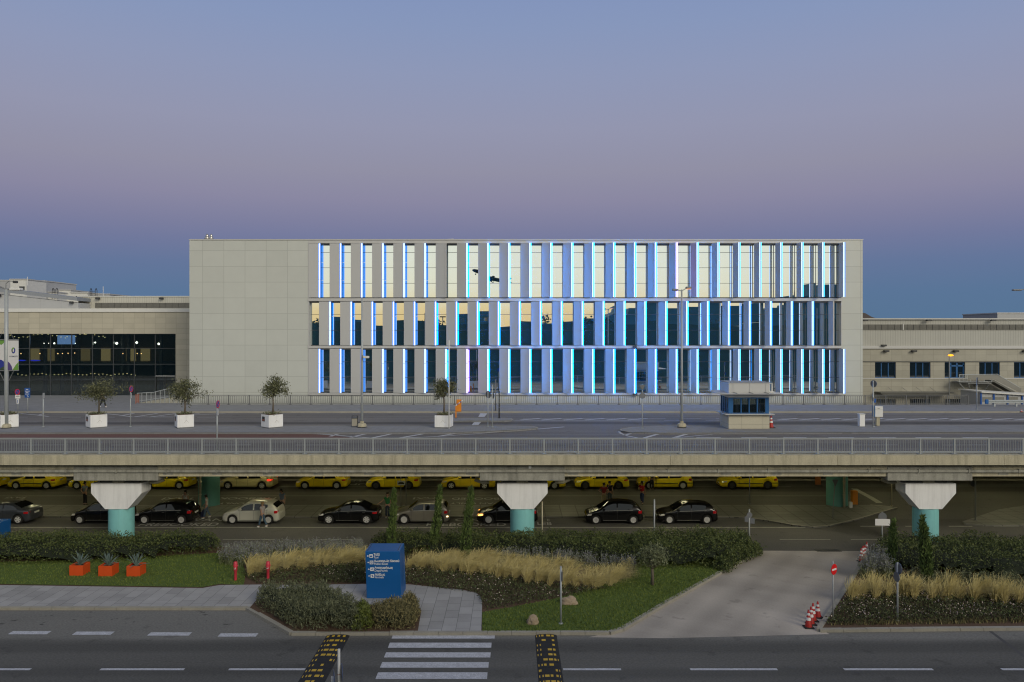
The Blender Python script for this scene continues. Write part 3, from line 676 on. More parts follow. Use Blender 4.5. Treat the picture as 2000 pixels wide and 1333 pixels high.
# ---------------------------------------------------------------- right wing
tr = empty('terminal_wing', (0, Y2, 0), 'low right wing of ribbed metal over stone with blue framed windows', 'building')
xr0, xr1 = X1+.02, wX(2600)
MB().box(xr0-3, xr1, .3, 14, wZ(678), wZ(624.5)).build('ribbed_wall', 'ribbed_right', tr)
MB().box(xr0-3, xr1, .0, 14, wZ(624.4), wZ(622)).build('coping', 'frame_grey', tr)
MB().box(xr0-3, xr1, -.18, .6, wZ(681.5), wZ(676)).build('ledge', 'frame_grey', tr)
lv = MB()
for k in range(34):
    a = wX(1692.+12.5*k-6)
    for s_ in range(7): lv.box(a+.02, a+.72, .2, .285, wZ(645)+.02+s_*.097, wZ(645)+.075+s_*.097)
lv.build('louvre', 'louvre', tr); MB().box(wX(1686), xr1, .286, .295, wZ(645), wZ(634)).build('louvre_backing', 'frame_dark', tr)
MB().box(wX(1765.5)-.06,wX(1765.5)+.06,.15,.3,wZ(645),wZ(633)).build('downpipe','frame_grey',tr)
wins = [(1709,1750),(1777,1817.5),(1845,1885),(1912.5,1953),(1980.5,2021),(2048,2089)]
zt, zb_ = wZ(708), wZ(738.5)
st = MB(); st.box(xr0-3, xr1, 0, .6, zt, wZ(681.6)); st.box(xr0-3, xr1, 0, .6, wZ(780), zb_)
edges = [xr0-3]+[v for w_ in wins for v in (wX(w_[0]), wX(w_[1]))]+[xr1]
for k in range(0, len(edges), 2): st.box(edges[k], edges[k+1], .001, .6, zb_, zt)
lowin = [(1709.5,1750),(1777,1818),(1845,1885)]
e2 = [xr0-3]+[v for w_ in lowin for v in (wX(w_[0]), wX(w_[1]))]+[xr1]
for k in range(0, len(e2), 2): st.box(e2[k], e2[k+1], .001, .6, 0, wZ(780))
st.build('stone_wall', 'stone_right', tr)
MB().box(xr0-3, xr1, -.07, -.002, wZ(740.5), wZ(738.8)).build('sill', 'frame_grey', tr)
MB().box(xr0-3, xr1, -.08, -.002, wZ(707.6), wZ(705.5)).build('lintel', 'concrete_dark', tr)
for k, (a, c) in enumerate(wins):
    A, C = wX(a), wX(c); o = MB().box(A, C, 0, .04, zb_, zt).build('window', 'window_glass', tr, False, (0,.25,0))
    fr = MB()
    vs = [A, A+(C-A)/3, A+(C-A)*2/3, C] if k != 2 else [A, A+(C-A)*.31, A+(C-A)*.64, C]
    for v in vs: fr.box(v-.045, v+.045, -.06, .05, zb_, zt)
    fr.box(A, C, -.055, .05, zt-.07, zt); fr.box(A, C, -.055, .05, zb_, zb_+.08)
    if k == 2: fr.box(vs[1], C, -.058, .05, zt-.52, zt-.34); fr.box(C-.16, C, -.058, .05, zb_, zt); fr.box(vs[1], vs[1]+.15, -.058,.05, zb_, zt); fr.box(vs[2]-.1, vs[2]+.1, -.058,.05, zb_, zt)
    fr.build('frame', 'blue_frame', o)
    MB().box(A, C, .6, .7, zb_, zt).build('blind', 'hall_wall' if k == 0 else 'frame_dark', tr)
for k, (a, c) in enumerate(lowin):
    A, C = wX(a), wX(c); o = MB().box(A, C, 0, .04, wZ(800), wZ(780)).build('window', 'window_glass', tr, False, (0,.3,0))
    fr = MB()
    for v in (A, A+(C-A)*.32, A+(C-A)*.8, C): fr.box(v-.05, v+.05, -.05, .05, wZ(800), wZ(780))
    fr.build('frame', 'blue_frame', o)
    br = MB()
    for j in range(11): br.tube([(A+.1+j*(C-A-.2)/10, -.12, wZ(800)),(A+.1+j*(C-A-.2)/10, -.12, wZ(780))], .025, 5)
    br.build('bars', 'grey_metal', o)
cn = MB(); cn.box(wX(1708.5), wX(1849), -1.6, -.01, wZ(767.2), wZ(765)); cn.box(wX(1712), wX(1840), -1.5, -.01, wZ(769.5), wZ(767.4))
c_ = cn.build('canopy', 'concrete_dark', tr)
for x in (1736, 1763, 1791, 1818): MB().tube([(wX(x), -1.4, wZ(765)),(wX(x)-.1, -.02, wZ(757))], .02, 5).build('stay_rod', 'grey_metal', c_)
for x, y in ((1729,686),(1783,686),(1864.5,686),(2000,686),(1687,626),(1812,626),(1937,626),(1724,675)): MB().bbox(-.28,.28,-.5,-.05,-.1,.1,.03).build('floodlight', 'dark_metal', tr, False, (wX(x), 0, wZ(y)))
# outside steel stair on the right wing
es = empty('outside_stair', (wX(1857), Y2, 0), 'grey steel outside stair with landing in front of the right wing', 'stair')
ex_ = lambda x: (x-1857)/P2*.985
YS = -1.7
MB().box(ex_(1857), ex_(1921), YS, -.2, wZ(745.5), wZ(744)).build('landing', 'grey_metal', es)
pl = MB(); pl.box(ex_(1875), ex_(1925), YS-.04, YS, wZ(740), wZ(731.6)); pl.ex([(ex_(1925),wZ(731.6)),(ex_(1932),wZ(731.6)),(ex_(1978),wZ(757)),(ex_(1978),wZ(766)),(ex_(1925),wZ(740))], YS-.04, YS); pl.build('side_panel', 'louvre', es)
sb = MB(); sb.ex([(ex_(1921),wZ(742)),(ex_(1927),wZ(742)),(ex_(1970),wZ(765)),(ex_(1962),wZ(765)),(ex_(1926),wZ(745)),(ex_(1921),wZ(745))], YS, -.3)
sb.build('flight', 'concrete_dark', es)
tr_ = MB()
for k in range(12): tr_.box(ex_(1927+k*3.3), ex_(1931+k*3.3), YS-.03, -.3, wZ(742.2+k*1.85), wZ(741.5+k*1.85))
tr_.build('treads', 'frame_grey', es)
hr = MB()
for dy in (YS, ): hr.tube([(ex_(1858),dy,wZ(731)),(ex_(1932),dy,wZ(730)),(ex_(1976),dy,wZ(756))], .04, 6)
for x in (1858, 1865, 1873, 1880, 1893, 1907, 1921): hr.tube([(ex_(x),YS,wZ(745)),(ex_(x),YS,wZ(731))], .035, 5)
for k in range(8): hr.tube([(ex_(1859+k*2),YS-.01,wZ(744)),(ex_(1859+k*2),YS-.01,wZ(731.5))], .02, 4)
hr.build('handrail', 'galvanised', es)
su = MB(); su.tube([(ex_(1860),YS+.3,wZ(746.5)),(ex_(1903),-.5,wZ(788))], .09, 6); su.tube([(ex_(1876),YS+.1,wZ(746.5)),(ex_(1895),-.5,wZ(778))], .06, 6); su.tube([(ex_(1902),-.4,wZ(746)),(ex_(1902),-.4,wZ(795))], .1, 6); su.tube([(ex_(1920),YS+.2,wZ(746.5)),(ex_(1908),-.6,wZ(775))], .05, 6)
su.box(ex_(1875), ex_(1921), YS+.02, YS+.12, wZ(748), wZ(746.8)); su.build('support', 'grey_metal', es)
# pale shed at the right edge
sh = empty('metal_shed', (0, 88, 0), 'low pale blue-grey metal shed with dark blue posts and a light roof', 'shed')
sx = lambda x: (x-CX)*88/F
sz = lambda y: CZ+(HZ-y)*88/F
MB().ex([(sx(1916),sz(767)),(sx(2300),sz(792)),(sx(2300),3),(sx(1916),3)], 0, 4).build('wall', 'metal_panels', sh)
MB().ex([(sx(1914),sz(764.5)),(sx(2300),sz(789)),(sx(2300),sz(791.9)),(sx(1914),sz(766.9))], -.3, 4.3).build('roof', 'stone_white', sh)
for x in (1915.5, 1940.5, 1967.5, 1996): MB().box(sx(x)-.08, sx(x)+.08, -.1, -.005, 3, sz(768+(x-1916)*.065)).build('post', 'sign_blue', sh)
for x in (1928, 1952, 1979): MB().box(sx(x)-.5, sx(x)+.5, -.03, -.005, sz(785), sz(776)).build('vent_panel', 'louvre', sh)
# guard rail at the right edge
gr = empty('guard_rail', (XA(1930,80), 80., UP), 'galvanised road guard rail with a blue end at the right edge', 'guard rail')
W_ = 24
b = MB(); prof = [(-.02,.45),(-.09,.50),(-.09,.57),(-.02,.62),(-.09,.67),(-.09,.74),(-.02,.79),(.0,.79),(.0,.45)]
n = len(prof); b.add([(0,y,z) for y,z in prof]+[(W_,y,z) for y,z in prof], [(i,(i+1)%n,n+(i+1)%n,n+i) for i in range(n)]+[tuple(range(n)),tuple(range(n,2*n))[::-1]]); b.build('rail', 'galvanised', gr)
for k in range(6): MB().box(.6+k*2.2,.75+k*2.2,.01,.12,0,.75).build('post','galvanised',gr)
MB().bbox(-.35,-.01,-.15,.02,.38,.85,.05).build('end_cap','blue_paint',gr)
# distant hill
hb = MB(); pr = [(1500,640),(1580,632),(1640,617),(1676,609.5),(1690,612),(1702,619),(1716,624),(1760,636),(1900,645),(2600,649),(2600,658),(1500,658)]
hb.ex([((x-CX)*2600/F, CZ+(HZ-y)*2600/F) for x, y in pr], 2600, 2900); struct(hb.build('hills', pbr('hill', (.10,.085,.085), .95)))
# ---------------------------------------------------------------- viaduct
vd = empty('viaduct', (0, 48.2, 0), 'long beige concrete viaduct carrying the upper road across the picture', 'viaduct')
def vb(name, mat, x0, x1, y0, y1, z0, z1, seg=None, gap=.02, parent=vd):
    b = MB()
    if seg:
        x = x0
        while x < x1:
            e = min(x+seg, x1); b.box(x+gap/2, e-gap/2, y0-48.2, y1-48.2, z0, z1); x = e
        b.box(x0, x1, y0-48.2+.03, y1-48.2-.001, z0+.01, z1-.012)
    else: b.box(x0, x1, y0-48.2, y1-48.2, z0, z1)
    return b.build(name, mat, parent)
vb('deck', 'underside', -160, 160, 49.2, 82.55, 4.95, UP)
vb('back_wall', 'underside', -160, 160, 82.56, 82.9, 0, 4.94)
vb('parapet', 'concrete', -162.1, 160, 48.2, 48.75, 5.23, 5.825, 10.1)
vb('edge_beam', 'concrete', -160.7, 160, 48.86, 49.6, 4.85, 5.22, 6.3)
vb('painted_shade_strip', 'concrete_dark', -160, 160, 48.8, 49.19, 5.10, 5.229)  # solid dark strip coloured as the shaded gap under the parapet
vb('girder', 'concrete', -161.3, 160, 48.92, 51.2, 4.42, 4.83, 5.2)
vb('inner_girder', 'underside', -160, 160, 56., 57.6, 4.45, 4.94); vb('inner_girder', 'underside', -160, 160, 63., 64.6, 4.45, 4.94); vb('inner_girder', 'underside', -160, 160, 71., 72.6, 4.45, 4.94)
b = MB(); b.box(-160,160,.50,.70,4.70,4.86)
for k in range(-50,51): b.box(k*3.07+.3,k*3.07+.36,.47,.72,4.68,4.9)
b.build('cable_tray', 'concrete_grey', vd)
for x in [32,127,328,424,523,622,721,820,920,1120,1215,1320,1418,1517,1617,1870,1960]:
    X = XA(x, 48.9); MB().box(X-.30, X+.30, .700, .719, 4.52, 4.69).build('anchor_plate', 'concrete_grey', vd)
piers = [(-25.62-.0, 'first'), (.62, 'mid'), (25.98, 'last')]
for (px0, px1) in ((144,309),(937,1103),(1733,1899)):
    A, C = XA(px0, 48.85), XA(px1, 48.85)
    MB().bbox(A, C, .62, 5.5, 4.17, 5.05, .02).build('cross_block', 'concrete_grey', vd)
for x, y in ((1035,915),): MB().box(XA(x,48.8)-.09, XA(x,48.8)+.09, .55, .64, 4.93, 5.1).build('junction_box','sign_white',vd)
drain = MB()
for x, s in ((309,1),(937,-1),(1103,1),(1733,-1)):
    X = XA(x,50); drain.tube([(X-s*.1,1.9,4.25),(X+s*.25,1.9,4.2),(X+s*.3,1.9,4.0),(X-s*.1,1.9,3.85),(X-s*.6,1.95,3.85)], .11, 8)
drain.build('drain_pipe', 'concrete', vd, True)
for cx, lb in ((227.1,'white hammerhead pier on a turquoise column, the one behind the orange planters'),(1020.3,'white hammerhead pier on a turquoise column, the middle one'),(1818,'white hammerhead pier on a turquoise column, the one past the pale ramp')):
    Yc = 49.35; X = XA(cx, Yc)
    p = empty('bridge_pier', (X, Yc, 0), lb, 'bridge pier', 'front piers of the viaduct')
    hw, bw = 1.565, .70
    MB().ex([(-hw,3.30),(-hw,3.90),(hw,3.90),(hw,3.30),(bw,2.31),(-bw,2.31)], 0, 1.3).build('cap', 'white_paint', p)
    b = MB(); b.lathe([(.755,0),(.755,2.309)], (0,.65,0), n=40); b.build('column', 'turquoise', p, True)
    MB().box(-.36,.36,.25,1.0,3.902,4.168).build('bearing', 'concrete', p)
    MB().box(-1.2,1.2,.35,.95,3.905,4.165).build('bearing_plinth', 'concrete_dark', p)
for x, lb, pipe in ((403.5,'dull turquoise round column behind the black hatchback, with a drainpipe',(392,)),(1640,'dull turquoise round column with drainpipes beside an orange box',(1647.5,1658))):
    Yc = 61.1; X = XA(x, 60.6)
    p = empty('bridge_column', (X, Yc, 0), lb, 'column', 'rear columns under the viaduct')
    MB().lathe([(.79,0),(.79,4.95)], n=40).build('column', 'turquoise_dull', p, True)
    for q_ in pipe:
        xx = XA(q_, 60.3)-X; b = MB(); b.tube([(xx,-.92 if abs(xx)<.5 else -.4,.1),(xx,-.92 if abs(xx)<.5 else -.4,4.9)], .09 if abs(xx)<.5 else .05, 10)
        for zz in (1.,2.,3.,4.): b.tube([(xx,-.92 if abs(xx)<.5 else -.4,zz),(xx,-.92 if abs(xx)<.5 else -.4,zz+.06)], .11 if abs(xx)<.5 else .07, 10)
        b.build('drainpipe', 'concrete', p, True)
emit('deck_lamp', (1.,.91,.50), 24.)
emit('deck_lamp_strong', (1.,.91,.50), 33.)
for Yl in (53.5, 60.3, 66.1):
    for k in range(-6, 7):
        X = k*8.6+2.1+(Yl-53)*.2
        hs_ = MB().bbox(X-.85, X+.85, Yl-48.2-.16, Yl-48.2+.16, 4.72, 4.945, .02).build('ceiling_lamp', 'grey_metal', vd)
        MB().box(X-.8, X+.8, Yl-48.2-.12, Yl-48.2+.12, 4.69, 4.715).build('lamp_tube', 'deck_lamp' if Yl < 65 else 'deck_lamp_strong', hs_)
# ---------------------------------------------------------------- railings
def railing(name, label, Y, zb, x0, x1, posts, h, rail_r, bal, mat, bal_mat, foot=True, bar_r=.012, low=.14, skip=None):
    e = empty(name, (0, Y, zb), label, 'railing')
    MB().box(x0, x1, -rail_r, rail_r, h-rail_r*1.6, h).build('handrail', mat, e)
    MB().box(x0, x1, -rail_r*.7, rail_r*.7, low-.03, low+.03).build('bottom_rail', mat, e)
    MB().box(x0, x1, -rail_r*.6, rail_r*.6, h-.13, h-.09).build('upper_rail', bal_mat, e)
    pm = bm_ = None
    step = posts[1]-posts[0]
    for k, X in enumerate(posts):
        if pm is None:
            b = MB(); b.box(-.045,.045,-.045,.045,0,h-.05)
            if foot: b.bbox(-.15,.15,-.09,.09,0,.035,.01)
            o = b.build('post', mat, e, False, (X,0,0)); pm = o
        else: o = pm.copy(); col.objects.link(o); o.parent = e; o.location = (X,0,0)
        if k == len(posts)-1: continue
        if bm_ is None:
            b = MB(); n = int(round(step/bal))
            for j in range(1, n): b.box(j*step/n-bar_r, j*step/n+bar_r, -bar_r, bar_r, low+.03, h-.11)
            o = b.build('balusters', bal_mat, e, False, (X,0,0)); bm_ = o
        else: o = bm_.copy(); col.objects.link(o); o.parent = e; o.location = (X,0,0)
    return e
st_ = 66.78*48.6/F
p0 = XA(61, 48.6)-st_*4
railing('viaduct_railing', 'long grey steel railing along the viaduct edge', 48.6, UP+.03, p0, p0+st_*39, [p0+st_*k for k in range(40)], 1.0, .035, .15, pbr('rail_grey', (.33,.355,.355), .5, .1), pbr('baluster_grey', (.235,.25,.25), .5, .1), bar_r=.015)
st2 = 40.1*82.3/F; q0 = XA(366.5+0, 82.3)
railing('pavement_railing', 'dark grey railing on the pavement in front of the office block', 82.3, UP+.12, q0, q0+st2*38, [q0+st2*k for k in range(39)], 1.0, .03, .19, pbr('rail_dark', (.13,.135,.14), .55), 'rail_dark', bar_r=.016)
rr = empty('ramp_railing', (0, 84, UP+.12), 'pale metal railing of the entrance ramp left of the office block', 'railing')
b = MB(); b2 = MB(); rx = lambda x: XA(x, 84.)
b.tube([(rx(268),0,.0),(rx(268),0,1.05),(rx(300),0.,1.15),(rx(345),0.,1.75),(rx(369),0,2.05)], .035, 6); b.tube([(rx(270),0,.2),(rx(369),0,1.0)], .03, 6)
for k in range(12):
    x = 268+k*9; zt = np.interp(x, [268,300,345,369], [1.05,1.15,1.75,2.05]); b.tube([(rx(x),0,0),(rx(x),0,zt)], .035, 5)
for k in range(44):
    x = 270+k*2.27; zt = np.interp(x, [268,300,345,369], [1.05,1.15,1.75,2.05]); b2.tube([(rx(x),0,.15+(x-268)/101*.85),(rx(x),0,zt)], .014, 4)
b.build('handrail', 'galvanised', rr); b2.build('balusters', 'grey_metal', rr)
MB().ex([(rx(272),-.0),(rx(369),-.0),(rx(369),.9),(rx(272),.06)], .15, 3.).build('ramp_wall','concrete_grey',rr)
b = MB(); b.tube([(rx(273),-.9,0),(rx(273),-.9,1.),(rx(273),-.2,1.0),(rx(273),-.2,0)], .03, 6)
for k in range(5): b.tube([(rx(273),-.9+k*.14,0.1),(rx(273),-.9+k*.14,.95)], .02, 5)
tag(b.build('barrier_gate', pbr('rust_red', (.36,.13,.08), .7, var=.2, scale=6), None, False, (0,84,UP+.12)), 'small rust red crowd barrier at the start of the ramp railing', 'barrier')
# ---------------------------------------------------------------- kiosk
kx0, kx1 = XA(1423,60.9), XA(1503,60.9); kY = 60.9; kd = 2.5
kk = empty('guard_kiosk', ((kx0+kx1)/2, kY, UP+.13), 'small stone guard kiosk with blue window frames and a flared canopy', 'kiosk')
hw = (kx1-kx0)/2
MB().bbox(-hw, hw, 0, kd, 0, 1.07, .015).build('stone_base', 'kiosk_stone', kk)
MB().bbox(-hw-.32, hw+.32, -.3, kd+.3, 1.08, 1.16, .02).build('ledge', 'frame_grey', kk)
MB().bbox(-hw+.03, hw-.03, .05, kd-.05, 2.40, 2.52, .01).build('lintel', 'stone_white', kk)
fr = MB(); gl = []
for x0, x1 in ((-hw+.02,-hw+.36),(hw-.30,hw-.03)): fr.box(x0, x1, .06, .16, 1.165, 2.395)
for t in (.30,.52,.74): pass
vs = [-hw+.36+ (2*hw-.66)*k/4 for k in range(5)]
for v in vs[1:4]: fr.box(v-.04, v+.04, .06, .15, 1.165, 2.395)
fr.box(-hw+.02, hw-.03, .055, .15, 2.32, 2.395); fr.box(-hw+.02, hw-.03, .055, .15, 1.165, 1.22)
for s_ in (-1, 1):
    for k in range(5):
        y = .16+k*(kd-.32)/4; fr.box(s_*(hw-.06)-.05, s_*(hw-.06)+.05, y-.05, y+.05, 1.17, 2.39)
fr.box(-hw+.02, hw-.03, kd-.2, kd-.1, 1.17, 1.25); 
for v in vs: fr.box(v-.04, v+.04, kd-.19, kd-.11, 1.17, 2.39)
fr.build('window_frame', 'blue_frame', kk)
glass('kiosk_glass', (.7,.75,.78), .12, see=.55, base=(.01,.014,.016))
for k in range(4): MB().box(vs[k]+.042, vs[k+1]-.042, .10, .11, 1.225, 2.315).build('window', 'kiosk_glass', kk)
for s_ in (-1,1): MB().box(s_*(hw-.06)-.005, s_*(hw-.06)+.005, .2, kd-.2, 1.2, 2.38).build('window', 'kiosk_glass', kk)
MB().bbox(-.9,.9,1.0,1.5,.9,1.75,.03).build('desk','dark_metal',kk)
can = MB(); o_ = .85
can.add([(-hw-.05,-.05,2.53),(hw+.05,-.05,2.53),(hw+.05,kd+.05,2.53),(-hw-.05,kd+.05,2.53),(-hw-o_,-o_,2.70),(hw+o_,-o_,2.70),(hw+o_,kd+o_,2.70),(-hw-o_,kd+o_,2.70),
         (-hw-o_,-o_,2.75),(hw+o_,-o_,2.75),(hw+o_,kd+o_,2.75),(-hw-o_,kd+o_,2.75)],
        [(0,4,5,1),(1,5,6,2),(2,6,7,3),(3,7,4,0),(4,8,9,5),(5,9,10,6),(6,10,11,7),(7,11,8,4),(8,11,10,9),(0,1,2,3)])
can.build('canopy', 'frame_grey', kk)
for x in (-hw+.4, .05, hw-.35): MB().box(x-.03, x+.03, -o_-.01, kd*.4, 2.752, 2.80).build('canopy_rib','grey_metal',kk)
up_ = MB(); xs_ = [-hw,-hw+.34,0.02,hw-.32,hw]
for a, c in zip(xs_[:-1], xs_[1:]): up_.box(a+.012, c-.012, .0, kd, 2.83, 3.50)
up_.box(-hw+.02, hw-.02, .03, kd-.03, 2.753, 3.47); up_.build('upper_box', 'frame_grey', kk)
MB().box(-hw-.04, hw+.04, -.04, kd+.04, 3.505, 3.56).build('roof', 'roof_grey', kk)
b = MB(); b.tube([(hw,.3,3.45),(hw+.28,.3,3.45),(hw+.28,.3,2.8)], .05, 6); b.tube([(hw+.1,.4,2.8),(hw+.1,.4,3.4)], .05, 6); b.bbox(hw+.02,hw+.4,.1,.7,2.76,2.84,.01); b.build('vent_pipe','stone_white',kk)
# ---------------------------------------------------------------- small street things
def post(x, yb, ytop, z, r, mat='galvanised', name='sign_post', label='', cat='sign', group=None, Y=None):
    X, Y = G(x, yb, z) if Y is None else (XA(x, Y), Y)
    e = empty(name, (X, Y, z), label, cat, group); h = ZA(ytop, Y)-z
    b = MB(); b.tube([(0,0,0),(0,0,h)], r, 10); b.tube([(0,0,0),(0,0,.04)], r*2.4, 10); b.build('pole', mat, e, True)
    return e, Y, h
def face(e, Y, zpix, r, yaw, matf, name='sign_disc', shape='disc', w=.3, hh=.3, dx=0., back='sign_back', front=.05):
    """a sign plate: yaw 0 shows its face to the camera, 180 its back"""
    z = ZA(zpix, Y)-e.location.z
    a = R(yaw); n = Vector((math.sin(a), -math.cos(a), 0)); t = Vector((math.cos(a), math.sin(a), 0))
    b = MB(); c = Vector((dx, 0, z))+n*front
    if shape == 'disc': b.disc(c, r, n, 24, .008); b.k = 1; b.disc(c-n*.008, r, n, 24, .007)
    elif shape == 'tri':
        pts = [(-r, r*.6), (r, r*.6), (0, -r*1.1)]
        A = [c+t*px+Vector((0,0,pz)) for px, pz in pts]; b.add(A, [(2,1,0)]); b.k = 1; b.add([p-n*.012 for p in A], [(0,1,2)])
        b.add([*A, *[p-n*.012 for p in A]], [(0,1,4,3),(1,2,5,4),(2,0,3,5)])
    else:
        A = [c+t*(sx*w/2)+Vector((0,0,sz*hh/2)) for sx, sz in ((-1,-1),(1,-1),(1,1),(-1,1))]
        b.add(A, [(0,1,2,3)]); b.k = 1; B = [p-n*.015 for p in A]; b.add(B, [(3,2,1,0)]); b.add(A+B, [(4,5,1,0),(5,6,2,1),(6,7,3,2),(7,4,0,3)])
    o = b.build(name, [matf, back], e)
    return o, c, n, t, z
def ring(e, c, n, r0, r1, mat, parent, off=.012, name='rim'):
    n = Vector(n).normalized(); a = n.cross(Vector((0,0,1))).normalized(); u_ = Vector((0,0,1)); k = 28; vs = []; fs = []
    for i in range(k):
        t = 2*math.pi*i/k; d = a*math.cos(t)+u_*math.sin(t); vs += [c+n*off+d*r0, c+n*off+d*r1]
    for i in range(k): j = (i+1)%k; fs.append((2*i,2*i+1,2*j+1,2*j))
    return MB().add(vs, fs).build(name, mat, parent)
def bar(c, n, t, w, h, ang, mat, parent, off=.014, name='bar', dz=0., du=0.):
    ca, sa = math.cos(R(ang)), math.sin(R(ang)); vs = []
    for x, y in ((-w/2,-h/2),(w/2,-h/2),(w/2,h/2),(-w/2,h/2)): vs.append(c+n*off+t*(x*ca-y*sa+du)+Vector((0,0,x*sa+y*ca+dz)))
    return MB().add(vs, [(0,1,2,3)]).build(name, mat, parent)
def no_stop(e, Y, zp, r, yaw, cross=False):
    o, c, n, t, z = face(e, Y, zp, r, yaw, 'sign_blue'); ring(e, c, n, r*.78, r, 'sign_red', o); bar(c, n, t, r*1.7, r*.2, -45, 'sign_red', o)
    return o
e, Y, h = post(424, 882, 783, UP+.06, .045, label='tall no stopping sign seen edge on, standing before the viaduct railing'); no_stop(e, Y, 790, .24, 86); face(e, Y, 806, 0, 98, 'sign_white', 'plate', 'rect', .3, .36)
e, Y, h = post(255, 834, 754, UP+.12, .04, label='no stopping sign between the first two planted olive trees'); no_stop(e, Y, 760, .25, 83); face(e, Y, 773, 0, 104, 'sign_white', 'plate', 'rect', .3, .4)
e, Y, h = post(84.5, 834, 768, UP+.12, .045, label='grey post topped by a narrow white edge on plate, left of the first round olive'); face(e, Y, 773, 0, 108, 'sign_white', 'plate', 'rect', .3, .42)
e, Y, h = post(35, 808, 761, UP+.12, .045, label='no stopping sign with two small white plates below, beside the banner post'); no_stop(e, Y, 766, .28, -12)
o, c, n, t, z = face(e, Y, 775, 0, 15, 'sign_white', 'plate', 'rect', .42, .34); bar(c, n, t, .3, .05, 0, 'dark_metal', o, dz=.04)
o, c, n, t, z = face(e, Y, 784, 0, 15, 'sign_white', 'plate', 'rect', .2, .44); bar(c, n, t, .05, .3, 0, 'sign_blue', o)
e, Y, h = post(54, 806, 759, UP+.12, .045, label='small blue information sign with white lines before the glazed hall')
o, c, n, t, z = face(e, Y, 767.5, 0, 6, 'sign_blue', 'panel', 'rect', .50, .90)
for dz, w in ((.30,.2),(.15,.42),(.02,.22),(-.12,.36)): bar(c, n, t, w, .05, 0, 'sign_white', o, dz=dz, name='white_line', du=-.02 if w < .4 else 0)
bar(c, n, t, .18, .05, -45, 'sign_white', o, dz=-.3, name='arrow', du=.03); bar(c, n, t, .1, .05, 0, 'sign_white', o, dz=-.36, du=.08, name='arrow')
e, Y, h = post(953, 833.5, 764, UP+.12, .04, label='left one of two grey sign posts side by side, its larger round disc turned away'); face(e, Y, 771, .30, 135, 'sign_blue', back='sign_back', front=.04)
e, Y, h = post(961.5, 834.5, 752, UP+.12, .04, label='right one of two grey sign posts side by side, taller, with a smaller oval disc'); face(e, Y, 773, .24, 118, 'sign_blue', back='sign_back')
e, Y, h = post(968, 803, 741, UP+.12, .06, 'sign_back', label='brown grey post on the far pavement behind a pair of sign posts', cat='post', name='street_post')
e, Y, h = post(975, 817, 764, UP+.12, .06, 'dark_metal', label='dark banded post on the narrow median tip', cat='post', name='street_post')
for k in range(5): MB().tube([(0,0,.5+k*.4),(0,0,.55+k*.4)], .07, 8).build('band', 'sign_back', e)
e, Y, h = post(1254.5, 837, 751, UP+.12, .04, label='give way sign over a round one, both seen from behind'); face(e, Y, 756, .24, 178, 'sign_white', 'sign_triangle', 'tri', back='sign_back', front=-.05); face(e, Y, 773, .24, 180, 'sign_white', back='sign_back', front=-.05)
e, Y, h = post(1705.5, 834, 744, UP+.12, .045, label='sign post with a dark oblique disc beside the pale cabinet'); face(e, Y, 750, .28, 120, 'sign_blue', back='sign_back'); MB().box(-.06,.06,-.06,.06,2.0,2.3).build('clamp','sign_back',e); MB().box(.05,.2,-.05,.05,1.9,2.2).build('box','sign_blue',e)
e, Y, h = post(1908, 800, 738, UP+.12, .045, label='thin post with a narrow blue plate near the outside stair'); face(e, Y, 745, 0, 70, 'sign_blue', 'plate', 'rect', .35, .75)
# lower level posts
X, Y = G(788, 988, 0.1)
e = empty('twin_post_sign', (X, Y, .1), 'twin post frame under the viaduct with a small white plate', 'sign'); 
for dx in (-.2, .2): MB().tube([(dx,0,0),(dx,0,3.9)], .035, 8).build('pole', 'grey_metal', e, True)
zz = ZA(943.5, Y)-.1; o = MB().bbox(-.46,.14,-.08,-.05,zz-.17,zz+.17,.01).build('plate', 'sign_white', e)
MB().ex([(-.40,zz-.08),(.08,zz-.08),(.06,zz-.0),(-.04,zz+.06),(-.28,zz+.06),(-.38,zz-.0)], -.086, -.0805).build('symbol', 'dark_metal', o)
e, Y, h = post(1464, 985, 925, .1, .04, 'grey_metal', 'street_post', 'thin grey post on the paved island below the far right taxi', 'post')
e, Y, h = post(1463.5, 1062, 995, .1, .045, label='sign post at the end of the central hedge, disc and two plates seen from behind'); face(e, Y, 1006, .17, 178, 'sign_white', back='sign_back', front=-.05)
for dx, zp in ((-.16,1014),(.19,1017)): face(e, Y, zp, 0, 170, 'sign_white', 'plate', 'rect', .26, .36, dx, back='sign_back', front=-.05)
e, Y, h = post(1278, 1064, 976, .1, .045, label='bare galvanised post before the gap of two black hatchbacks', cat='post', name='street_post'); MB().box(.03,.06,-.03,.03,h-.9,h-.15).build('bracket','grey_metal',e)
e, Y, h = post(1723, 1056, 1000, .02, .045, label='sign post with a grey disc over a wide white plate, all seen from behind'); face(e, Y, 1009.5, .27, 180, 'sign_white', back='sign_back', front=-.05); o, c, n, t, z = face(e, Y, 1020, 0, 176, 'sign_white', 'plate', 'rect', .92, .42, back='sign_white', front=-.06)
e, Y, h = post(1059, 1056, 980, .1, .045, 'concrete', label='pale grey post just right of the middle pier', cat='post', name='street_post')
X, Y = G(1626, 1013, .1); e = empty('sign_post', (X, Y, .1), 'leaning give way sign seen from behind in front of the rear column', 'sign'); MB().tube([(0,0,0),(.22,.1,2.75)], .035, 8).build('pole','grey_metal',e,True)
A = [(-.05,-.02,2.75),(.42,-.02,2.75),(.2,-.02,2.25)]; MB().add([*A,*[(x,y+.015,z) for x,y,z in A]], [(0,1,2)[::-1],(3,4,5),(0,1,4,3),(1,2,5,4),(2,0,3,5)]).build('sign_triangle','sign_back',e)
e, Y, h = post(1741.5, 989, 925, .1, .045, 'concrete', label='cream post between the rear column and the last pier', cat='post', name='street_post')
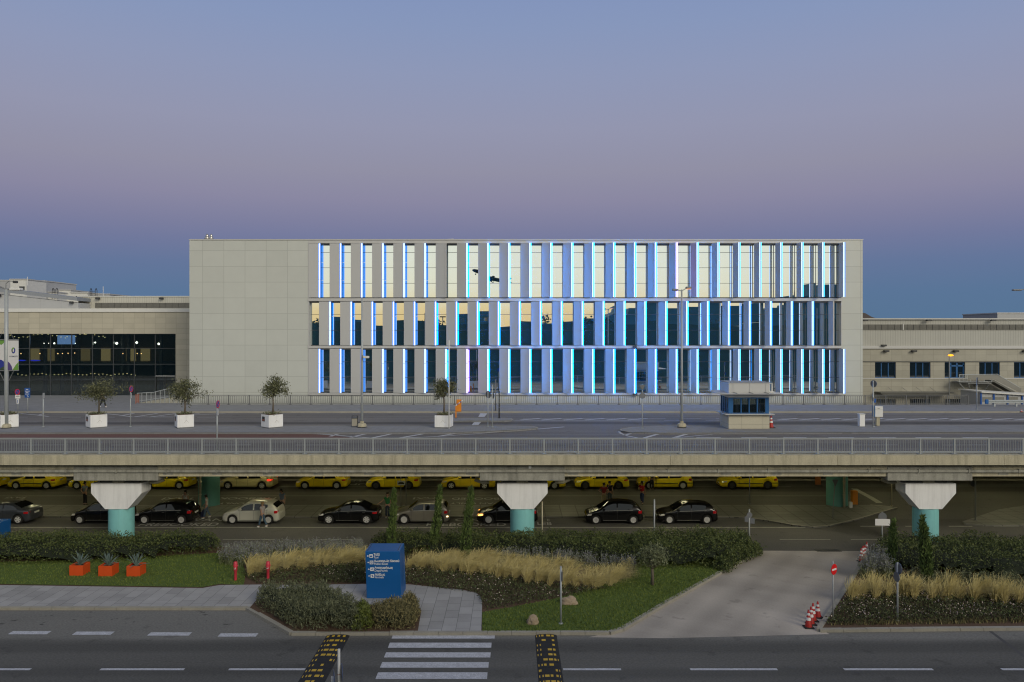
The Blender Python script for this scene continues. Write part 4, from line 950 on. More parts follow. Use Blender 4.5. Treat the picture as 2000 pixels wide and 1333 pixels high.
e, Y, h = post(1905, 1016, 925, .1, .05, 'sign_back', label='dark post with a dark disc on the right paved island'); face(e, Y, 945, .22, 180, 'dark_metal', back='dark_metal', dx=-.1)
# front posts
e, Y, h = post(1627, 1211, 1097, .11, .03, label='red no entry sign on a slim post at the edge of the ramp'); o, c, n, t, z = face(e, Y, 1112, .245, 38, 'sign_red'); bar(c, n, t, .36, .085, 0, 'sign_white', o)
e, Y, h = post(1753, 1213, 1099, .11, .04, label='front right sign post with two round discs seen from behind'); face(e, Y, 1110.5, .26, 100, 'sign_blue', back='sign_back', front=.04); face(e, Y, 1127, .23, 96, 'sign_blue', back='sign_back', front=-.05)
e, Y, h = post(1095.5, 1219, 1107, .11, .045, label='bare galvanised post on the lawn near the rocks', cat='post', name='street_post'); MB().box(.05,.075,-.12,.12,h-.62,h-.2).build('plate','sign_back',e)
e, Y, h = post(662, 1425, 1268, .02, .045, 'stone_white', label='cream sign post at the bottom edge with an edge on disc and a blue plate'); face(e, Y, 1314, .28, 106, 'sign_blue', back='sign_back', front=.09); face(e, Y, 1331, 0, -74, 'sign_blue', 'plate', 'rect', .55, .62, front=.16); face(e, Y, 1330, 0, 5, 'sign_white', 'side_plate', 'rect', .1, .35, -.2)
for zz in (1.82,1.42): MB().tube([(0,0,zz),(0,0,zz+.02)], .05, 8).build('clamp','rust_red',e)
# lamp posts
def lamp_post(x, yb, ytop, Y, label, name='lamp_post', r0=.10, r1=.06, base=True):
    X = XA(x, Y); zb = UP+.12; h = ZA(ytop, Y)-zb; e = empty(name, (X, Y, zb), label, 'lamp post')
    MB().tube([(0,0,0),(0,0,h*.5),(0,0,h)], [r0,(r0+r1)/2,r1], 14).build('pole', 'galvanised', e, True)
    if base: MB().lathe([(.36,0),(.36,.18),(.30,.30),(.14,.36),(.14,.5)], n=8).build('foot', 'concrete', e); MB().lathe([(.37,0),(.37,.06)], n=8).build('footing','black_rubber',e)
    return e, h
e, h = lamp_post(707, 836, 583, 62, 'tall grey mast carrying a small white camera, beside a litter bin', 'camera_mast', .11, .06); e['category'] = 'mast'
zc = ZA(698, 62)-UP-.12; b = MB(); b.tube([(0,0,zc+.1),(.1,-.1,zc+.15),(.1,-.2,zc)], .04, 6); b.build('arm','grey_metal',e); MB().bbox(.15,.62,-.42,-.22,zc-.08,zc+.1,.03).build('camera','stone_white',e)
e, h = lamp_post(1331.5, 836, 566, 62, 'tall street lamp with two heads, left of the guard kiosk')
for s_, dz, lit in ((-1,-.05,0),(1,.12,1)):
    b = MB(); b.tube([(0,0,h-.15),(s_*.15,-.02,h-.05+dz*.3),(s_*.4,-.04,h+dz)], .035, 6); hd = b.build('arm','galvanised',e)
    MB().bbox(min(s_*.3,s_*.75),max(s_*.3,s_*.75),-.22,.14,h+dz-.06,h+dz+.10,.04).build('lamp_head','grey_metal',hd)
    if lit: MB().bbox(.36,.7,-.2,.1,h+dz-.10,h+dz-.065,.01).build('lamp_lens', emit('lamp_pinkish',(1,.45,.25),1.3), hd)
e, h = lamp_post(12.5, 836, 566, 61.5, 'left tall street lamp with banner arms and double curved heads', r0=.16, r1=.13)
b = MB(); b.tube([(0,0,h),(.25,0,h+.06),(1.2,-.1,h-.02)], .06, 6); b.tube([(0,0,h),(-.4,0,h+.2),(-1.2,0,h+.25)], .06, 6); b.tube([(-.1,.1,h),(-.1,.1,h+.45),(.12,.1,h+.66),(.5,.1,h+.64)], .035, 6); a_ = b.build('arm','grey_metal',e)
MB().bbox(.42,1.25,-.4,.15,h-.1,h+.12,.06).build('lamp_head','stone_white',a_); MB().bbox(.5,.8,-.05,.2,h+.5,h+.68,.03).build('lamp_head','dark_metal',a_)
for zp in (664, 724.5):
    z_ = ZA(zp, 61.5)-UP-.12; MB().tube([(-1.3,0,z_),(0,0,z_),(.98,-.05,z_+.02)], .035, 6).build('banner_arm','grey_metal',e)
b = MB()
for s_ in (-1,1):
    z_ = ZA(664,61.5)-UP-.12; b.tube([(s_*.12,0,z_+1.),(s_*.55,0,z_+.06)], .012, 4); z_ = ZA(724.5,61.5)-UP-.12; b.tube([(s_*.12,0,z_-.9),(s_*.55,0,z_-.04)], .018, 4)
b.build('stay_rod','grey_metal',e)
# the two halves of the banner: white cloth, coloured leaf shapes, emblem and word
pbr('banner_cloth', (.62,.62,.62), .7, var=.03, scale=2); pbr('banner_green', (.14,.30,.055), .7); pbr('banner_blue', (.02,.035,.26), .7); pbr('banner_violet', (.085,.055,.20), .7); pbr('letter_dark', (.06,.08,.13), .6); pbr('dark_green', (.04,.07,.04), .7)
bz0, bz1 = ZA(723.5, 61.5), ZA(665, 61.5)
bn = empty('banner', (XA(12.5,61.5), 61.45, bz0), 'white banner with green and violet shapes and lettering, hung on the left lamp post', 'banner')
bh = bz1-bz0; bx0, bx1 = .15, .97
o = MB().box(bx0, bx1, -.01, .01, .02, bh-.02).build('cloth', 'banner_cloth', bn)
def patch(pts, mat, y=-.0125, par=None, nm='leaf_shape'):
    MB().ex(pts, y-.0008, y+.0008).build(nm, mat, par)
patch([(bx0+.36,.02),(bx1,.02),(bx1,.63),(bx1-.2,.42)], 'banner_green', par=o)
patch([(bx0,.02),(bx0+.36,.02),(bx0+.3,.3),(bx0+.15,.55),(bx0,.68)], 'banner_violet', par=o)
k = 24; cxm, czm = (bx0+bx1)/2+.02, bh*.66
for a0, a1, mt in ((-2.2,1.0,'banner_blue'),(.95,2.6,'banner_green'),(2.55,4.2,'dark_green')):
    ts = np.linspace(a0, a1, 10); outer = [(cxm+.15*math.cos(t), czm+.235*math.sin(t)) for t in ts]; inner = [(cxm+.06*math.cos(t), czm+.13*math.sin(t)) for t in ts[::-1]]
    patch(outer+inner, mt, -.0125-.001*len(mt)/10, o, 'emblem')
text_mesh('lettering', 'COSMOTE', .145, 'letter_dark', o, Matrix.Translation((cxm, -.013, bh*.44)) @ Matrix.Rotation(R(90),4,'X'), 'CENTER', .001, .95, .004)
o2 = MB().box(-1.25, -.15, -.01, .01, .02, bh-.02).build('cloth', 'banner_cloth', bn)
patch([(-1.25,.02),(-.15,.02),(-.15,.66),(-.35,.80),(-.7,.84),(-1.25,.7)], 'banner_blue', par=o2); patch([(-.15,bh-.02),(-.75,bh-.02),(-.62,bh-.25),(-.35,bh-.36),(-.15,bh-.2)], 'banner_green', par=o2)
patch([(-.55,.02),(-.15,.02),(-.15,.3),(-.3,.25)], 'dark_green', -.0145, o2)
# right lamp reaching in from outside the frame
e, h = lamp_post(2022, 836, 567, 62, 'right street lamp whose arm reaches in from the picture edge'); b = MB(); b.tube([(0,0,h),(-.9,0,h+.05),(-1.2,0,h)], .04, 6); a_ = b.build('arm','grey_metal',e); MB().bbox(-1.78,-1.1,-.15,.15,h-.06,h+.06,.04).build('lamp_head','grey_metal',a_)
e = empty('lamp_post', (XA(1854,90), 90, 2), 'small lit orange street lamp in front of the right wing', 'lamp post'); hz_ = ZA(696,90)-2; MB().tube([(0,0,0),(0,0,hz_),(.1,0,hz_+.08)], .05, 8).build('pole','grey_metal',e,True)
MB().lathe([(0,-.1),(.22,-.06),(.30,0),(.2,.1),(0,.14)], (.14,-.05,hz_+.08), n=12).build('lamp_head', emit('sodium',(1,.33,.02),2.6), e, True)
# bins, cabinets, boxes
X, Y = G(693, 834, UP+.12); e = empty('litter_bin', (X, Y, UP+.12), 'cream square litter bin in a dark frame at the foot of the camera mast', 'bin'); MB().bbox(-.2,.2,-.2,.2,.06,.66,.02).build('bin_body','stone_kerb',e); b = MB()
for sx_ in (-.22,.22): b.box(sx_-.02,sx_+.02,-.03,.03,0,.85)
b.box(-.22,.22,-.03,.03,.83,.87); b.box(-.21,.21,-.2,.2,.68,.72); b.build('frame','dark_metal',e)
X, Y = G(1714, 832, UP+.12); e = empty('utility_cabinet', (X, Y, UP+.12), 'cream cabinet raised on a narrow stone foot', 'cabinet'); MB().bbox(-.15,.12,-.15,.15,0,.7,.02).build('foot','concrete',e); o = MB().bbox(-.3,.34,-.22,.22,.7,1.55,.03).build('cabinet_body','stone_white',e); MB().box(-.1,.06,-.228,-.22,1.36,1.40).build('badge','grey_metal',o); MB().bbox(-.36,-.3,-.18,.18,.72,1.6,.01).build('side_door','blue_frame',e); MB().box(-.3,.34,-.2235,-.2205,1.28,1.29).build('seam','sign_back',o)
X, Y = G(1682, 833, UP+.12); e = empty('white_cabinet', (X, Y, UP+.12), 'plain slim white cabinet left of the cream cabinet', 'cabinet'); MB().bbox(-.20,.22,-.2,.2,0,.95,.02).build('cabinet_body','sign_white',e); MB().bbox(-.25,.25,-.23,.23,.951,1.0,.01).build('lid','stone_white',e)
X, Y = G(896, 804, UP+.12); e = empty('barrier_box', (X, Y, UP+.12), 'orange barrier box on the far pavement with its striped boom', 'barrier'); MB().bbox(-.2,.24,-.2,.2,0,1.12,.02).build('cabinet_body','orange_box',e)
bo = MB()
for k in range(5): bo.k = k % 2; bo.tube([(-.25+k*.13,-.35,.58+k*.1),(-.25+(k+1)*.13,-.35,.58+(k+1)*.1)], .045, 6)
bo.build('boom', ['sign_white','sign_blue'], e)
X, Y = G(890.5, 817, UP+.12); e = empty('barrier_post', (X, Y, UP+.12), 'slim orange post on the median in front of the barrier box', 'post'); MB().bbox(-.05,.05,-.05,.05,0,1.05,.01).build('shaft','orange_box',e); MB().bbox(-.12,.12,-.12,.12,0,.04,.01).build('foot_plate','dark_metal',e)
X, Y = G(1668, 985, .1); e = empty('barrier_box', (X, Y, .1), 'orange barrier box beside the rear turquoise column', 'barrier'); MB().bbox(-.19,.22,-.2,.2,0,1.05,.02).build('cabinet_body','orange_box',e); MB().lathe([(.0,-.05),(.05,0),(0,.05)],(.24,-.1,1.0),n=8).build('lamp','sign_white',e)
X, Y = G(1597.5, 948, .12); e = empty('wooden_board', (X, Y, .12), 'brown orange upright board on the far pavement under the viaduct', 'board'); MB().bbox(-.24,.24,-.05,.05,0,1.6,.01).build('panel', pbr('brown_orange',(.28,.095,.02),.6), e); MB().bbox(-.3,.3,-.2,.2,0,.05,.01).build('foot','dark_metal',e)
X, Y = G(1660, 991, .1); tag(MB().bbox(-.1,.12,-.12,.12,0,.42,.02).build('electric_box','stone_white',None,False,(X,Y-.1,.1)), 'small white electric box at the foot of the rear column', 'box')
X, Y = G(-10, 1066, .1); e = empty('blue_sign_box', (X, Y, .1), 'blue sign box cut by the left edge of the picture', 'sign'); MB().bbox(-.7,.42,-.4,.9,.0,1.45,.02).build('sign_body','blue_paint',e); MB().box(-.72,.44,-.42,.92,0,.04).build('base_plate','dark_metal',e)
X, Y = G(685, 1183, .12); e = empty('path_bollard', (X, Y, .12), 'short dark grey bollard light in the shrubs left of the blue sign', 'bollard'); MB().tube([(0,0,0),(0,0,.52)], .06, 12).build('shaft','sign_back',e,True); MB().tube([(0,0,.525),(0,0,.60)], .085, 12).build('cap','grey_metal',e,True)
# hydrants
for x, yb, yt, lb in ((460,1134,1097,'left red hydrant post on the lawn edge'),(523.5,1132,1096.5,'right red hydrant post among the feather grass')):
    X, Y = G(x, yb, .1); e = empty('hydrant', (X, Y, .1), lb, 'hydrant', 'red hydrants'); h = ZA(yt, Y)-.1
    MB().lathe([(.075,0),(.075,h*.5),(.10,h*.52),(.10,h*.95),(.06,h)], n=14).build('barrel','red_paint',e,True); MB().tube([(0,0,h*.7),(0,-.14,h*.7)], .045, 10).build('outlet','red_paint',e,True); MB().tube([(-.13,0,h*.78),(.13,0,h*.78)], .04, 8).build('side_outlets','red_paint',e,True)
    MB().box(-.05,.05,-.108,-.1,h*.62,h*.72).build('plate','sign_white',e)
# speed humps
def hump(x0, x1, y0, y1, lb):
    e = empty('speed_hump', ((x0+x1)/2, (y0+y1)/2, .006), lb, 'speed hump', 'rubber speed humps'); hw = (x1-x0)/2; n = int((y1-y0)/.49); rn = random.Random(len(lb))
    seg = MB(); prof = [(-hw,0),(-hw*.75,.035),(-hw*.35,.055),(hw*.35,.055),(hw*.75,.035),(hw,0)]
    ty = MB(); tiles = 0
    for k in range(n):
        a = -(y1-y0)/2+k*(y1-y0)/n; c = a+(y1-y0)/n
        seg.ex(prof, a+.006, c-.006)
        for j in range(4):
            wear = rn.random()
            if wear < .30 and k not in (n-1,): continue
            u0 = -hw*.9+j*hw*.46; u1 = u0+hw*.36*(1 if wear > .45 else .6)
            zf = lambda u_: np.interp(u_, [p[0] for p in prof], [p[1] for p in prof])+.004
            ym = (a+c)/2; ty.add([(u0,ym-.09,zf(u0)),(u1,ym-.09,zf(u1)),(u1,ym+.11,zf(u1)),(u0,ym+.11,zf(u0))], [(0,1,2,3)])
    seg.build('rubber_segments','black_rubber',e); ty.build('reflector_tiles','sign_yellow',e)
hump(-8.08,-7.06,29.2,34.75,'left rubber speed hump with yellow tiles, beside the cream sign post'); hump(1.0,1.95,29.2,34.8,'right rubber speed hump with worn yellow tiles, right of the zebra crossing')
# cones
def cone(e, h, r):
    MB().bbox(-r*1.35,r*1.35,-r*1.35,r*1.35,0,.05,.012).build('base','black_rubber',e)
    MB().lathe([(r,.05),(r*.92,.10),(r*.22,h-.01),(.0,h)], n=16).build('cone_body','cone_red',e,True)
    for a, c in ((.42,.58),(.70,.82)):
        f_ = lambda t: r*.94+(r*.22-r*.94)*(t*h-.10)/(h-.11)+.004
        MB().lathe([(f_(a),a*h),(f_(c),c*h)], n=16).build('reflective_band','sign_white',e,True)
cl = ['nearest cone of the front group, standing at the kerb corner','second cone of the front group, half hidden by the nearest','orange faded cone of the front group with two white bands','rearmost cone of the front group with a bluish band']
for (x, yb, h), lb in zip(((1579,1226,.80),(1584,1219.5,.80),(1588,1213,.82),(1597,1206,.74)), cl):
    X, Y = G(x, yb, .01); e = empty('traffic_cone', (X, Y, .01), lb, 'traffic cone', 'cones at the front corner of the ramp'); cone(e, h, .155)
cl = ['nearest cone of the far group by the lavender bush','second cone of the far group','third cone of the far group','rearmost cone of the far group']
for (x, yb, h), lb in zip(((1682,1097,.76),(1685.5,1093,.80),(1689,1090,.74),(1693,1087,.86)), cl):
    X, Y = G(x, yb, .01); e = empty('traffic_cone', (X, Y, .01), lb, 'traffic cone', 'cones at the far corner of the ramp'); cone(e, h, .145)
X, Y = G(1506, 836, UP+.12); e = empty('traffic_cone', (X, Y, UP+.12), 'single orange cone tucked behind the right side of the kiosk', 'traffic cone'); cone(e, .95, .2)
X, Y = G(1995, 806, UP+.12); e = empty('traffic_cone', (X, Y, UP+.12), 'tiny orange cone by the guard rail at the right edge', 'traffic cone'); cone(e, .3, .1)
# rocks
for x, yb, w, h, d, lb, sd in ((1112,1183,.84,.38,.5,'long pale rock on the lawn beside the bare post',3),(1040,1222,.50,.40,.42,'smaller orange brown rock on the lawn near the kerb',8)):
    X, Y = G(x, yb, .11); rn = np.random.default_rng(sd)
    import bmesh
    bm = bmesh.new(); bmesh.ops.create_icosphere(bm, subdivisions=3, radius=1)
    from mathutils import noise
    for v in bm.verts:
        p = v.co.copy(); k = 1+.35*noise.noise(p*1.3+Vector((sd,0,0)))+.14*noise.noise(p*3.7); k = max(.5, k)
        q_ = p*k; q_.z = max(q_.z, -.55); q_ = Vector((round(q_.x*5)/5*.5+q_.x*.5, round(q_.y*5)/5*.5+q_.y*.5, round(q_.z*6)/6*.4+q_.z*.6)); v.co = Vector((q_.x*w/2, q_.y*d/2, (q_.z+.5)*h/1.5))
    me = bpy.data.meshes.new('rock'); bm.to_mesh(me); bm.free(); me.materials.append(M['rock']); o = bpy.data.objects.new('rock', me); col.objects.link(o); o.location = (X, Y+.2, .1); tag(o, lb, 'rock')
# ---------------------------------------------------------------- blue direction sign box
sb_ = empty('direction_sign', (XA(750,39.25), 39.25, .12), 'large blue box sign with white arrows, pictograms and Greek and English lines', 'sign')
wb, wt, hs, dp = .85, .84, 2.33, 1.5
xs0, xs1 = XA(716,39.25)-sb_.location.x, XA(784,39.25)-sb_.location.x
b = MB(); xt0, xt1 = XA(713.2,39.25)-sb_.location.x, XA(780.5,39.25)-sb_.location.x
b.add([(xs0,0,0),(xs1,0,0),(xs1+.02,dp,0),(xs0+.02,dp,0),(xt0,0,hs),(xt1,0,hs),(xt1+.02,dp,hs),(xt0+.02,dp,hs)], [(3,2,1,0),(4,5,6,7),(0,1,5,4),(1,2,6,5),(2,3,7,6),(3,0,4,7)])
body = b.build('sign_body', 'blue_paint', sb_); bv = body.modifiers.new('bevel', 'BEVEL'); bv.width = .02; bv.segments = 2
b = MB(); b.box(xt0+.09,xt0+.12,.08,dp-.08,hs+.001,hs+.004); b.box(xt1-.12,xt1-.09,.08,dp-.08,hs+.001,hs+.004); b.build('top_seam','dark_metal',sb_)
b = MB(); b.box(xs1-.075,xs1-.065,-.0035,-.001,.05,hs-.05); b.build('front_seam','blue_frame',sb_)
pz = lambda y: ZA(y, 39.25)-.12
pxx = lambda x: XA(x, 39.25)-sb_.location.x
RX = Matrix.Rotation(R(90), 4, 'X')
for k, (y1, y2, g, en) in enumerate(((1083.6,1089.2,'Ταξί','Taxi'),(1096.2,1101.8,'Λεωφορεία Κοινού','Public Buses'),(1109.4,1115,'Αναχωρήσεις','Departures'),(1122.6,1128,'Αφίξεις','Arrivals'))):
    off = k*.022+.01; yy = -.006
    text_mesh('lettering', g, .150, 'sign_white', sb_, Matrix.Translation((pxx(729.3)+off, yy, pz(y1)-.045)) @ RX, 'LEFT', .002, .93, .006)
    text_mesh('lettering', en, .150, 'sign_white', sb_, Matrix.Translation((pxx(729.3)+off, yy, pz(y2)-.045)) @ RX, 'LEFT', .002, .93, .001)
    c_x, c_z = pxx(724.4)+off, pz((y1+y2)/2)
    ic = MB().bbox(c_x-.088, c_x+.088, -.008, -.001, c_z-.088, c_z+.088, .003).build('pictogram', 'sign_white', sb_)
    g_ = MB()
    if k == 0: g_.ex([(c_x-.06,c_z-.045),(c_x+.06,c_z-.045),(c_x+.06,c_z-.005),(c_x+.035,c_z+.005),(c_x+.02,c_z+.04),(c_x-.02,c_z+.04),(c_x-.035,c_z+.005),(c_x-.06,c_z-.005)], -.0105, -.0085)
    elif k == 1: g_.ex([(c_x-.05,c_z-.05),(c_x+.05,c_z-.05),(c_x+.05,c_z+.055),(c_x-.05,c_z+.055)], -.0105, -.0085)
    else:
        s_ = 1 if k == 2 else -1; g_.ex([(c_x-.06,c_z-.02*s_-.012),(c_x+.06,c_z+.03*s_-.012),(c_x+.06,c_z+.03*s_+.012),(c_x-.06,c_z-.02*s_+.012)], -.0105, -.0085); g_.ex([(c_x-.01,c_z-.05),(c_x+.02,c_z-.05),(c_x+.03,c_z+.02),(c_x+.01,c_z+.05),(c_x-.01,c_z+.05)], -.0108, -.0085)
    g_.build('symbol','sign_blue',ic)
    if k == 1: MB().box(c_x-.035,c_x+.035,-.0125,-.0106,c_z-.005,c_z+.035).build('symbol','sign_white',ic)
    a_ = MB(); ax = pxx(718)+off; a_.ex([(ax-.045,c_z),(ax+.0,c_z+.045),(ax+.0,c_z+.016),(ax+.05,c_z+.016),(ax+.05,c_z-.016),(ax+.0,c_z-.016),(ax+.0,c_z-.045)], -.004, -.001); a_.build('arrow','sign_white',sb_)
# tall outlined letters on the right side, reading upwards
mt = Matrix.Translation((xt1+.012, .55, .45)) @ Matrix.Rotation(R(90),4,'Z') @ RX @ Matrix.Rotation(R(90),4,'Z')
pbr('letter_pale', (.16,.27,.45), .5)
text_mesh('side_lettering', 'TERMINAL', .42, 'letter_pale', sb_, Matrix.Translation((xs1+.012, 1.0, .42)) @ Matrix.Rotation(R(90),4,'Z') @ RX @ Matrix.Rotation(R(90),4,'Z'), 'LEFT', .002, .72, -.004)
# ---------------------------------------------------------------- cars
def paintm(name, c, metal=.0, rough=.25):
    pbr(name, c, rough, metal, coat=.45, spec=.35, var=.02, scale=1)
paintm('car_black', (.003,.003,.0035)); paintm('car_grey', (.05,.056,.068), .3, .3); paintm('car_silver', (.58,.58,.50), .25, .3); paintm('car_bronze', (.19,.18,.15), .3, .3)
paintm('taxi_yellow', (.85,.66,.010), 0, .3); paintm('taxi_yellow_dull', (.78,.58,.014), 0, .35); paintm('taxi_cream', (.70,.62,.30), 0, .3)
pbr('tyre', (.014,.014,.014), .8); pbr('rim', (.74,.74,.72), .35, .35); pbr('rim_dark', (.10,.10,.10), .4, .6); pbr('rim_hub', (.02,.02,.02), .6)
pbr('tail_red', (.45,.008,.012), .15, coat=1.); pbr('head_clear', (.62,.60,.52), .12, .2, coat=1.); pbr('chrome', (.7,.7,.7), .15, 1.); pbr('plate_white', (.62,.62,.56), .5); pbr('belt_highlight', (.42,.43,.42), .3, .3); pbr('trim_black', (.015,.015,.015), .5)
emit('tail_lit', (1,.02,.01), 2.6); emit('head_lit', (1,.42,.10), 3.2); emit('rev_lit', (1,.72,.35), 3.0)
PROF = {
 # top outline (s, z) for front 0 .. rear 1; glass s range: cowl, screen top, roof end, rear glass foot; pillar B
 'hatch': dict(L=4.05, W=1.74, top=[(0,.50),(.012,.66),(.05,.76),(.13,.86),(.235,.955),(.30,1.12),(.39,1.36),(.48,1.465),(.60,1.49),(.76,1.455),(.87,1.37),(.945,1.13),(.978,.98),(.99,.80),(1,.52)], g=(.235,.42,.865,.965), side=(.30,.555,.80), belt=(.87,.98), wheels=(.185,.815), wr=.315),
 'mini': dict(L=3.75, W=1.68, top=[(0,.50),(.012,.68),(.05,.78),(.13,.88),(.21,.97),(.29,1.17),(.39,1.42),(.48,1.52),(.60,1.535),(.78,1.49),(.88,1.38),(.95,1.12),(.98,.98),(.992,.80),(1,.52)], g=(.21,.42,.875,.965), side=(.28,.55,.82), belt=(.88,.98), wheels=(.175,.83), wr=.305),
 'sedan': dict(L=4.6, W=1.78, top=[(0,.48),(.012,.64),(.05,.74),(.14,.83),(.265,.935),(.32,1.07),(.40,1.28),(.47,1.40),(.57,1.44),(.68,1.41),(.76,1.29),(.85,1.075),(.90,1.04),(.965,1.01),(.985,.90),(1,.50)], g=(.265,.43,.69,.85), side=(.33,.55,.79), belt=(.86,.95), wheels=(.185,.80), wr=.33),
 'estate': dict(L=4.45, W=1.80, top=[(0,.48),(.012,.66),(.05,.77),(.13,.87),(.24,.965),(.31,1.15),(.40,1.39),(.48,1.48),(.60,1.51),(.76,1.48),(.90,1.40),(.955,1.14),(.982,1.0),(.992,.80),(1,.50)], g=(.24,.42,.895,.968), side=(.30,.55,.83), belt=(.88,1.0), wheels=(.19,.81), wr=.335),
}
def wheel(parent, x, y, side, r, rim, spokes):
    w = MB(); wd = .20
    w.lathe([(r*.66,-wd/2),(r*.92,-wd/2),(r,-wd*.36),(r,wd*.36),(r*.92,wd/2),(r*.66,wd/2),(r*.64,0)], axis='Y', n=28)
    t = w.build('wheel', 'tyre', parent, True, (x, y, r))
    b = MB(); yo = side*wd*.40
    b.lathe([(r*.56,yo),(r*.67,yo),(r*.67,yo-side*.05),(r*.60,yo-side*.09)], axis='Y', n=28)
    for k in range(spokes):
        a = 2*math.pi*k/spokes; hw_ = min(.16, 1.15/spokes); c, s_ = math.cos(a), math.sin(a)
        pts = [(r*.10,-r*hw_*.9),(r*.60,-r*hw_*1.15),(r*.60,r*hw_*1.15),(r*.10,r*hw_*.9)]
        q_ = [(u*c-v*s_, u*s_+v*c) for u, v in pts]; y0 = yo-side*.004; y1 = yo-side*.035
        b.add([(p[0],y0,p[1]) for p in q_]+[(p[0],y1,p[1]) for p in q_], [(0,1,2,3),(7,6,5,4),(0,4,5,1),(1,5,6,2),(2,6,7,3),(3,7,4,0)])
    b.lathe([(0,yo+side*.004),(r*.15,yo+side*.002),(r*.17,yo-side*.02)], axis='Y', n=14)
    b.build('rim', rim, t); MB().lathe([(0,yo-side*.06),(r*.63,yo-side*.06)], axis='Y', n=20).build('brake', 'rim_hub', t)
    return t
def car(kind, X, Y, paint, label, rim='rim', spokes=10, yaw=0., glow=None, trim=False, L=None, ground=.004, handle='same', cat='car', group='cars waiting in the front lane', sidelights=True, zs=1.):
    p = PROF[kind]; L = L or p['L']; W = p['W']/2
    root = empty('parked_car' if cat == 'car' else 'taxi', (X, Y, ground), label, cat, group, R(yaw))
    tx, tz = [a for a,_ in p['top']], [b*zs for _,b in p['top']]
    ws = [w*L-L/2 for w in p['wheels']]; wr = p['wr']; ar = wr+.055
    ss = sorted(set([0,.004,.012,.03,.06,.1,.94,.965,.98,.99,.997,1]+list(np.linspace(.12,.92,26))+[((x+ar*k)+L/2)/L for x in ws for k in (-1,-.97,-.9,-.75,-.5,-.2,.2,.5,.75,.9,.97,1)]+[g for g in p['g']]))
    ss = [s for s in ss if 0 <= s <= 1]
    def top(s):  return float(np.interp(s, tx, tz))
    def smooth_top(s):
        d = .012; return (top(max(0,s-d))+2*top(s)+top(min(1,s+d)))/4
    def belt(s): return np.interp(s, [0,1], p['belt'])*zs
    def shoulder(s): return min(belt(s), smooth_top(s)-.035)
    def plan(s):  # half width factor, rounded nose and tail
        f = 1.
        if s < .14: f = .80+.20*math.sqrt(max(0, 1-((.14-s)/.14)**2.2))
        if s > .90: f = .84+.16*math.sqrt(max(0, 1-((s-.90)/.10)**2.4))
        return f
    def bottom(s):
        x = s*L-L/2; z = .20+(.06 if s < .03 or s > .97 else 0)
        for w in ws:
            d = abs(x-w)
            if d < ar: z = max(z, wr+math.sqrt(max(0, ar*ar-d*d)))
        return z
    g0, g1, g2, g3 = p['g']
    def section(s):
        w = W*plan(s); zb, sh, tp = bottom(s), shoulder(s), smooth_top(s)
        gh = max(0., tp-sh-.035); k = min(1., gh/.30)
        wt = w*(.965-.05*(1-k))-gh*.30
        mid = max(zb+.02, min(.52, sh-.12)); lo = max(zb, .20)
        low = min(lo, mid-.01)
        return [(w*.86, low), (w*.965, low), (w*.985, low+(mid-low)*.4), (w, mid), (w*.995, mid+(sh-mid)*.6), (w*.965, sh), (wt+.028*k+.0, tp-.075*k-.012), (wt-.055, tp-.012), (wt*.5, tp+.012), (0, tp+.018)]
    secs = [section(s) for s in ss]; nrow = len(secs[0])
    b = MB(); vs = []
    for s, sec in zip(ss, secs):
        x = s*L-L/2
        for y, z in sec: vs.append((x, -y, z))
        for y, z in sec[-2::-1]: vs.append((x, y, z))
    m = 2*nrow-1; fs = []
    for i in range(len(ss)-1):
        for j in range(m-1): fs.append((i*m+j, (i+1)*m+j, (i+1)*m+j+1, i*m+j+1))
    fs.append(tuple(range(m))); fs.append(tuple((len(ss)-1)*m+j for j in range(m))[::-1])
    b.add(vs, fs); b.build('body', paint, root, True)
    u = MB(); u.box(-L/2+.25, L/2-.25, -W*.84, W*.84, .16, .55); u.build('underbody', 'trim_black', root)
    def surf(s, z):  # half width of the flank at height z
        sec = section(s)
        ys = [q_[0] for q_ in sec[:8]]; zs_ = [q_[1] for q_ in sec[:8]]
        return float(np.interp(z, zs_, ys))
    # side windows follow the flank
    for side in (-1, 1):
        a0, bp, c0 = p['side']
        for (sa, sb2) in ((a0, bp-.012), (bp+.012, c0)):
            n = 9; vs = []; fs = []
            for i in range(n):
                s = sa+(sb2-sa)*i/(n-1); lo = shoulder(s)+.035; hi = max(lo+.004, smooth_top(s)-.125)
                if kind != 'sedan' and sb2 == c0 and i >= n-2: lo = lo+(hi-lo)*(.25*(i-(n-3)))
                if kind == 'sedan' and sb2 == c0 and i >= n-2: hi = lo+(hi-lo)*(.75 if i == n-2 else .12)
                for k in range(4):
                    z = lo+(hi-lo)*k/3; vs.append((s*L-L/2, side*(surf(s, z)+.007), z))
            for i in range(n-1):
                for k in range(3): q_ = (i*4+k, (i+1)*4+k, (i+1)*4+k+1, i*4+k+1); fs.append(q_[::-1] if side < 0 else q_)
            MB().add(vs, fs).build('side_window', 'car_glass', root, True)
    # windscreen and rear glass lie on the roof line
    for nm, (sa, sb2) in (('windscreen', (g0+.02, g1-.015)), ('rear_window', (g2+.015, g3-.01))):
        n = 7; vs = []; fs = []
        for i in range(n):
            s = sa+(sb2-sa)*i/(n-1); sec = section(s)
            row = [(-(sec[7][0]-.03), sec[7][1]), (-sec[8][0], sec[8][1]), (0, sec[9][1]), (sec[8][0], sec[8][1]), (sec[7][0]-.03, sec[7][1])]
            ddx = -.006 if nm == 'windscreen' else .006
            vs += [(s*L-L/2+ddx, y, z+.012) for y, z in row]
        for i in range(n-1):
            for k in range(4): fs.append((i*5+k, (i+1)*5+k, (i+1)*5+k+1, i*5+k+1))
        MB().add(vs, fs).build(nm, 'car_glass', root, True)
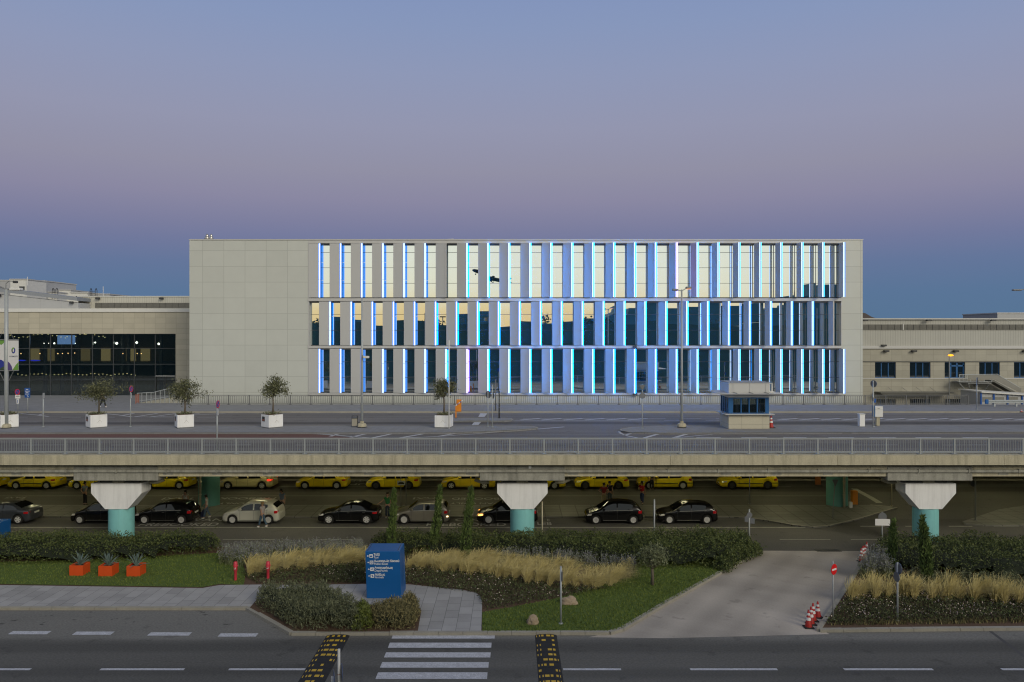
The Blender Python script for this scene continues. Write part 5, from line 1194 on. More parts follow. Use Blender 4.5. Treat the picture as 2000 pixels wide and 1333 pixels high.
    for w in ws:
        for side in (-1, 1): wheel(root, w, side*(W-.115), side, wr, rim, spokes)
    # lamps
    def patch_on(s0, s1, z0, z1, mat, name, side, skew=0., off=.008):
        n = 6; vs = []; fs = []
        for i in range(n):
            s = s0+(s1-s0)*i/(n-1); t = i/(n-1); zz0 = z0+skew*t; zz1 = z1+skew*t
            pinch = .25 if i in (0, n-1) else 0
            for k in range(3): z = zz0+(zz1-zz0)*(k/2*(1-pinch)+pinch/2); vs.append((s*L-L/2, side*(surf(s, z)+off), z))
        for i in range(n-1):
            for k in range(2): q_ = (i*3+k, (i+1)*3+k, (i+1)*3+k+1, i*3+k+1); fs.append(q_ if side < 0 else q_[::-1])
        return MB().add(vs, fs).build(name, mat, root, True)
    for side in (-1, 1):
        patch_on(.012, .10, .57*zs, .70*zs, 'head_lit' if glow == 'head' else 'head_clear', 'headlight', side, .05)
        if kind == 'sedan': patch_on(.90, .988, .72, .86, 'tail_lit' if glow == 'tail' else 'tail_red', 'taillight', side, .02)
        else: patch_on(.915, .988, .74, .93, 'tail_lit' if glow == 'tail' else 'tail_red', 'taillight', side, .02)
        if glow == 'rear': patch_on(.955, .992, .50, .60, 'rev_lit', 'rear_lamp', side)
        # light strip painted in as the shoulder highlight; plain dark trim on other paints
        n = 10; vs = []; fs = []; sa, sb3 = p['side'][0]-.01, p['side'][2]+.005
        for i in range(n):
            s = sa+(sb3-sa)*i/(n-1); z = shoulder(s)+.012; y = surf(s, z)+.010; vs += [(s*L-L/2, side*y, z-.012), (s*L-L/2, side*y, z+.016)]
        for i in range(n-1): q_ = (2*i, 2*i+2, 2*i+3, 2*i+1); fs.append(q_ if side < 0 else q_[::-1])
        MB().add(vs, fs).build('belt_highlight_trim', 'belt_highlight' if handle == 'chrome' or paint in ('car_black', 'car_bronze') else 'trim_black', root)
        # mirror
        sm_ = p['side'][0]+.03; b = MB(); z = shoulder(sm_)+.05; y = surf(sm_, z); b.bbox(sm_*L-L/2-.07, sm_*L-L/2+.09, min(side*(y+.01), side*(y+.19)), max(side*(y+.01), side*(y+.19)), z-.01, z+.13, .03); b.build('mirror', paint if handle == 'same' else 'trim_black', root)
        for sh_ in ((p['side'][1]-.045),(p['side'][2]-.035)):
            z = shoulder(sh_)-.10; y = surf(sh_, z); MB().bbox(sh_*L-L/2-.09, sh_*L-L/2+.09, min(side*(y-.005),side*(y+.03)), max(side*(y-.005),side*(y+.03)), z-.017, z+.017, .006).build('door_handle', 'chrome' if handle == 'chrome' else paint, root)
        # door gaps and sill strip
        b = MB()
        for sd in (p['side'][0]+.02, p['side'][1], p['side'][2]-.015):
            z0_, z1_ = .33, shoulder(sd)-.01
            if abs(sd*L-L/2-ws[1]) < ar+.02: z0_ = bottom(sd)+.06
            pts = [(z0_+(z1_-z0_)*k/5) for k in range(6)]; vs = []
            for z in pts: y = surf(sd, z)+.004; vs += [(sd*L-L/2-.007, side*y, z), (sd*L-L/2+.007, side*y, z)]
            fs = [(2*k, 2*k+1, 2*k+3, 2*k+2) for k in range(5)]
            b.add(vs, fs if side < 0 else [f[::-1] for f in fs])
        b.build('door_gap', 'trim_black', root)
        if trim:
            y = surf(.5, .56)+.004; b = MB(); b.box(ws[0]+ar+.04-.0, ws[1]-ar-.04, min(side*y,side*(y+.015)), max(side*y,side*(y+.015)), .50, .56); b.box(L/2-.62, L/2-.06, min(side*(W*.90),side*(W*.99+.01)), max(side*(W*.90),side*(W*.99+.01)), .52, .58); b.build('side_trim', 'trim_black', root)
        else:
            y = surf(.5, .27)+.003; MB().box(ws[0]+ar+.12, ws[1]-ar-.12, min(side*y,side*(y+.012)), max(side*y,side*(y+.012)), .27, .30).build('sill_strip', 'chrome' if paint != 'taxi_yellow' else paint, root)
    MB().box(L/2-.03, L/2+.006, -.26, .26, .66, .77).build('number_plate', 'plate_white', root); MB().box(-L/2-.006, -L/2+.03, -.26, .26, .42, .53).build('number_plate', 'plate_white', root)
    MB().box(-L/2-.004, -L/2+.05, -.45, .45, .30, .40).build('grille', 'trim_black', root)
    return root
FY = 55.95
def at(x0, x1, kind, paint, label, Y=FY, near=None, **kw):
    """x0..x1: where nose and tail stand in the photograph, measured on the near flank"""
    yn = Y-.88; X0_, X1_ = XA(x0, yn), XA(x1, Y); L = X1_-X0_
    return car(kind, (X0_+X1_)/2, Y, paint, label, L=L*.99, **kw)
at(-60, 73, 'sedan', 'car_grey', 'dark grey saloon leaving the picture at the left edge', yaw=0, spokes=5)
at(134, 258, 'mini', 'car_black', 'small black hatchback half hidden behind the first turquoise pier', spokes=7)
at(259, 385, 'hatch', 'car_black', 'long black hatchback with silver beltline between the first pier and a rear column', spokes=10, handle='chrome')
at(432, 552, 'hatch', 'car_silver', 'silver grey hatchback with a woman walking past its rear wheel', spokes=9, zs=1.02)
at(619, 744, 'sedan', 'car_black', 'black saloon with large silver wheels and a man in green at its boot', spokes=6, handle='chrome')
at(768, 879, 'estate', 'car_bronze', 'bronze grey hatchback with a lit rear lamp behind the cypresses', spokes=15, glow='rear')
at(931, 1050, 'estate', 'car_black', 'black car with lit amber headlamp half hidden by the middle pier', spokes=10, glow='head')
at(1144, 1253, 'mini', 'car_black', 'black small hatchback with pale headlamps, left of a bare post', spokes=8, Y=55.9)
at(1286, 1397, 'hatch', 'car_black', 'black compact hatchback with bright ten spoke wheels, last in the front row', spokes=11, zs=.97)
TY = 68.4
def taxi(x0, x1, label, paint='taxi_yellow', kind='sedan', Y=TY, **kw): return at(x0, x1, kind, paint, label, Y, cat='taxi', group='taxis queueing under the viaduct', **kw)
taxi(-96, 9, 'yellow taxi of which only the tail shows at the left edge', kind='sedan')
taxi(12, 121, 'yellow taxi with black side trim at the left end of the queue', trim=True, spokes=8)
taxi(131, 238, 'yellow taxi behind a standing man and the first pier', spokes=12)
taxi(270, 378, 'yellow taxi whose tail shows between the first pier and a rear column', spokes=9)
taxi(424, 539, 'cream taxi with a lit red tail lamp, the only pale one', 'taxi_cream', spokes=6, glow='tail')
taxi(576, 682, 'yellow taxi with a dark door sticker above the black saloon', 'taxi_yellow_dull', spokes=12)
taxi(714, 822, 'yellow taxi with dark wheels behind the twin post frame', spokes=10, rim='rim_dark')
taxi(861, 968, 'yellow taxi with five spoke wheels left of the middle pier', 'taxi_yellow_dull', spokes=5)
taxi(996, 1104, 'yellow taxi mostly hidden behind the middle pier', spokes=7)
taxi(1123, 1227, 'yellow taxi with black wheels behind two standing men', rim='rim_dark', spokes=9)
taxi(1248, 1350, 'yellow taxi with thin side trim and one pale rear wheel', trim=True, kind='estate', spokes=10)
taxi(1408, 1515, 'yellow taxi with black side trim at the right end of the queue', trim=True, kind='estate', rim='rim_dark', spokes=6)
# ---------------------------------------------------------------- people: one skinned body each, clothes and hair as parts
def skin_mesh(name, pts, edges, rad, mat, root, sub=1, rootv=0):
    me = bpy.data.meshes.new(name); me.from_pydata([tuple(p) for p in pts], edges, []); me.update()
    o = bpy.data.objects.new(name, me); col.objects.link(o)
    md = o.modifiers.new('skin', 'SKIN'); md.use_smooth_shade = True
    sv = me.skin_vertices[0].data
    for i, r in enumerate(rad):
        sv[i].radius = (r, r) if not isinstance(r, tuple) else r
        sv[i].use_root = (i == rootv)
    s_ = o.modifiers.new('sub', 'SUBSURF'); s_.levels = sub; s_.render_levels = sub
    dg = bpy.context.evaluated_depsgraph_get(); m2 = bpy.data.meshes.new_from_object(o.evaluated_get(dg))
    bpy.data.objects.remove(o); bpy.data.meshes.remove(me)
    m2.name = name; m2.materials.clear(); m2.materials.append(M[mat] if isinstance(mat, str) else mat)
    m2.polygons.foreach_set('use_smooth', [True]*len(m2.polygons))
    q_ = bpy.data.objects.new(name, m2); col.objects.link(q_); q_.parent = root; return q_
cloth = {}
def clothm(c):
    k = tuple(round(v, 3) for v in c)
    if k not in cloth:
        n = 'cloth_%d' % len(cloth); pbr(n, c, .85, var=.08, scale=8); cloth[k] = n
    return cloth[k]
def person(x, yb, ztop, label, shirt, trousers, heading, arms=('down','down'), stride=0., hair='hair_dark', shoes=(.6,.6,.6), sleeve=.5, z=.004, lean=0., long_hair=False, head_turn=0., head_down=0., Y=None):
    X, Y = G(x, yb, z) if Y is None else (XA(x, Y), Y)
    H = ztop; k = H/1.76
    root = empty('person', (X, Y, z), label, 'person', None, R(heading))
    V = lambda a, b, c: Vector((a*k, b*k, c*k))
    fw = lambda zz: -lean*max(0, zz-.95)
    J = {'pel': V(0,0,.95), 'wai': V(0,fw(1.1),1.10), 'che': V(0,fw(1.3)+.0,1.30), 'nec': V(0,fw(1.47)+.01,1.47), 'neb': V(0,fw(1.53)-.005,1.54), 'hea': V(0,fw(1.62)-.02-head_down*.5,1.635-head_down*.2), 'top': V(0,fw(1.70)-.015-head_down*.8,1.705-head_down*.3)}
    for s_, n in ((-1,'r'),(1,'l')):
        st = stride*(1 if n == 'l' else -1)
        J['hip'+n] = V(s_*.09,0,.90); J['kne'+n] = V(s_*.10,-st*.5-.02,.49); J['ank'+n] = V(s_*.10,-st*1.0+(.10 if st < 0 else 0),.09+(.05 if st < 0 else 0)); J['hee'+n] = J['ank'+n]+V(0,.03,-.04); J['toe'+n] = J['ank'+n]+V(0,-.17,-.055+(-.02 if st < 0 else 0))
        J['sho'+n] = V(s_*.185,fw(1.42),1.415)
        a = arms[0] if n == 'r' else arms[1]
        q_ = {'down': ((.235,.02,1.13),(.245,-.04,.87)), 'hips': ((.40,.10,1.17),(.20,-.02,1.02)), 'forward': ((.22,-.10,1.14),(.17,-.30,1.05)), 'lowfwd': ((.23,-.06,1.13),(.20,-.24,.93)), 'out': ((.36,-.10,1.22),(.58,-.20,1.08)), 'back': ((.25,.12,1.14),(.22,.16,.90)), 'swing': ((.24,-.10,1.15),(.22,-.26,.95)), 'behind': ((.26,.14,1.14),(.06,.18,1.0)), 'chest': ((.25,-.10,1.15),(.05,-.22,1.22))}[a]
        J['elb'+n] = V(s_*q_[0][0], q_[0][1]+fw(1.15), q_[0][2]); J['wri'+n] = V(s_*q_[1][0], q_[1][1]+fw(1.), q_[1][2])
    pts = []; rad = []; edges = []; idx = {}
    def add(n, p, r, par=None):
        idx[n] = len(pts); pts.append(p); rad.append(r*k if not isinstance(r, tuple) else (r[0]*k, r[1]*k))
        if par is not None: edges.append((idx[par], idx[n]))
    add('pel', J['pel'], (.14,.10)); add('wai', J['wai'], (.135,.095), 'pel'); add('che', J['che'], (.16,.11), 'wai'); add('nec', J['nec'], .062, 'che'); add('neb', J['neb'], .055, 'nec'); add('hea', J['hea'], (.078,.095), 'neb'); add('top', J['top'], (.062,.07), 'hea')
    fd = Vector((math.sin(R(head_turn)), -math.cos(R(head_turn)), 0))
    add('nose', J['hea']+(fd*.10+Vector((0,0,-.005)))*k, .014, 'hea')
    for s_, n in ((-1,'r'),(1,'l')):
        add('ear'+n, J['hea']+Vector((fd.y*-s_*.082, fd.x*s_*.082, 0))*k, .016, 'hea')
        add('hip'+n, J['hip'+n], .088, 'pel'); add('kne'+n, J['kne'+n], .056, 'hip'+n); add('ank'+n, J['ank'+n], .04, 'kne'+n); add('toe'+n, J['toe'+n], .03, 'ank'+n)
        add('sho'+n, J['sho'+n], .055, 'che'); add('elb'+n, J['elb'+n], .04, 'sho'+n); add('wri'+n, J['wri'+n], .028, 'elb'+n)
        d = (J['wri'+n]-J['elb'+n]).normalized(); sd = d.cross(Vector((0,0,1))); sd = sd.normalized() if sd.length > .2 else Vector((0,1,0))
        pal = J['wri'+n]+d*.075*k; add('pal'+n, pal, (.036,.018), 'wri'+n)
        for fi, (off, ln) in enumerate(((-.030,.068),(-.010,.078),(.010,.074),(.030,.058))):
            b0 = pal+sd*off*k+d*.02*k; mdp = b0+d*ln*.55*k; tip = mdp+(d*.8-Vector((0,-.4,0)))*ln*.45*k
            add('f%d%s' % (fi, n), mdp, .009, 'pal'+n); add('t%d%s' % (fi, n), tip, .007, 'f%d%s' % (fi, n))
        add('th'+n, J['wri'+n]+(d*.05-sd*.055)*k, .010, 'wri'+n)
    skin_mesh('body', pts, edges, rad, 'skin', root)
    # face: eyes and mouth set into the front of the head
    b = MB(); rt = Vector((-fd.y, fd.x, 0))
    for s_ in (-1,1): c = J['hea']+(fd*.088+rt*s_*.033+Vector((0,0,.02)))*k; b.disc(c, .011*k, fd, 8, .004)
    c = J['hea']+(fd*.090+Vector((0,0,-.052)))*k; b.box(c.x-.022, c.x+.022, c.y-.004, c.y+.004, c.z-.005, c.z+.005); b.build('face', 'hair_dark', root)
    # shirt
    P_, E_, R_ = [J['pel']+V(0,0,-.03), J['wai'], J['che'], J['che']+V(0,0,.10)], [(0,1),(1,2),(2,3)], [(.168*k,.128*k), (.16*k,.122*k), (.185*k,.135*k), (.12*k,.09*k)]
    for s_, n in ((-1,'r'),(1,'l')):
        i = len(P_); P_ += [J['sho'+n], J['sho'+n].lerp(J['elb'+n], sleeve)]; E_ += [(2,i),(i,i+1)]; R_ += [.082*k, .066*k]
    skin_mesh('shirt', P_, E_, R_, clothm(shirt), root)
    P_, E_, R_ = [J['pel']+V(0,0,.04), J['pel']+V(0,0,-.04)], [(0,1)], [(.155*k,.118*k), (.16*k,.12*k)]
    for s_, n in ((-1,'r'),(1,'l')):
        i = len(P_); P_ += [J['hip'+n]+V(0,0,-.05), J['kne'+n], J['ank'+n]+V(0,.0,.03)]; E_ += [(1,i),(i,i+1),(i+1,i+2)]; R_ += [.105*k, .078*k, .066*k]
    skin_mesh('trousers', P_, E_, R_, clothm(trousers), root)
    for n in 'rl': skin_mesh('shoe', [J['hee'+n], J['ank'+n]+V(0,-.08,-.045), J['toe'+n]+V(0,-.01,0)], [(0,1),(1,2)], [.052*k, .05*k, .04*k], clothm(shoes), root)
    bk = -fd
    P_, E_, R_ = [J['hea']+(bk*.028+Vector((0,0,.045)))*k, J['top']+(bk*.015+Vector((0,0,.012)))*k, J['hea']+(bk*.05)*k], [(0,1),(0,2)], [.094*k, .076*k, .07*k]
    if long_hair: P_ += [J['hea']+(bk*.06+Vector((0,0,-.12)))*k]; E_ += [(2,3)]; R_ += [.06*k]
    skin_mesh('hair', P_, E_, R_, hair, root)
    return root
person(166, 987, 1.8, 'man in a light blue shirt standing with hands behind his back near a taxi', (.17,.22,.26), (.015,.016,.02), 160, ('behind','behind'), head_turn=-40, shoes=(.02,.02,.02))
person(362, 1004, 1.68, 'woman in a white sleeveless top behind the long black hatchback', (.5,.5,.42), (.03,.03,.04), -10, sleeve=.06)
pw = person(403.5, 1013, 1.72, 'man in a white shirt and jeans pulling a dark blue case beside the rear column', (.55,.55,.48), (.06,.10,.15), -80, ('lowfwd','down'), .16, shoes=(.55,.55,.5), head_down=.08)
person(512.5, 1030.5, 1.72, 'blond woman in a pale grey top and jeans walking past the silver hatchback', (.33,.30,.31), (.045,.085,.13), -115, ('swing','back'), .22, hair='hair_blond', shoes=(.7,.7,.68))
person(551.5, 1003, 1.78, 'man in a grey blue shirt leaning behind the silver hatchback', (.15,.19,.24), (.08,.07,.06), -20, ('back','down'), lean=.12, head_down=.05)
person(757, 1012, 1.78, 'man in a green T-shirt resting one hand on the boot of the black saloon', (.018,.14,.04), (.02,.03,.05), 0, ('out','down'), shoes=(.4,.4,.38))
person(1179.5, 988, 1.75, 'man in a red shirt and khaki trousers with hands on his hips, seen from behind', (.26,.03,.035), (.30,.25,.14), 172, ('hips','hips'), head_turn=25)
person(1191, 984, 1.74, 'man in a dark shirt and jeans standing next to the one in khaki trousers', (.012,.014,.022), (.06,.085,.10), 150, ('down','down'), shoes=(.05,.05,.05))
person(1254, 985, 1.75, 'man in a bright red T-shirt and blue trousers holding a phone to his chin', (.42,.008,.012), (.03,.045,.12), -30, ('chest','down'), .1, head_down=.06, shoes=(.06,.06,.06))
person(1273, 958, 1.8, 'person in dark clothes by the taxi with one pale rear wheel, legs showing', (.02,.02,.02), (.03,.03,.032), 170, ('down','down'), shoes=(.2,.2,.19))
person(201, 796, 1.78, 'person in dark trousers and white shoes walking before the glass hall, behind the first olive', (.03,.035,.05), (.012,.014,.02), 80, ('swing','back'), .2, shoes=(.65,.65,.65), z=UP+.12)
X, Y = G(393, 1011, .004)
e = empty('suitcase', (X, Y, .004), 'dark blue case on wheels pulled by the man in jeans', 'suitcase'); MB().bbox(-.16,.16,-.12,.12,.05,.58,.03).build('case_body', pbr('navy', (.012,.018,.06), .6), e, False, None, (0, R(28), 0)); MB().tube([(.30,0,.5),(.52,0,.92)], .015, 6).build('pull_handle','grey_metal',e); MB().tube([(-.05,-.1,.045),(-.05,.1,.045)], .045, 8).build('wheel','black_rubber',e)
# ---------------------------------------------------------------- planting
from mathutils import noise as mn
def hfield(poly, H, edge, seed, rough=.35):
    pv = [Vector(p) for p in poly]
    def dist(x, y):
        p = Vector((x, y)); d = 9e9
        for i in range(len(pv)):
            a, c = pv[i], pv[(i+1)%len(pv)]; ab = c-a; t = max(0, min(1, (p-a).dot(ab)/max(1e-9, ab.length_squared))); d = min(d, (a+ab*t-p).length)
        return d
    def h(x, y):
        if not inside(poly, x, y): return -1
        k = min(1, dist(x, y)/edge); k = math.sqrt(k*(2-k))
        n = mn.noise(Vector((x*.55+seed, y*.8, seed)))+.6*mn.noise(Vector((x*1.7+seed, y*1.9, 3.)))
        return H*k*(1+rough*n)
    return h
def hedge(name, label, poly, H, n, leaf, mat, cat='hedge', edge=.7, seed=1., sprays=120, z0=.10, inner='hedge_inner', spray_len=.7, asp=.45, rough=.35, up=.25):
    h = hfield(poly, H, edge, seed, rough)
    xs = [p[0] for p in poly]; ys = [p[1] for p in poly]; x0, x1, y0, y1 = max(min(xs), -40), min(max(xs), 42), min(ys), max(ys)
    root = empty(name, ((x0+x1)/2, (y0+y1)/2, z0), label, cat); ox, oy = (x0+x1)/2, (y0+y1)/2
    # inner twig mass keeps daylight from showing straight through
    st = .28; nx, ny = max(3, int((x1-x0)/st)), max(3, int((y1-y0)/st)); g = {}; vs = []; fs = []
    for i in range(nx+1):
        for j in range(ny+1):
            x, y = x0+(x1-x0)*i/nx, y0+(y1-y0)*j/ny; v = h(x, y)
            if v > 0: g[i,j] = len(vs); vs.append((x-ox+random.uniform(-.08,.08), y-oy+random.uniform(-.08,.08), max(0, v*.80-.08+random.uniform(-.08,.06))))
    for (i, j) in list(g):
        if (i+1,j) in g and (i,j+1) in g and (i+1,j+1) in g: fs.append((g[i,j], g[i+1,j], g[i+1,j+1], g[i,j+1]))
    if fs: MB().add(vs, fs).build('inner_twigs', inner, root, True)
    pts = []
    while len(pts) < n:
        x, y = random.uniform(x0, x1), random.uniform(y0, y1); v = h(x, y)
        if v <= 0: continue
        clump = mn.noise(Vector((x*2.3, y*2.3, seed)))
        if clump < -.32 and random.random() < .75: continue
        t = 1-random.random()**1.6*.75 if random.random() < .8 else random.random()
        pts.append((x-ox, y-oy, max(.02, v*t+random.gauss(0, .05)+.10*clump)))
    Q = leaves(np.array(pts), leaf, asp, up)
    # arching shoots breaking the outline
    sp = []
    for _ in range(sprays):
        for _t in range(50):
            x, y = random.uniform(x0, x1), random.uniform(y0, y1); v = h(x, y)
            if v > H*.45: break
        a = random.uniform(0, 2*math.pi); L = random.uniform(.4, 1.)*spray_len; m = int(L/.05)
        for k in range(m):
            t = k/m; sp.append((x-ox+math.cos(a)*L*t*.8, y-oy+math.sin(a)*L*t*.6, v*.9+L*(t*.75-.55*t*t)+random.gauss(0, .015)))
    if sp: Q = np.concatenate([Q, leaves(np.array(sp), leaf*.8, asp, .1)])
    quads_mesh('foliage', Q, mat, root); return root
PZ = lambda pts: P(pts, .1)
BK = 49.0
hl = [(-45,BK),(-45,45.0)]+PZ([(0,1105),(120,1103),(210,1100),(300,1094),(380,1087),(425,1080)])+[(XA(438,48.6),48.4),(XA(425,BK),BK)]
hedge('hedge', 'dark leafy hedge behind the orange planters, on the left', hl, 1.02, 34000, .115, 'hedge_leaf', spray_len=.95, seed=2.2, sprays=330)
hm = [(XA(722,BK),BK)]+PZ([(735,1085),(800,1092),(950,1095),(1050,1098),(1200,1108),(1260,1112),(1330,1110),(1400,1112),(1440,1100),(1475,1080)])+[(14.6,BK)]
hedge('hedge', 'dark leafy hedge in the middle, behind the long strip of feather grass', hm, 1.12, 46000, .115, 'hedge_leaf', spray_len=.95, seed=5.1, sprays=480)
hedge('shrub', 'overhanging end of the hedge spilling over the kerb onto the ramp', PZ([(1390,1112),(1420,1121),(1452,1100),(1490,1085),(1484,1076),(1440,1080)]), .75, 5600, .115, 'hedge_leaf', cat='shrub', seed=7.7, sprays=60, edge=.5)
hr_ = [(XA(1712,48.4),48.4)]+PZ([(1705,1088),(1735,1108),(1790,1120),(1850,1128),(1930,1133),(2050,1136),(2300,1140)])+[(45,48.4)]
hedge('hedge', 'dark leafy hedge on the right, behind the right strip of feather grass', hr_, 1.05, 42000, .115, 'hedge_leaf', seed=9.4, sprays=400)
# shrubs around the blue sign
hedge('sage_bush', 'large grey green bush filling the corner bed left of the blue sign', PZ([(503,1176),(500,1186),(536,1208),(572,1233),(640,1235),(705,1235),(702,1205),(660,1190),(645,1172),(560,1170),(515,1171)]), .95, 15000, .15, 'sage_leaf', 'bush', .55, 3.3, 240, .12, spray_len=.4, asp=.2, rough=.25, up=1.1)
hedge('sage_bush', 'yellowish grey bush at the foot of the blue sign', PZ([(722,1203),(760,1196),(786,1190),(797,1176),(815,1186),(821,1205),(806,1232),(745,1235),(722,1228)]), .72, 8000, .14, 'sage_warm', 'bush', .5, 6.6, 150, .12, spray_len=.4, asp=.2, rough=.25, up=1.1)
hedge('sage_bush', 'low grey bush between the two larger ones by the path bollard', PZ([(640,1196),(690,1196),(722,1190),(728,1215),(700,1232),(660,1232)]), .5, 3200, .13, 'sage_leaf', 'bush', .5, 4.4, 60, .12, spray_len=.3, asp=.2, rough=.3, up=1.1)
hedge('lime_bush', 'bright yellow green bush at the kerb in front of the grey ones', PZ([(688,1212),(702,1200),(722,1200),(728,1220),(726,1235),(690,1236)]), .75, 2400, .12, 'lime_leaf', 'bush', .4, 8.1, 60, .12, inner='sage_leaf', spray_len=.35, asp=.35, rough=.3, up=.9)
hedge('lime_bush', 'small yellow green bush behind the large grey one', PZ([(634,1176),(650,1176),(652,1190),(636,1192)]), .6, 700, .11, 'lime_leaf', 'bush', .25, 1.9, 25, .12, inner='sage_leaf', spray_len=.3, asp=.35, up=.9)
hedge('grey_shrub', 'thin grey shrub on the path beside the bollard', PZ([(655,1178),(668,1178),(668,1186),(655,1186)]), .75, 420, .11, 'sage_leaf', 'shrub', .2, 2.9, 40, .12, spray_len=.4, asp=.2, up=1.2)
# feather grass: real bent blades grouped in tufts
def tufts(centres, h, lean, per, wdt=.32):
    out = []
    for (x, y, s) in centres:
        m = int(per*s); a = rng.uniform(0, 2*math.pi, m); r0 = rng.uniform(0, .10, m); B0 = np.column_stack([x+np.cos(a)*r0, y+np.sin(a)*r0, np.full(m, .1)])
        hh = h*s*np.clip(rng.normal(.82, .22, m), .25, 1.3); sp_ = rng.normal(0, wdt*.55, (m,2)); ln = lean*s*rng.normal(1., .42, m)
        A1 = B0+np.column_stack([sp_[:,0]*.35+ln*.15, sp_[:,1]*.35, hh*.55]); A2 = B0+np.column_stack([sp_[:,0]*.8+ln*.55, sp_[:,1]*.8, hh*.88]); A3 = B0+np.column_stack([sp_[:,0]*1.15+ln*1.15, sp_[:,1]*1.1, hh*.98-np.abs(ln)*.12])
        w0 = np.column_stack([np.full(m,.0075), np.full(m,.003), np.zeros(m)])
        out.append(np.stack([B0-w0, B0+w0, A1+w0, A1-w0], 1)); out.append(np.stack([A1-w0, A1+w0, A2+w0*.9, A2-w0*.9], 1)); out.append(np.stack([A2-w0*.9, A2+w0*.9, A3+w0*.2, A3-w0*.2], 1))
    return np.concatenate(out)
def row(pts, step, jit, z=.1):
    W_ = [Vector(G(x, y, z)) for x, y in pts]; c = []
    for a, b_ in zip(W_[:-1], W_[1:]):
        n = max(1, int((b_-a).length/step))
        for k in range(n): p = a.lerp(b_, (k+random.uniform(.1,.9))/n); c.append((p.x+random.gauss(0,jit), p.y+random.gauss(0,jit), random.uniform(.8,1.12)))
    return c
cs = row([(478,1126),(560,1112),(640,1107),(722,1104)], .40, .1)+row([(480,1114),(560,1103),(640,1098),(722,1096)], .42, .1)
cs += row([(792,1112),(880,1119),(960,1130),(1040,1140),(1120,1152),(1160,1152),(1205,1138)], .40, .12)+row([(795,1103),(880,1108),(960,1116),(1040,1126),(1120,1136),(1180,1134),(1215,1124)], .42, .14)+row([(860,1100),(960,1104),(1040,1111),(1120,1122)], .42, .12)
o = quads_mesh('feather_grass', tufts(cs, .84, .66, 135, .5), 'straw'); tag(o, 'wind bent straw coloured feather grass strip on both sides of the blue sign', 'grass', kind='stuff')
cs = row([(1652,1176),(1720,1170),(1800,1172),(1900,1177),(2010,1184)], .42, .1)+row([(1680,1160),(1720,1160),(1800,1164),(1900,1168),(2010,1173)], .44, .1)
o = quads_mesh('feather_grass', tufts(cs, 1.05, .42, 150, .46), 'straw'); tag(o, 'upright straw coloured feather grass strip in the right bed', 'grass', kind='stuff')
# lavender and sage stems
def stems(name, label, poly, n, h, mats, cat='plant', lean=.12):
    ctr = sample(poly, n); root = empty(name, (float(ctr[:,0].mean()), float(ctr[:,1].mean()), .1), label, cat); off = np.array([root.location.x, root.location.y, .1]); S_, T_ = [], []
    for x, y in ctr:
        for _ in range(9):
            d = np.array([random.gauss(0,lean*h), random.gauss(0,lean*h), h*random.uniform(.6,1.1)]); b0 = np.array([x+random.gauss(0,.05), y+random.gauss(0,.05), .1])-off
            w_ = np.array([.008,.004,0]); S_.append([b0-w_, b0+w_, b0+d+w_*.3, b0+d-w_*.3])
            for t in np.linspace(.5, 1., 8): T_.append(b0+d*t)
    lf = leaves(np.array([[x-off[0]+random.gauss(0,.12), y-off[1]+random.gauss(0,.12), random.uniform(.05,.55)*h] for x, y in ctr for _ in range(26)]), .15, .3, 1.)
    quads_mesh('stems', np.concatenate([np.array(S_), lf]), mats[0], root); quads_mesh('flower_spikes', leaves(np.array(T_), .085, .5, .6), mats[1], root); return root
stems('lavender_clump', 'drift of grey violet flower stems left of the blue sign, behind the feather grass', PZ([(428,1106),(470,1110),(560,1100),(715,1095),(715,1083),(560,1085),(430,1092)]), 150, 1.0, ('stem_green','lavender'))
stems('lavender_clump', 'violet flower clump at the far right corner of the ramp, next to the cones', PZ([(1682,1132),(1738,1134),(1735,1108),(1700,1104)]), 70, 1.15, ('stem_green','lavender'))
stems('sage_clump', 'thin pale stems showing above the feather grass in the middle', PZ([(960,1100),(1080,1105),(1200,1122),(1235,1128),(1240,1112),(1100,1096),(960,1092)]), 70, .8, ('stem_green','lavender'))
stems('sage_clump', 'row of low pale green stems between the right hedge and feather grass', PZ([(1755,1148),(1900,1150),(2040,1158),(2040,1138),(1900,1133),(1760,1130)]), 85, .62, ('stem_green','sage_leaf'))
stems('sage_clump', 'small straw green tuft at the right end of the middle grass strip', PZ([(1205,1140),(1230,1132),(1232,1118),(1208,1122)]), 16, .8, ('sage_warm','straw'))
# flowering ground cover
def flowers(name, label, poly, nl, nf, hf=.22):
    p = sample(poly, nl); z = .1+rng.uniform(0, hf, nl); z *= np.array([1+.5*mn.noise(Vector((x*1.2, y*1.2, 2.))) for x, y in p])
    a = quads_mesh(name, leaves(np.column_stack([p, z]), .11, .45, .3), 'groundcover'); tag(a, label, 'ground cover', kind='stuff')
    q_ = sample(poly, nf*3); q_ = np.array([(x, y) for x, y in q_ if mn.noise(Vector((x*.9+4, y*1.1, 1.))) > -.12][:nf]); zz = .1+hf*rng.uniform(.75, 1.25, len(q_))
    b_ = quads_mesh(name+'_blossom', leaves(np.column_stack([q_, zz]), .05, .9, .8), 'petal'); tag(b_, label.replace('ground cover', 'blossoms in the ground cover'), 'blossom', kind='stuff')
flowers('flower_cover', 'brownish ground cover with pale pink dots between grass strip and path', PZ([(640,1106),(830,1109),(950,1122),(1060,1136),(1150,1150),(1200,1148),(1135,1163),(1000,1184),(948,1192),(930,1160),(850,1150),(800,1141),(640,1139),(620,1128)]), 15000, 560, .2)
flowers('flower_cover', 'sparse brown ground cover around the right hydrant', PZ([(470,1122),(600,1105),(715,1102),(715,1140),(640,1140),(500,1141)]), 5200, 70, .16)
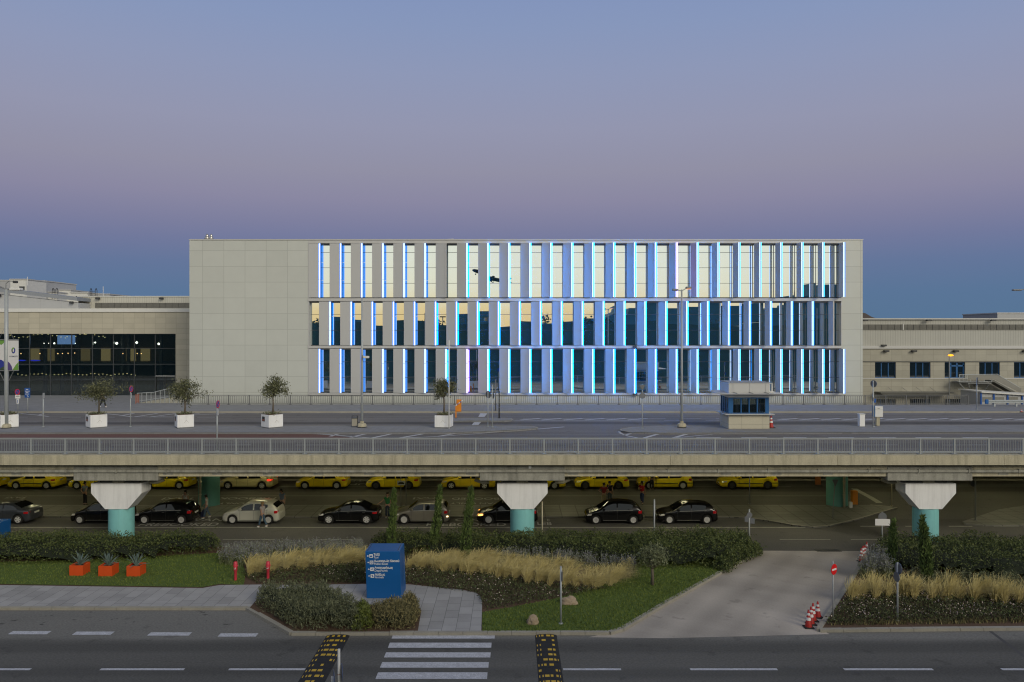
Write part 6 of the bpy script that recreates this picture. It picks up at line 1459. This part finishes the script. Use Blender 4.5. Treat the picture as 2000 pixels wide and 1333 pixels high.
flowers('flower_cover', 'dense ground cover with many pink dots in the right bed along the kerb', PZ([(1660,1166),(1720,1160),(1900,1168),(2060,1175),(2060,1214),(1800,1217),(1610,1222),(1630,1200)]), 16000, 900, .28)
blades(PZ([(1612,1222),(1700,1215),(2040,1208),(2040,1217),(1700,1222)]), 900, .2, 'sage_warm', 'edge_weeds', 'dry weeds along the right kerb', .1)
# cypresses
def cypress(xb, yb, xt, yt, w, label, n=2600):
    X, Y = G(xb, yb, .1); e = empty('cypress', (X, Y, .1), label, 'cypress', 'slim cypresses'); H = ZA(yt, Y)-.1; dx = XA(xt, Y)-X
    MB().tube([(0,0,0),(dx*.5,0,H*.5),(dx*.95,0,H*.93)], [.06,.04,.012], 7).build('trunk','bark',e)
    t = rng.beta(1.1, 1.3, n); a = rng.uniform(0, 2*math.pi, n); prof = np.interp(t, [0,.06,.3,.7,.9,1], [.55,.85,1.,.72,.42,.08])
    lob = np.array([1+.55*mn.noise(Vector((math.cos(q_)*1.4, math.sin(q_)*1.4, tt*7+xb))) for q_, tt in zip(a, t)])
    r = w/2*prof*lob*np.sqrt(rng.uniform(.25, 1, n)); bow = .06*np.sin(t*9+xb)
    Pn = np.column_stack([dx*t+bow*.5+np.cos(a)*r, np.sin(a)*r, t*H])
    quads_mesh('crown', leaves(Pn, .20, .28, 2.2), 'cypress_leaf', e)
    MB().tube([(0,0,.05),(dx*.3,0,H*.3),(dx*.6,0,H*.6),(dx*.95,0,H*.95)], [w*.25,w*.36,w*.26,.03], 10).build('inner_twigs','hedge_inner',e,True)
cypress(762, 1088, 771, 957, .44, 'slim cypress directly behind the blue sign'); cypress(845, 1087, 861, 950, .46, 'slim cypress in front of the bronze hatchback tail'); cypress(905, 1104, 921, 954, .56, 'slim leaning cypress left of the middle pier, nearest to the grass')
cypress(1738, 1124, 1746, 1018, .48, 'short slim cypress beside the violet flower clump', 2000); cypress(1812, 1142, 1802, 1010, .60, 'cypress standing in front of the last turquoise pier')
# round olives
def olive(loc, label, H, trunk_h, cw, cd, ch, mat, seed, n=2600, r=.06, leaf=.13, lean=0., flat=1., group=None, clusters=46, multi=False):
    rn = random.Random(seed); e = empty('olive_tree', loc, label, 'olive tree', group)
    b = MB(); top = (lean, 0, trunk_h); b.tube([(0,0,-.05),(lean*.4+.02,.01,trunk_h*.55),top], [r*1.3,r,r*.85], 9)
    cz = trunk_h+(H-trunk_h)*.52; cl = []
    for k in range(clusters):
        while True:
            u_ = Vector((rn.uniform(-1,1), rn.uniform(-1,1), rn.uniform(-.85,1)))
            if .35 < u_.length < 1: break
        q_ = .74+.62*mn.noise(Vector((u_.x*1.8+seed, u_.y*1.8, u_.z*1.8)))
        cl.append(Vector((lean+u_.x*cw/2*q_*1.12, u_.y*cd/2*q_*1.12, cz+u_.z*ch/2*q_*1.12)))
    for c in cl[::3]:
        mid = Vector(top).lerp(c, .5)+Vector((rn.gauss(0,.06), rn.gauss(0,.06), rn.uniform(-.05,.06))); b.tube([top, mid, c], [r*.55,r*.3,.008], 5)
    b.build('trunk', 'bark', e, True)
    pts = []
    for c in cl:
        s_ = rn.uniform(.10, .24)*cw/1.8; m = int(n/clusters*rn.uniform(.6,1.4))
        for _ in range(m): pts.append(c+Vector((rn.gauss(0,s_), rn.gauss(0,s_), rn.gauss(0,s_*.7))))
    quads_mesh('crown', leaves(np.array([tuple(p) for p in pts]), leaf, .38, .3), mat, e); return e
def planter(x0, x1, yb, yt, rot, label, sign=True):
    xc = (x0+x1)/2; X, Y = G(xc, yb-3, UP+.12); s = 1.22; e = empty('planter_box', (X, Y, UP+.12), label, 'planter', 'white tree planters on the traffic island', R(rot)); h = (yb-yt)*Y/F*.98
    MB().bbox(-s/2,s/2,-s/2,s/2,.05,h,.03).build('box','white_paint',e); MB().box(-s/2+.06,s/2-.06,-s/2+.06,s/2-.06,0,.05).build('foot','sign_back',e); MB().box(-s/2+.08,s/2-.08,-s/2+.08,s/2-.08,h,h+.03).build('earth','soil',e)
    tri = MB(); pts = [(-.16,.42),(0,.60),(.16,.42)]
    for a, c in ((0,1),(1,2)): tri.tube([(pts[a][0]+.05,-s/2-.003,pts[a][1]),(pts[c][0]+.05,-s/2-.003,pts[c][1])], .007, 4)
    tri.build('relief_mark','stone_kerb',e)
    if sign: o = MB().box(-s/2-.012,-s/2-.001,.02,.42,.5,.86).build('dark_label','dark_metal',e); MB().box(-s/2-.016,-s/2-.0125,.06,.38,.55,.66).build('label_band','rust_red',o)
    pts = np.array([(random.gauss(0,.30), random.gauss(0,.30), h+abs(random.gauss(.06,.06))) for _ in range(260)]); quads_mesh('low_plants', leaves(pts, .12, .4, .8), 'sage_leaf', e)
    return X, Y, UP+.12+h
for (x0,x1,yb,yt,rot,sg,lb,tree) in ((-1,34,838,812,40,True,'white tree planter at the foot of the banner post',None),
    (170,207,838,812,44,True,'white tree planter left of the no stopping sign post, tree with widest crown',(193,745,1.15,3.0,1.75,'olive tree with the widest, flattest crown, in a white planter')),
    (342,378,838,812,32,True,'white tree planter in front of the left corner of the office block',(361,743,1.1,2.55,1.9,'round dense olive tree in the planter at the left corner of the office block')),
    (513,550,838,812,46,True,'white tree planter in front of the blank panelled wall',(533,744,1.3,2.15,1.7,'loose olive tree with a gap in its crown, before the blank panelled wall')),
    (852,882,838,813,-8,False,'white tree planter next to the thin cream pole',(867,744,1.35,2.2,1.55,'dark olive tree in front of a glowing light strip'))):
    X, Y, zt = planter(x0, x1, yb, yt, rot, lb, sg)
    if tree:
        H = ZA(tree[1], Y)-zt; olive((X+(tree[0]-(x0+x1)/2)*Y/F, Y, zt), tree[5], H, tree[2], tree[3], tree[3]*.9, H-tree[2]+.25, 'olive_leaf', int(x0), n=3000, leaf=.15, group='olive trees in white planters', clusters=34)
X, Y = G(1274, 1143, .12); H = ZA(1066, Y)-.12
olive((X, Y, .12), 'small pale olive tree on the lawn beside the ramp', H, .85, 1.6, 1.3, 1.3, 'olive_pale', 77, n=2600, r=.075, leaf=.11, clusters=44)
tag(MB().tube([(0,0,0),(0,0,ZA(665,61)-UP-.12)], .045, 8).build('flag_pole', 'stone_white', None, True, (XA(877,61), 61, UP+.12)), 'thin cream pole rising behind the dark olive planter', 'pole')
# agaves in orange boxes
for x0, x1, yb, lb in ((135.3,162,1125,'left orange planter with a spiky agave'),(192,219,1126,'middle orange planter with a spiky agave'),(247,273.3,1126.3,'right orange planter with a spiky agave')):
    X0_, Y = G(x0, yb, .118); X1_, _ = G(x1, yb, .118); s = X1_-X0_; e = empty('orange_planter', ((X0_+X1_)/2, Y+s/2, .118), lb, 'planter', 'orange planters on the lawn'); h = .55; t = .05
    b = MB(); b.box(-s/2,s/2,-s/2,-s/2+t,0,h); b.box(-s/2,s/2,s/2-t,s/2,0,h); b.box(-s/2,-s/2+t,-s/2+t,s/2-t,0,h); b.box(s/2-t,s/2,-s/2+t,s/2-t,0,h); b.build('box','orange_paint',e); MB().box(-s/2+t,s/2-t,-s/2+t,s/2-t,.02,h-.10).build('earth','soil',e)
    a_ = empty('agave', ((X0_+X1_)/2, Y+s/2, .118+h-.1), lb.replace('orange planter with a spiky agave', 'spiky grey green agave, in its orange planter'), 'agave', 'agaves in the orange planters')
    rn = random.Random(int(x0)); 
    for k in range(19):
        az = k*2.4+rn.uniform(-.2,.2); el = R(rn.uniform(38, 84)) if k > 3 else R(rn.uniform(14,35)); L = rn.uniform(.65,.9); w = .05; d = Vector((math.cos(az)*math.cos(el), math.sin(az)*math.cos(el), math.sin(el))); sd = d.cross(Vector((0,0,1))).normalized(); nn = sd.cross(d); vs = []; fs = []
        for i, (tt, ww) in enumerate(((0,.8),(.25,1.1),(.55,.9),(.8,.5),(1,.03))):
            c = d*L*tt+Vector((0,0,.06*math.sin(tt*3.)-.10*tt*tt*(1.2-math.sin(el)))); vs += [c-sd*w*ww+nn*.012*ww, c-nn*.015*ww, c+sd*w*ww+nn*.012*ww]
        for i in range(4): fs += [(3*i,3*i+1,3*i+4,3*i+3),(3*i+1,3*i+2,3*i+5,3*i+4),(3*i+2,3*i,3*i+3,3*i+5)]
        MB().add(vs, fs).build('leaf','agave',a_,True)
# ---------------------------------------------------------------- what stands behind the camera, seen mirrored in the office glass
def mx(x, Yb): return (x-CX)*(2*Yg-Yb)/F
def mz(y, Yb): return CZ+(HZ-y)*(2*Yg-Yb)/F
pbr('hotel_wall', (.10,.27,.34), .7, var=.1, scale=.2); pbr('far_leaf', (.06,.13,.13), .8, island=.4)
def far_block(xs, Yb, dpt, label, name='far_building'):
    e = empty(name, (0, Yb, 0), label, 'building')
    b = MB(); b.ex([(mx(xs[0][0],Yb),0)]+[(mx(x,Yb), mz(y,Yb)) for x, y in xs]+[(mx(xs[-1][0],Yb),0)], -dpt, 0); b.build('wall','hotel_wall',e)
    wn = MB(); x0, x1 = mx(xs[0][0],Yb), mx(xs[-1][0],Yb); zt = min(mz(y,Yb) for _, y in xs)
    z = 4.
    while z < zt-2.5:
        x = x0+1.5
        while x < x1-2: wn.box(x, x+1.6, .02, .06, z, z+1.5); x += 3.4
        z += 3.4
    wn.build('windows','window_glass',e)
far_block([(1195,622),(1225,606),(1228,594),(1500,594),(1502,590),(1560,590),(1562,580),(1600,578),(1602,552),(1760,550)], -190, 30, 'dark long hotel block mirrored in the right half of the office glass')
far_block([(890,618),(935,617),(936,614),(960,614)], -150, 20, 'dark flat roofed building mirrored in the middle of the office glass')
far_block([(1120,622),(1150,618),(1180,618)], -170, 20, 'dark low building mirrored beside the hotel block')
far_block([(640,625),(700,628)], -140, 16, 'dark low building mirrored in the left bays of the office glass')
def far_tree(x, ytop, Yb, w, seed):
    X, zt = mx(x, Yb), mz(ytop, Yb); e = empty('far_tree', (X, Yb, 0), 'dark tree behind the viewer, mirrored in the office glass', 'tree', 'trees mirrored in the office glass'); MB().tube([(0,0,0),(0,0,zt*.6)], [.35,.15], 7).build('trunk','bark',e); rn = np.random.default_rng(seed); k = 1500
    c = rn.normal(size=(40,3)); c /= np.linalg.norm(c, axis=1, keepdims=True); c *= rn.uniform(.3,1,(40,1)); q_ = c[rn.integers(0,40,k)]+rn.normal(0,.16,(k,3)); Pn = np.column_stack([q_[:,0]*w, q_[:,1]*w, zt*.58+q_[:,2]*zt*.36]); quads_mesh('crown', leaves(Pn, 1.0, .7, .2), 'far_leaf', e)
for k, (x, y, w) in enumerate(((622,622,7),(660,640,5),(735,628,6),(770,640,6),(805,638,5),(848,624,6),(872,640,5),(985,648,5),(1030,630,5),(1065,642,6),(1078,620,6),(1105,640,7),(1165,606,7),(1190,612,6))): far_tree(x, y, -120-(k%3)*15, w, k)
b = MB()
tl_ = [( -1500,640)]+[(x, 646+5*mn.noise(Vector((x*.021,.3,0)))+3*mn.noise(Vector((x*.09,1.3,0)))) for x in range(-1400, 3400, 25)]+[(3500,640)]
b.ex([(mx(-1500,-260),0)]+[(mx(x,-260), mz(y,-260)) for x, y in tl_]+[(mx(3500,-260),0)], -12, 0); o = b.build('far_wood', 'far_leaf'); tag(o, 'dark far off wood behind the viewer', 'wood', kind='stuff')
e = empty('lamp_post', (mx(863,-60), -60, 0), 'twin headed lamp post mirrored in a middle row window', 'lamp post'); ztp = mz(618,-60); MB().tube([(0,0,0),(0,0,ztp)], .13, 8).build('pole','dark_metal',e,True); MB().bbox(-.85,.85,-.3,.3,ztp-.12,ztp+.2,.05).build('lamp_head','dark_metal',e)
# climbing aircraft, seen mirrored in the top row
sp_ = .5; Da = 700.; Xa, Za = (964-CX)*sp_, CZ+(HZ-537)*sp_; ya_ = 2*Yg-sp_*F
ap = empty('airliner', (Xa, ya_, Za), 'climbing airliner mirrored in the top row of office windows', 'aircraft'); ap.rotation_euler = (R(8), R(13), R(18)); ap.scale = (.92, .92, .92)
pbr('aircraft_dark', (.02,.02,.02), .5)
b = MB(); b.tube([(-18,0,.2),(-17.2,0,.3),(-15.5,0,.2),(-12,0,0),(8,0,0),(14,0,.7),(18.5,0,1.5)], [.25,1.,1.65,2.,2.,1.35,.3], 14); b.build('fuselage','aircraft_dark',ap,True)
for s_ in (-1,1):
    w_ = MB(); w_.prism([(-4,s_*1.5),(3,s_*1.5),(8,s_*16),(6,s_*16.5)], -.9, -.5)
    for v in range(len(w_.v)): x, y, z = w_.v[v]; w_.v[v] = (x, y, z+abs(y)*.09)
    w_.build('wing','aircraft_dark',ap); MB().lathe([(.3,-5.2),(1.,-5),(1.05,-3),(.5,-1.2)], (0,s_*5.6,-1.4), 'X', 12).build('engine','aircraft_dark',ap,True)
    MB().prism([(13.5,s_*.5),(17,s_*.5),(19,s_*6),(17.5,s_*6)], 1., 1.3).build('tailplane','aircraft_dark',ap)
MB().ex([(13.5,1.2),(17.2,1.5),(19,5.2),(17.2,5.2)], -.15, .15).build('fin','aircraft_dark',ap)
g_ = MB()
for x, y in ((-13,0),(1,2.8),(1,-2.8)): g_.tube([(x,y,-1.5),(x,y,-3.4)], .25, 6); g_.tube([(x,y-.4,-3.5),(x,y+.4,-3.5)], .6, 10)
g_.build('landing_gear','aircraft_dark',ap)
# ---------------------------------------------------------------- dusk sky: blue, mauve band and earth shadow ahead, the afterglow behind the camera
wd = bpy.data.worlds.new('World'); sc.world = wd; wd.use_nodes = True; nt = wd.node_tree; nt.nodes.clear(); L = nt.links
out = N(nt, 'ShaderNodeOutputWorld'); bg = N(nt, 'ShaderNodeBackground'); L.new(bg.outputs[0], out.inputs[0])
tc = N(nt, 'ShaderNodeTexCoord'); nm = N(nt, 'ShaderNodeVectorMath', operation='NORMALIZE'); L.new(tc.outputs['Generated'], nm.inputs[0])
sp = N(nt, 'ShaderNodeSeparateXYZ'); L.new(nm.outputs[0], sp.inputs[0])
def ramp(stops, fac):
    r = N(nt, 'ShaderNodeValToRGB'); e = r.color_ramp.elements; r.color_ramp.interpolation = 'EASE' if False else 'LINEAR'
    e[0].position, e[0].color = stops[0][0], (*stops[0][1], 1); e[1].position, e[1].color = stops[-1][0], (*stops[-1][1], 1)
    for p, c in stops[1:-1]: x = e.new(p); x.color = (*c, 1)
    L.new(fac, r.inputs[0]); return r.outputs[0]
EAST = [(0,S(86,116,146)),(.05,S(90,117,151)),(.085,S(100,118,154)),(.112,S(113,121,156)),(.135,S(125,127,158)),(.165,S(138,136,162)),(.20,S(145,144,165)),(.25,S(147,150,175)),(.31,S(142,152,183)),(.36,S(135,151,187)),(.40,S(130,148,188)),(.6,S(122,134,162)),(1,S(122,126,138))]
WEST = [(0,(1.,.70,.30)),(.03,(1.03,.80,.43)),(.043,(1.06,.93,.65)),(.06,(1.07,1.02,.82)),(.10,(1.05,1.05,.92)),(.22,(.98,.96,.84)),(.4,(.74,.74,.70)),(.7,(.42,.45,.48)),(1,S(122,126,138))]
ce = ramp(EAST, sp.outputs[2]); cw = ramp(WEST, sp.outputs[2])
mr = N(nt, 'ShaderNodeMapRange', interpolation_type='SMOOTHERSTEP'); mr.inputs[1].default_value = .10; mr.inputs[2].default_value = .97; 
ng = N(nt, 'ShaderNodeVectorMath', operation='DOT_PRODUCT'); ng.inputs[1].default_value = (math.sin(R(12)), -math.cos(R(12)), 0); L.new(nm.outputs[0], ng.inputs[0]); L.new(ng.outputs['Value'], mr.inputs[0])
mx_ = N(nt, 'ShaderNodeMix', data_type='RGBA'); L.new(mr.outputs[0], mx_.inputs[0]); L.new(ce, mx_.inputs[6]); L.new(cw, mx_.inputs[7])
L.new(mx_.outputs[2], bg.inputs[0]); bg.inputs[1].default_value = 1.0
sl = bpy.data.lights.new('afterglow', 'SUN'); sl.energy = 1.4; sl.angle = R(24); sl.color = (1., .90, .72)
so = bpy.data.objects.new('afterglow', sl); col.objects.link(so); so.rotation_euler = (R(90-25), 0, R(34)); so.location = (0, -50, 40)
# ---------------------------------------------------------------- camera
cd = bpy.data.cameras.new('camera'); cd.sensor_width = 36; cd.lens = F/2000*36; cd.clip_end = 20000; cd.clip_start = .5
cd.shift_y = -(666.5-HZ)/2000
co = bpy.data.objects.new('camera', cd); col.objects.link(co); co.location = (0, 0, CZ); co.rotation_euler = (R(90), 0, 0); sc.camera = co
vs_ = sc.view_settings; vs_.view_transform = 'Standard'; vs_.look = 'None'; vs_.exposure = 0; vs_.gamma = 1
sc.render.engine = 'CYCLES'; sc.cycles.use_denoising = True; sc.cycles.filter_width = 1.15; sc.cycles.max_bounces = 8; sc.cycles.transparent_max_bounces = 12; sc.cycles.sample_clamp_indirect = 6
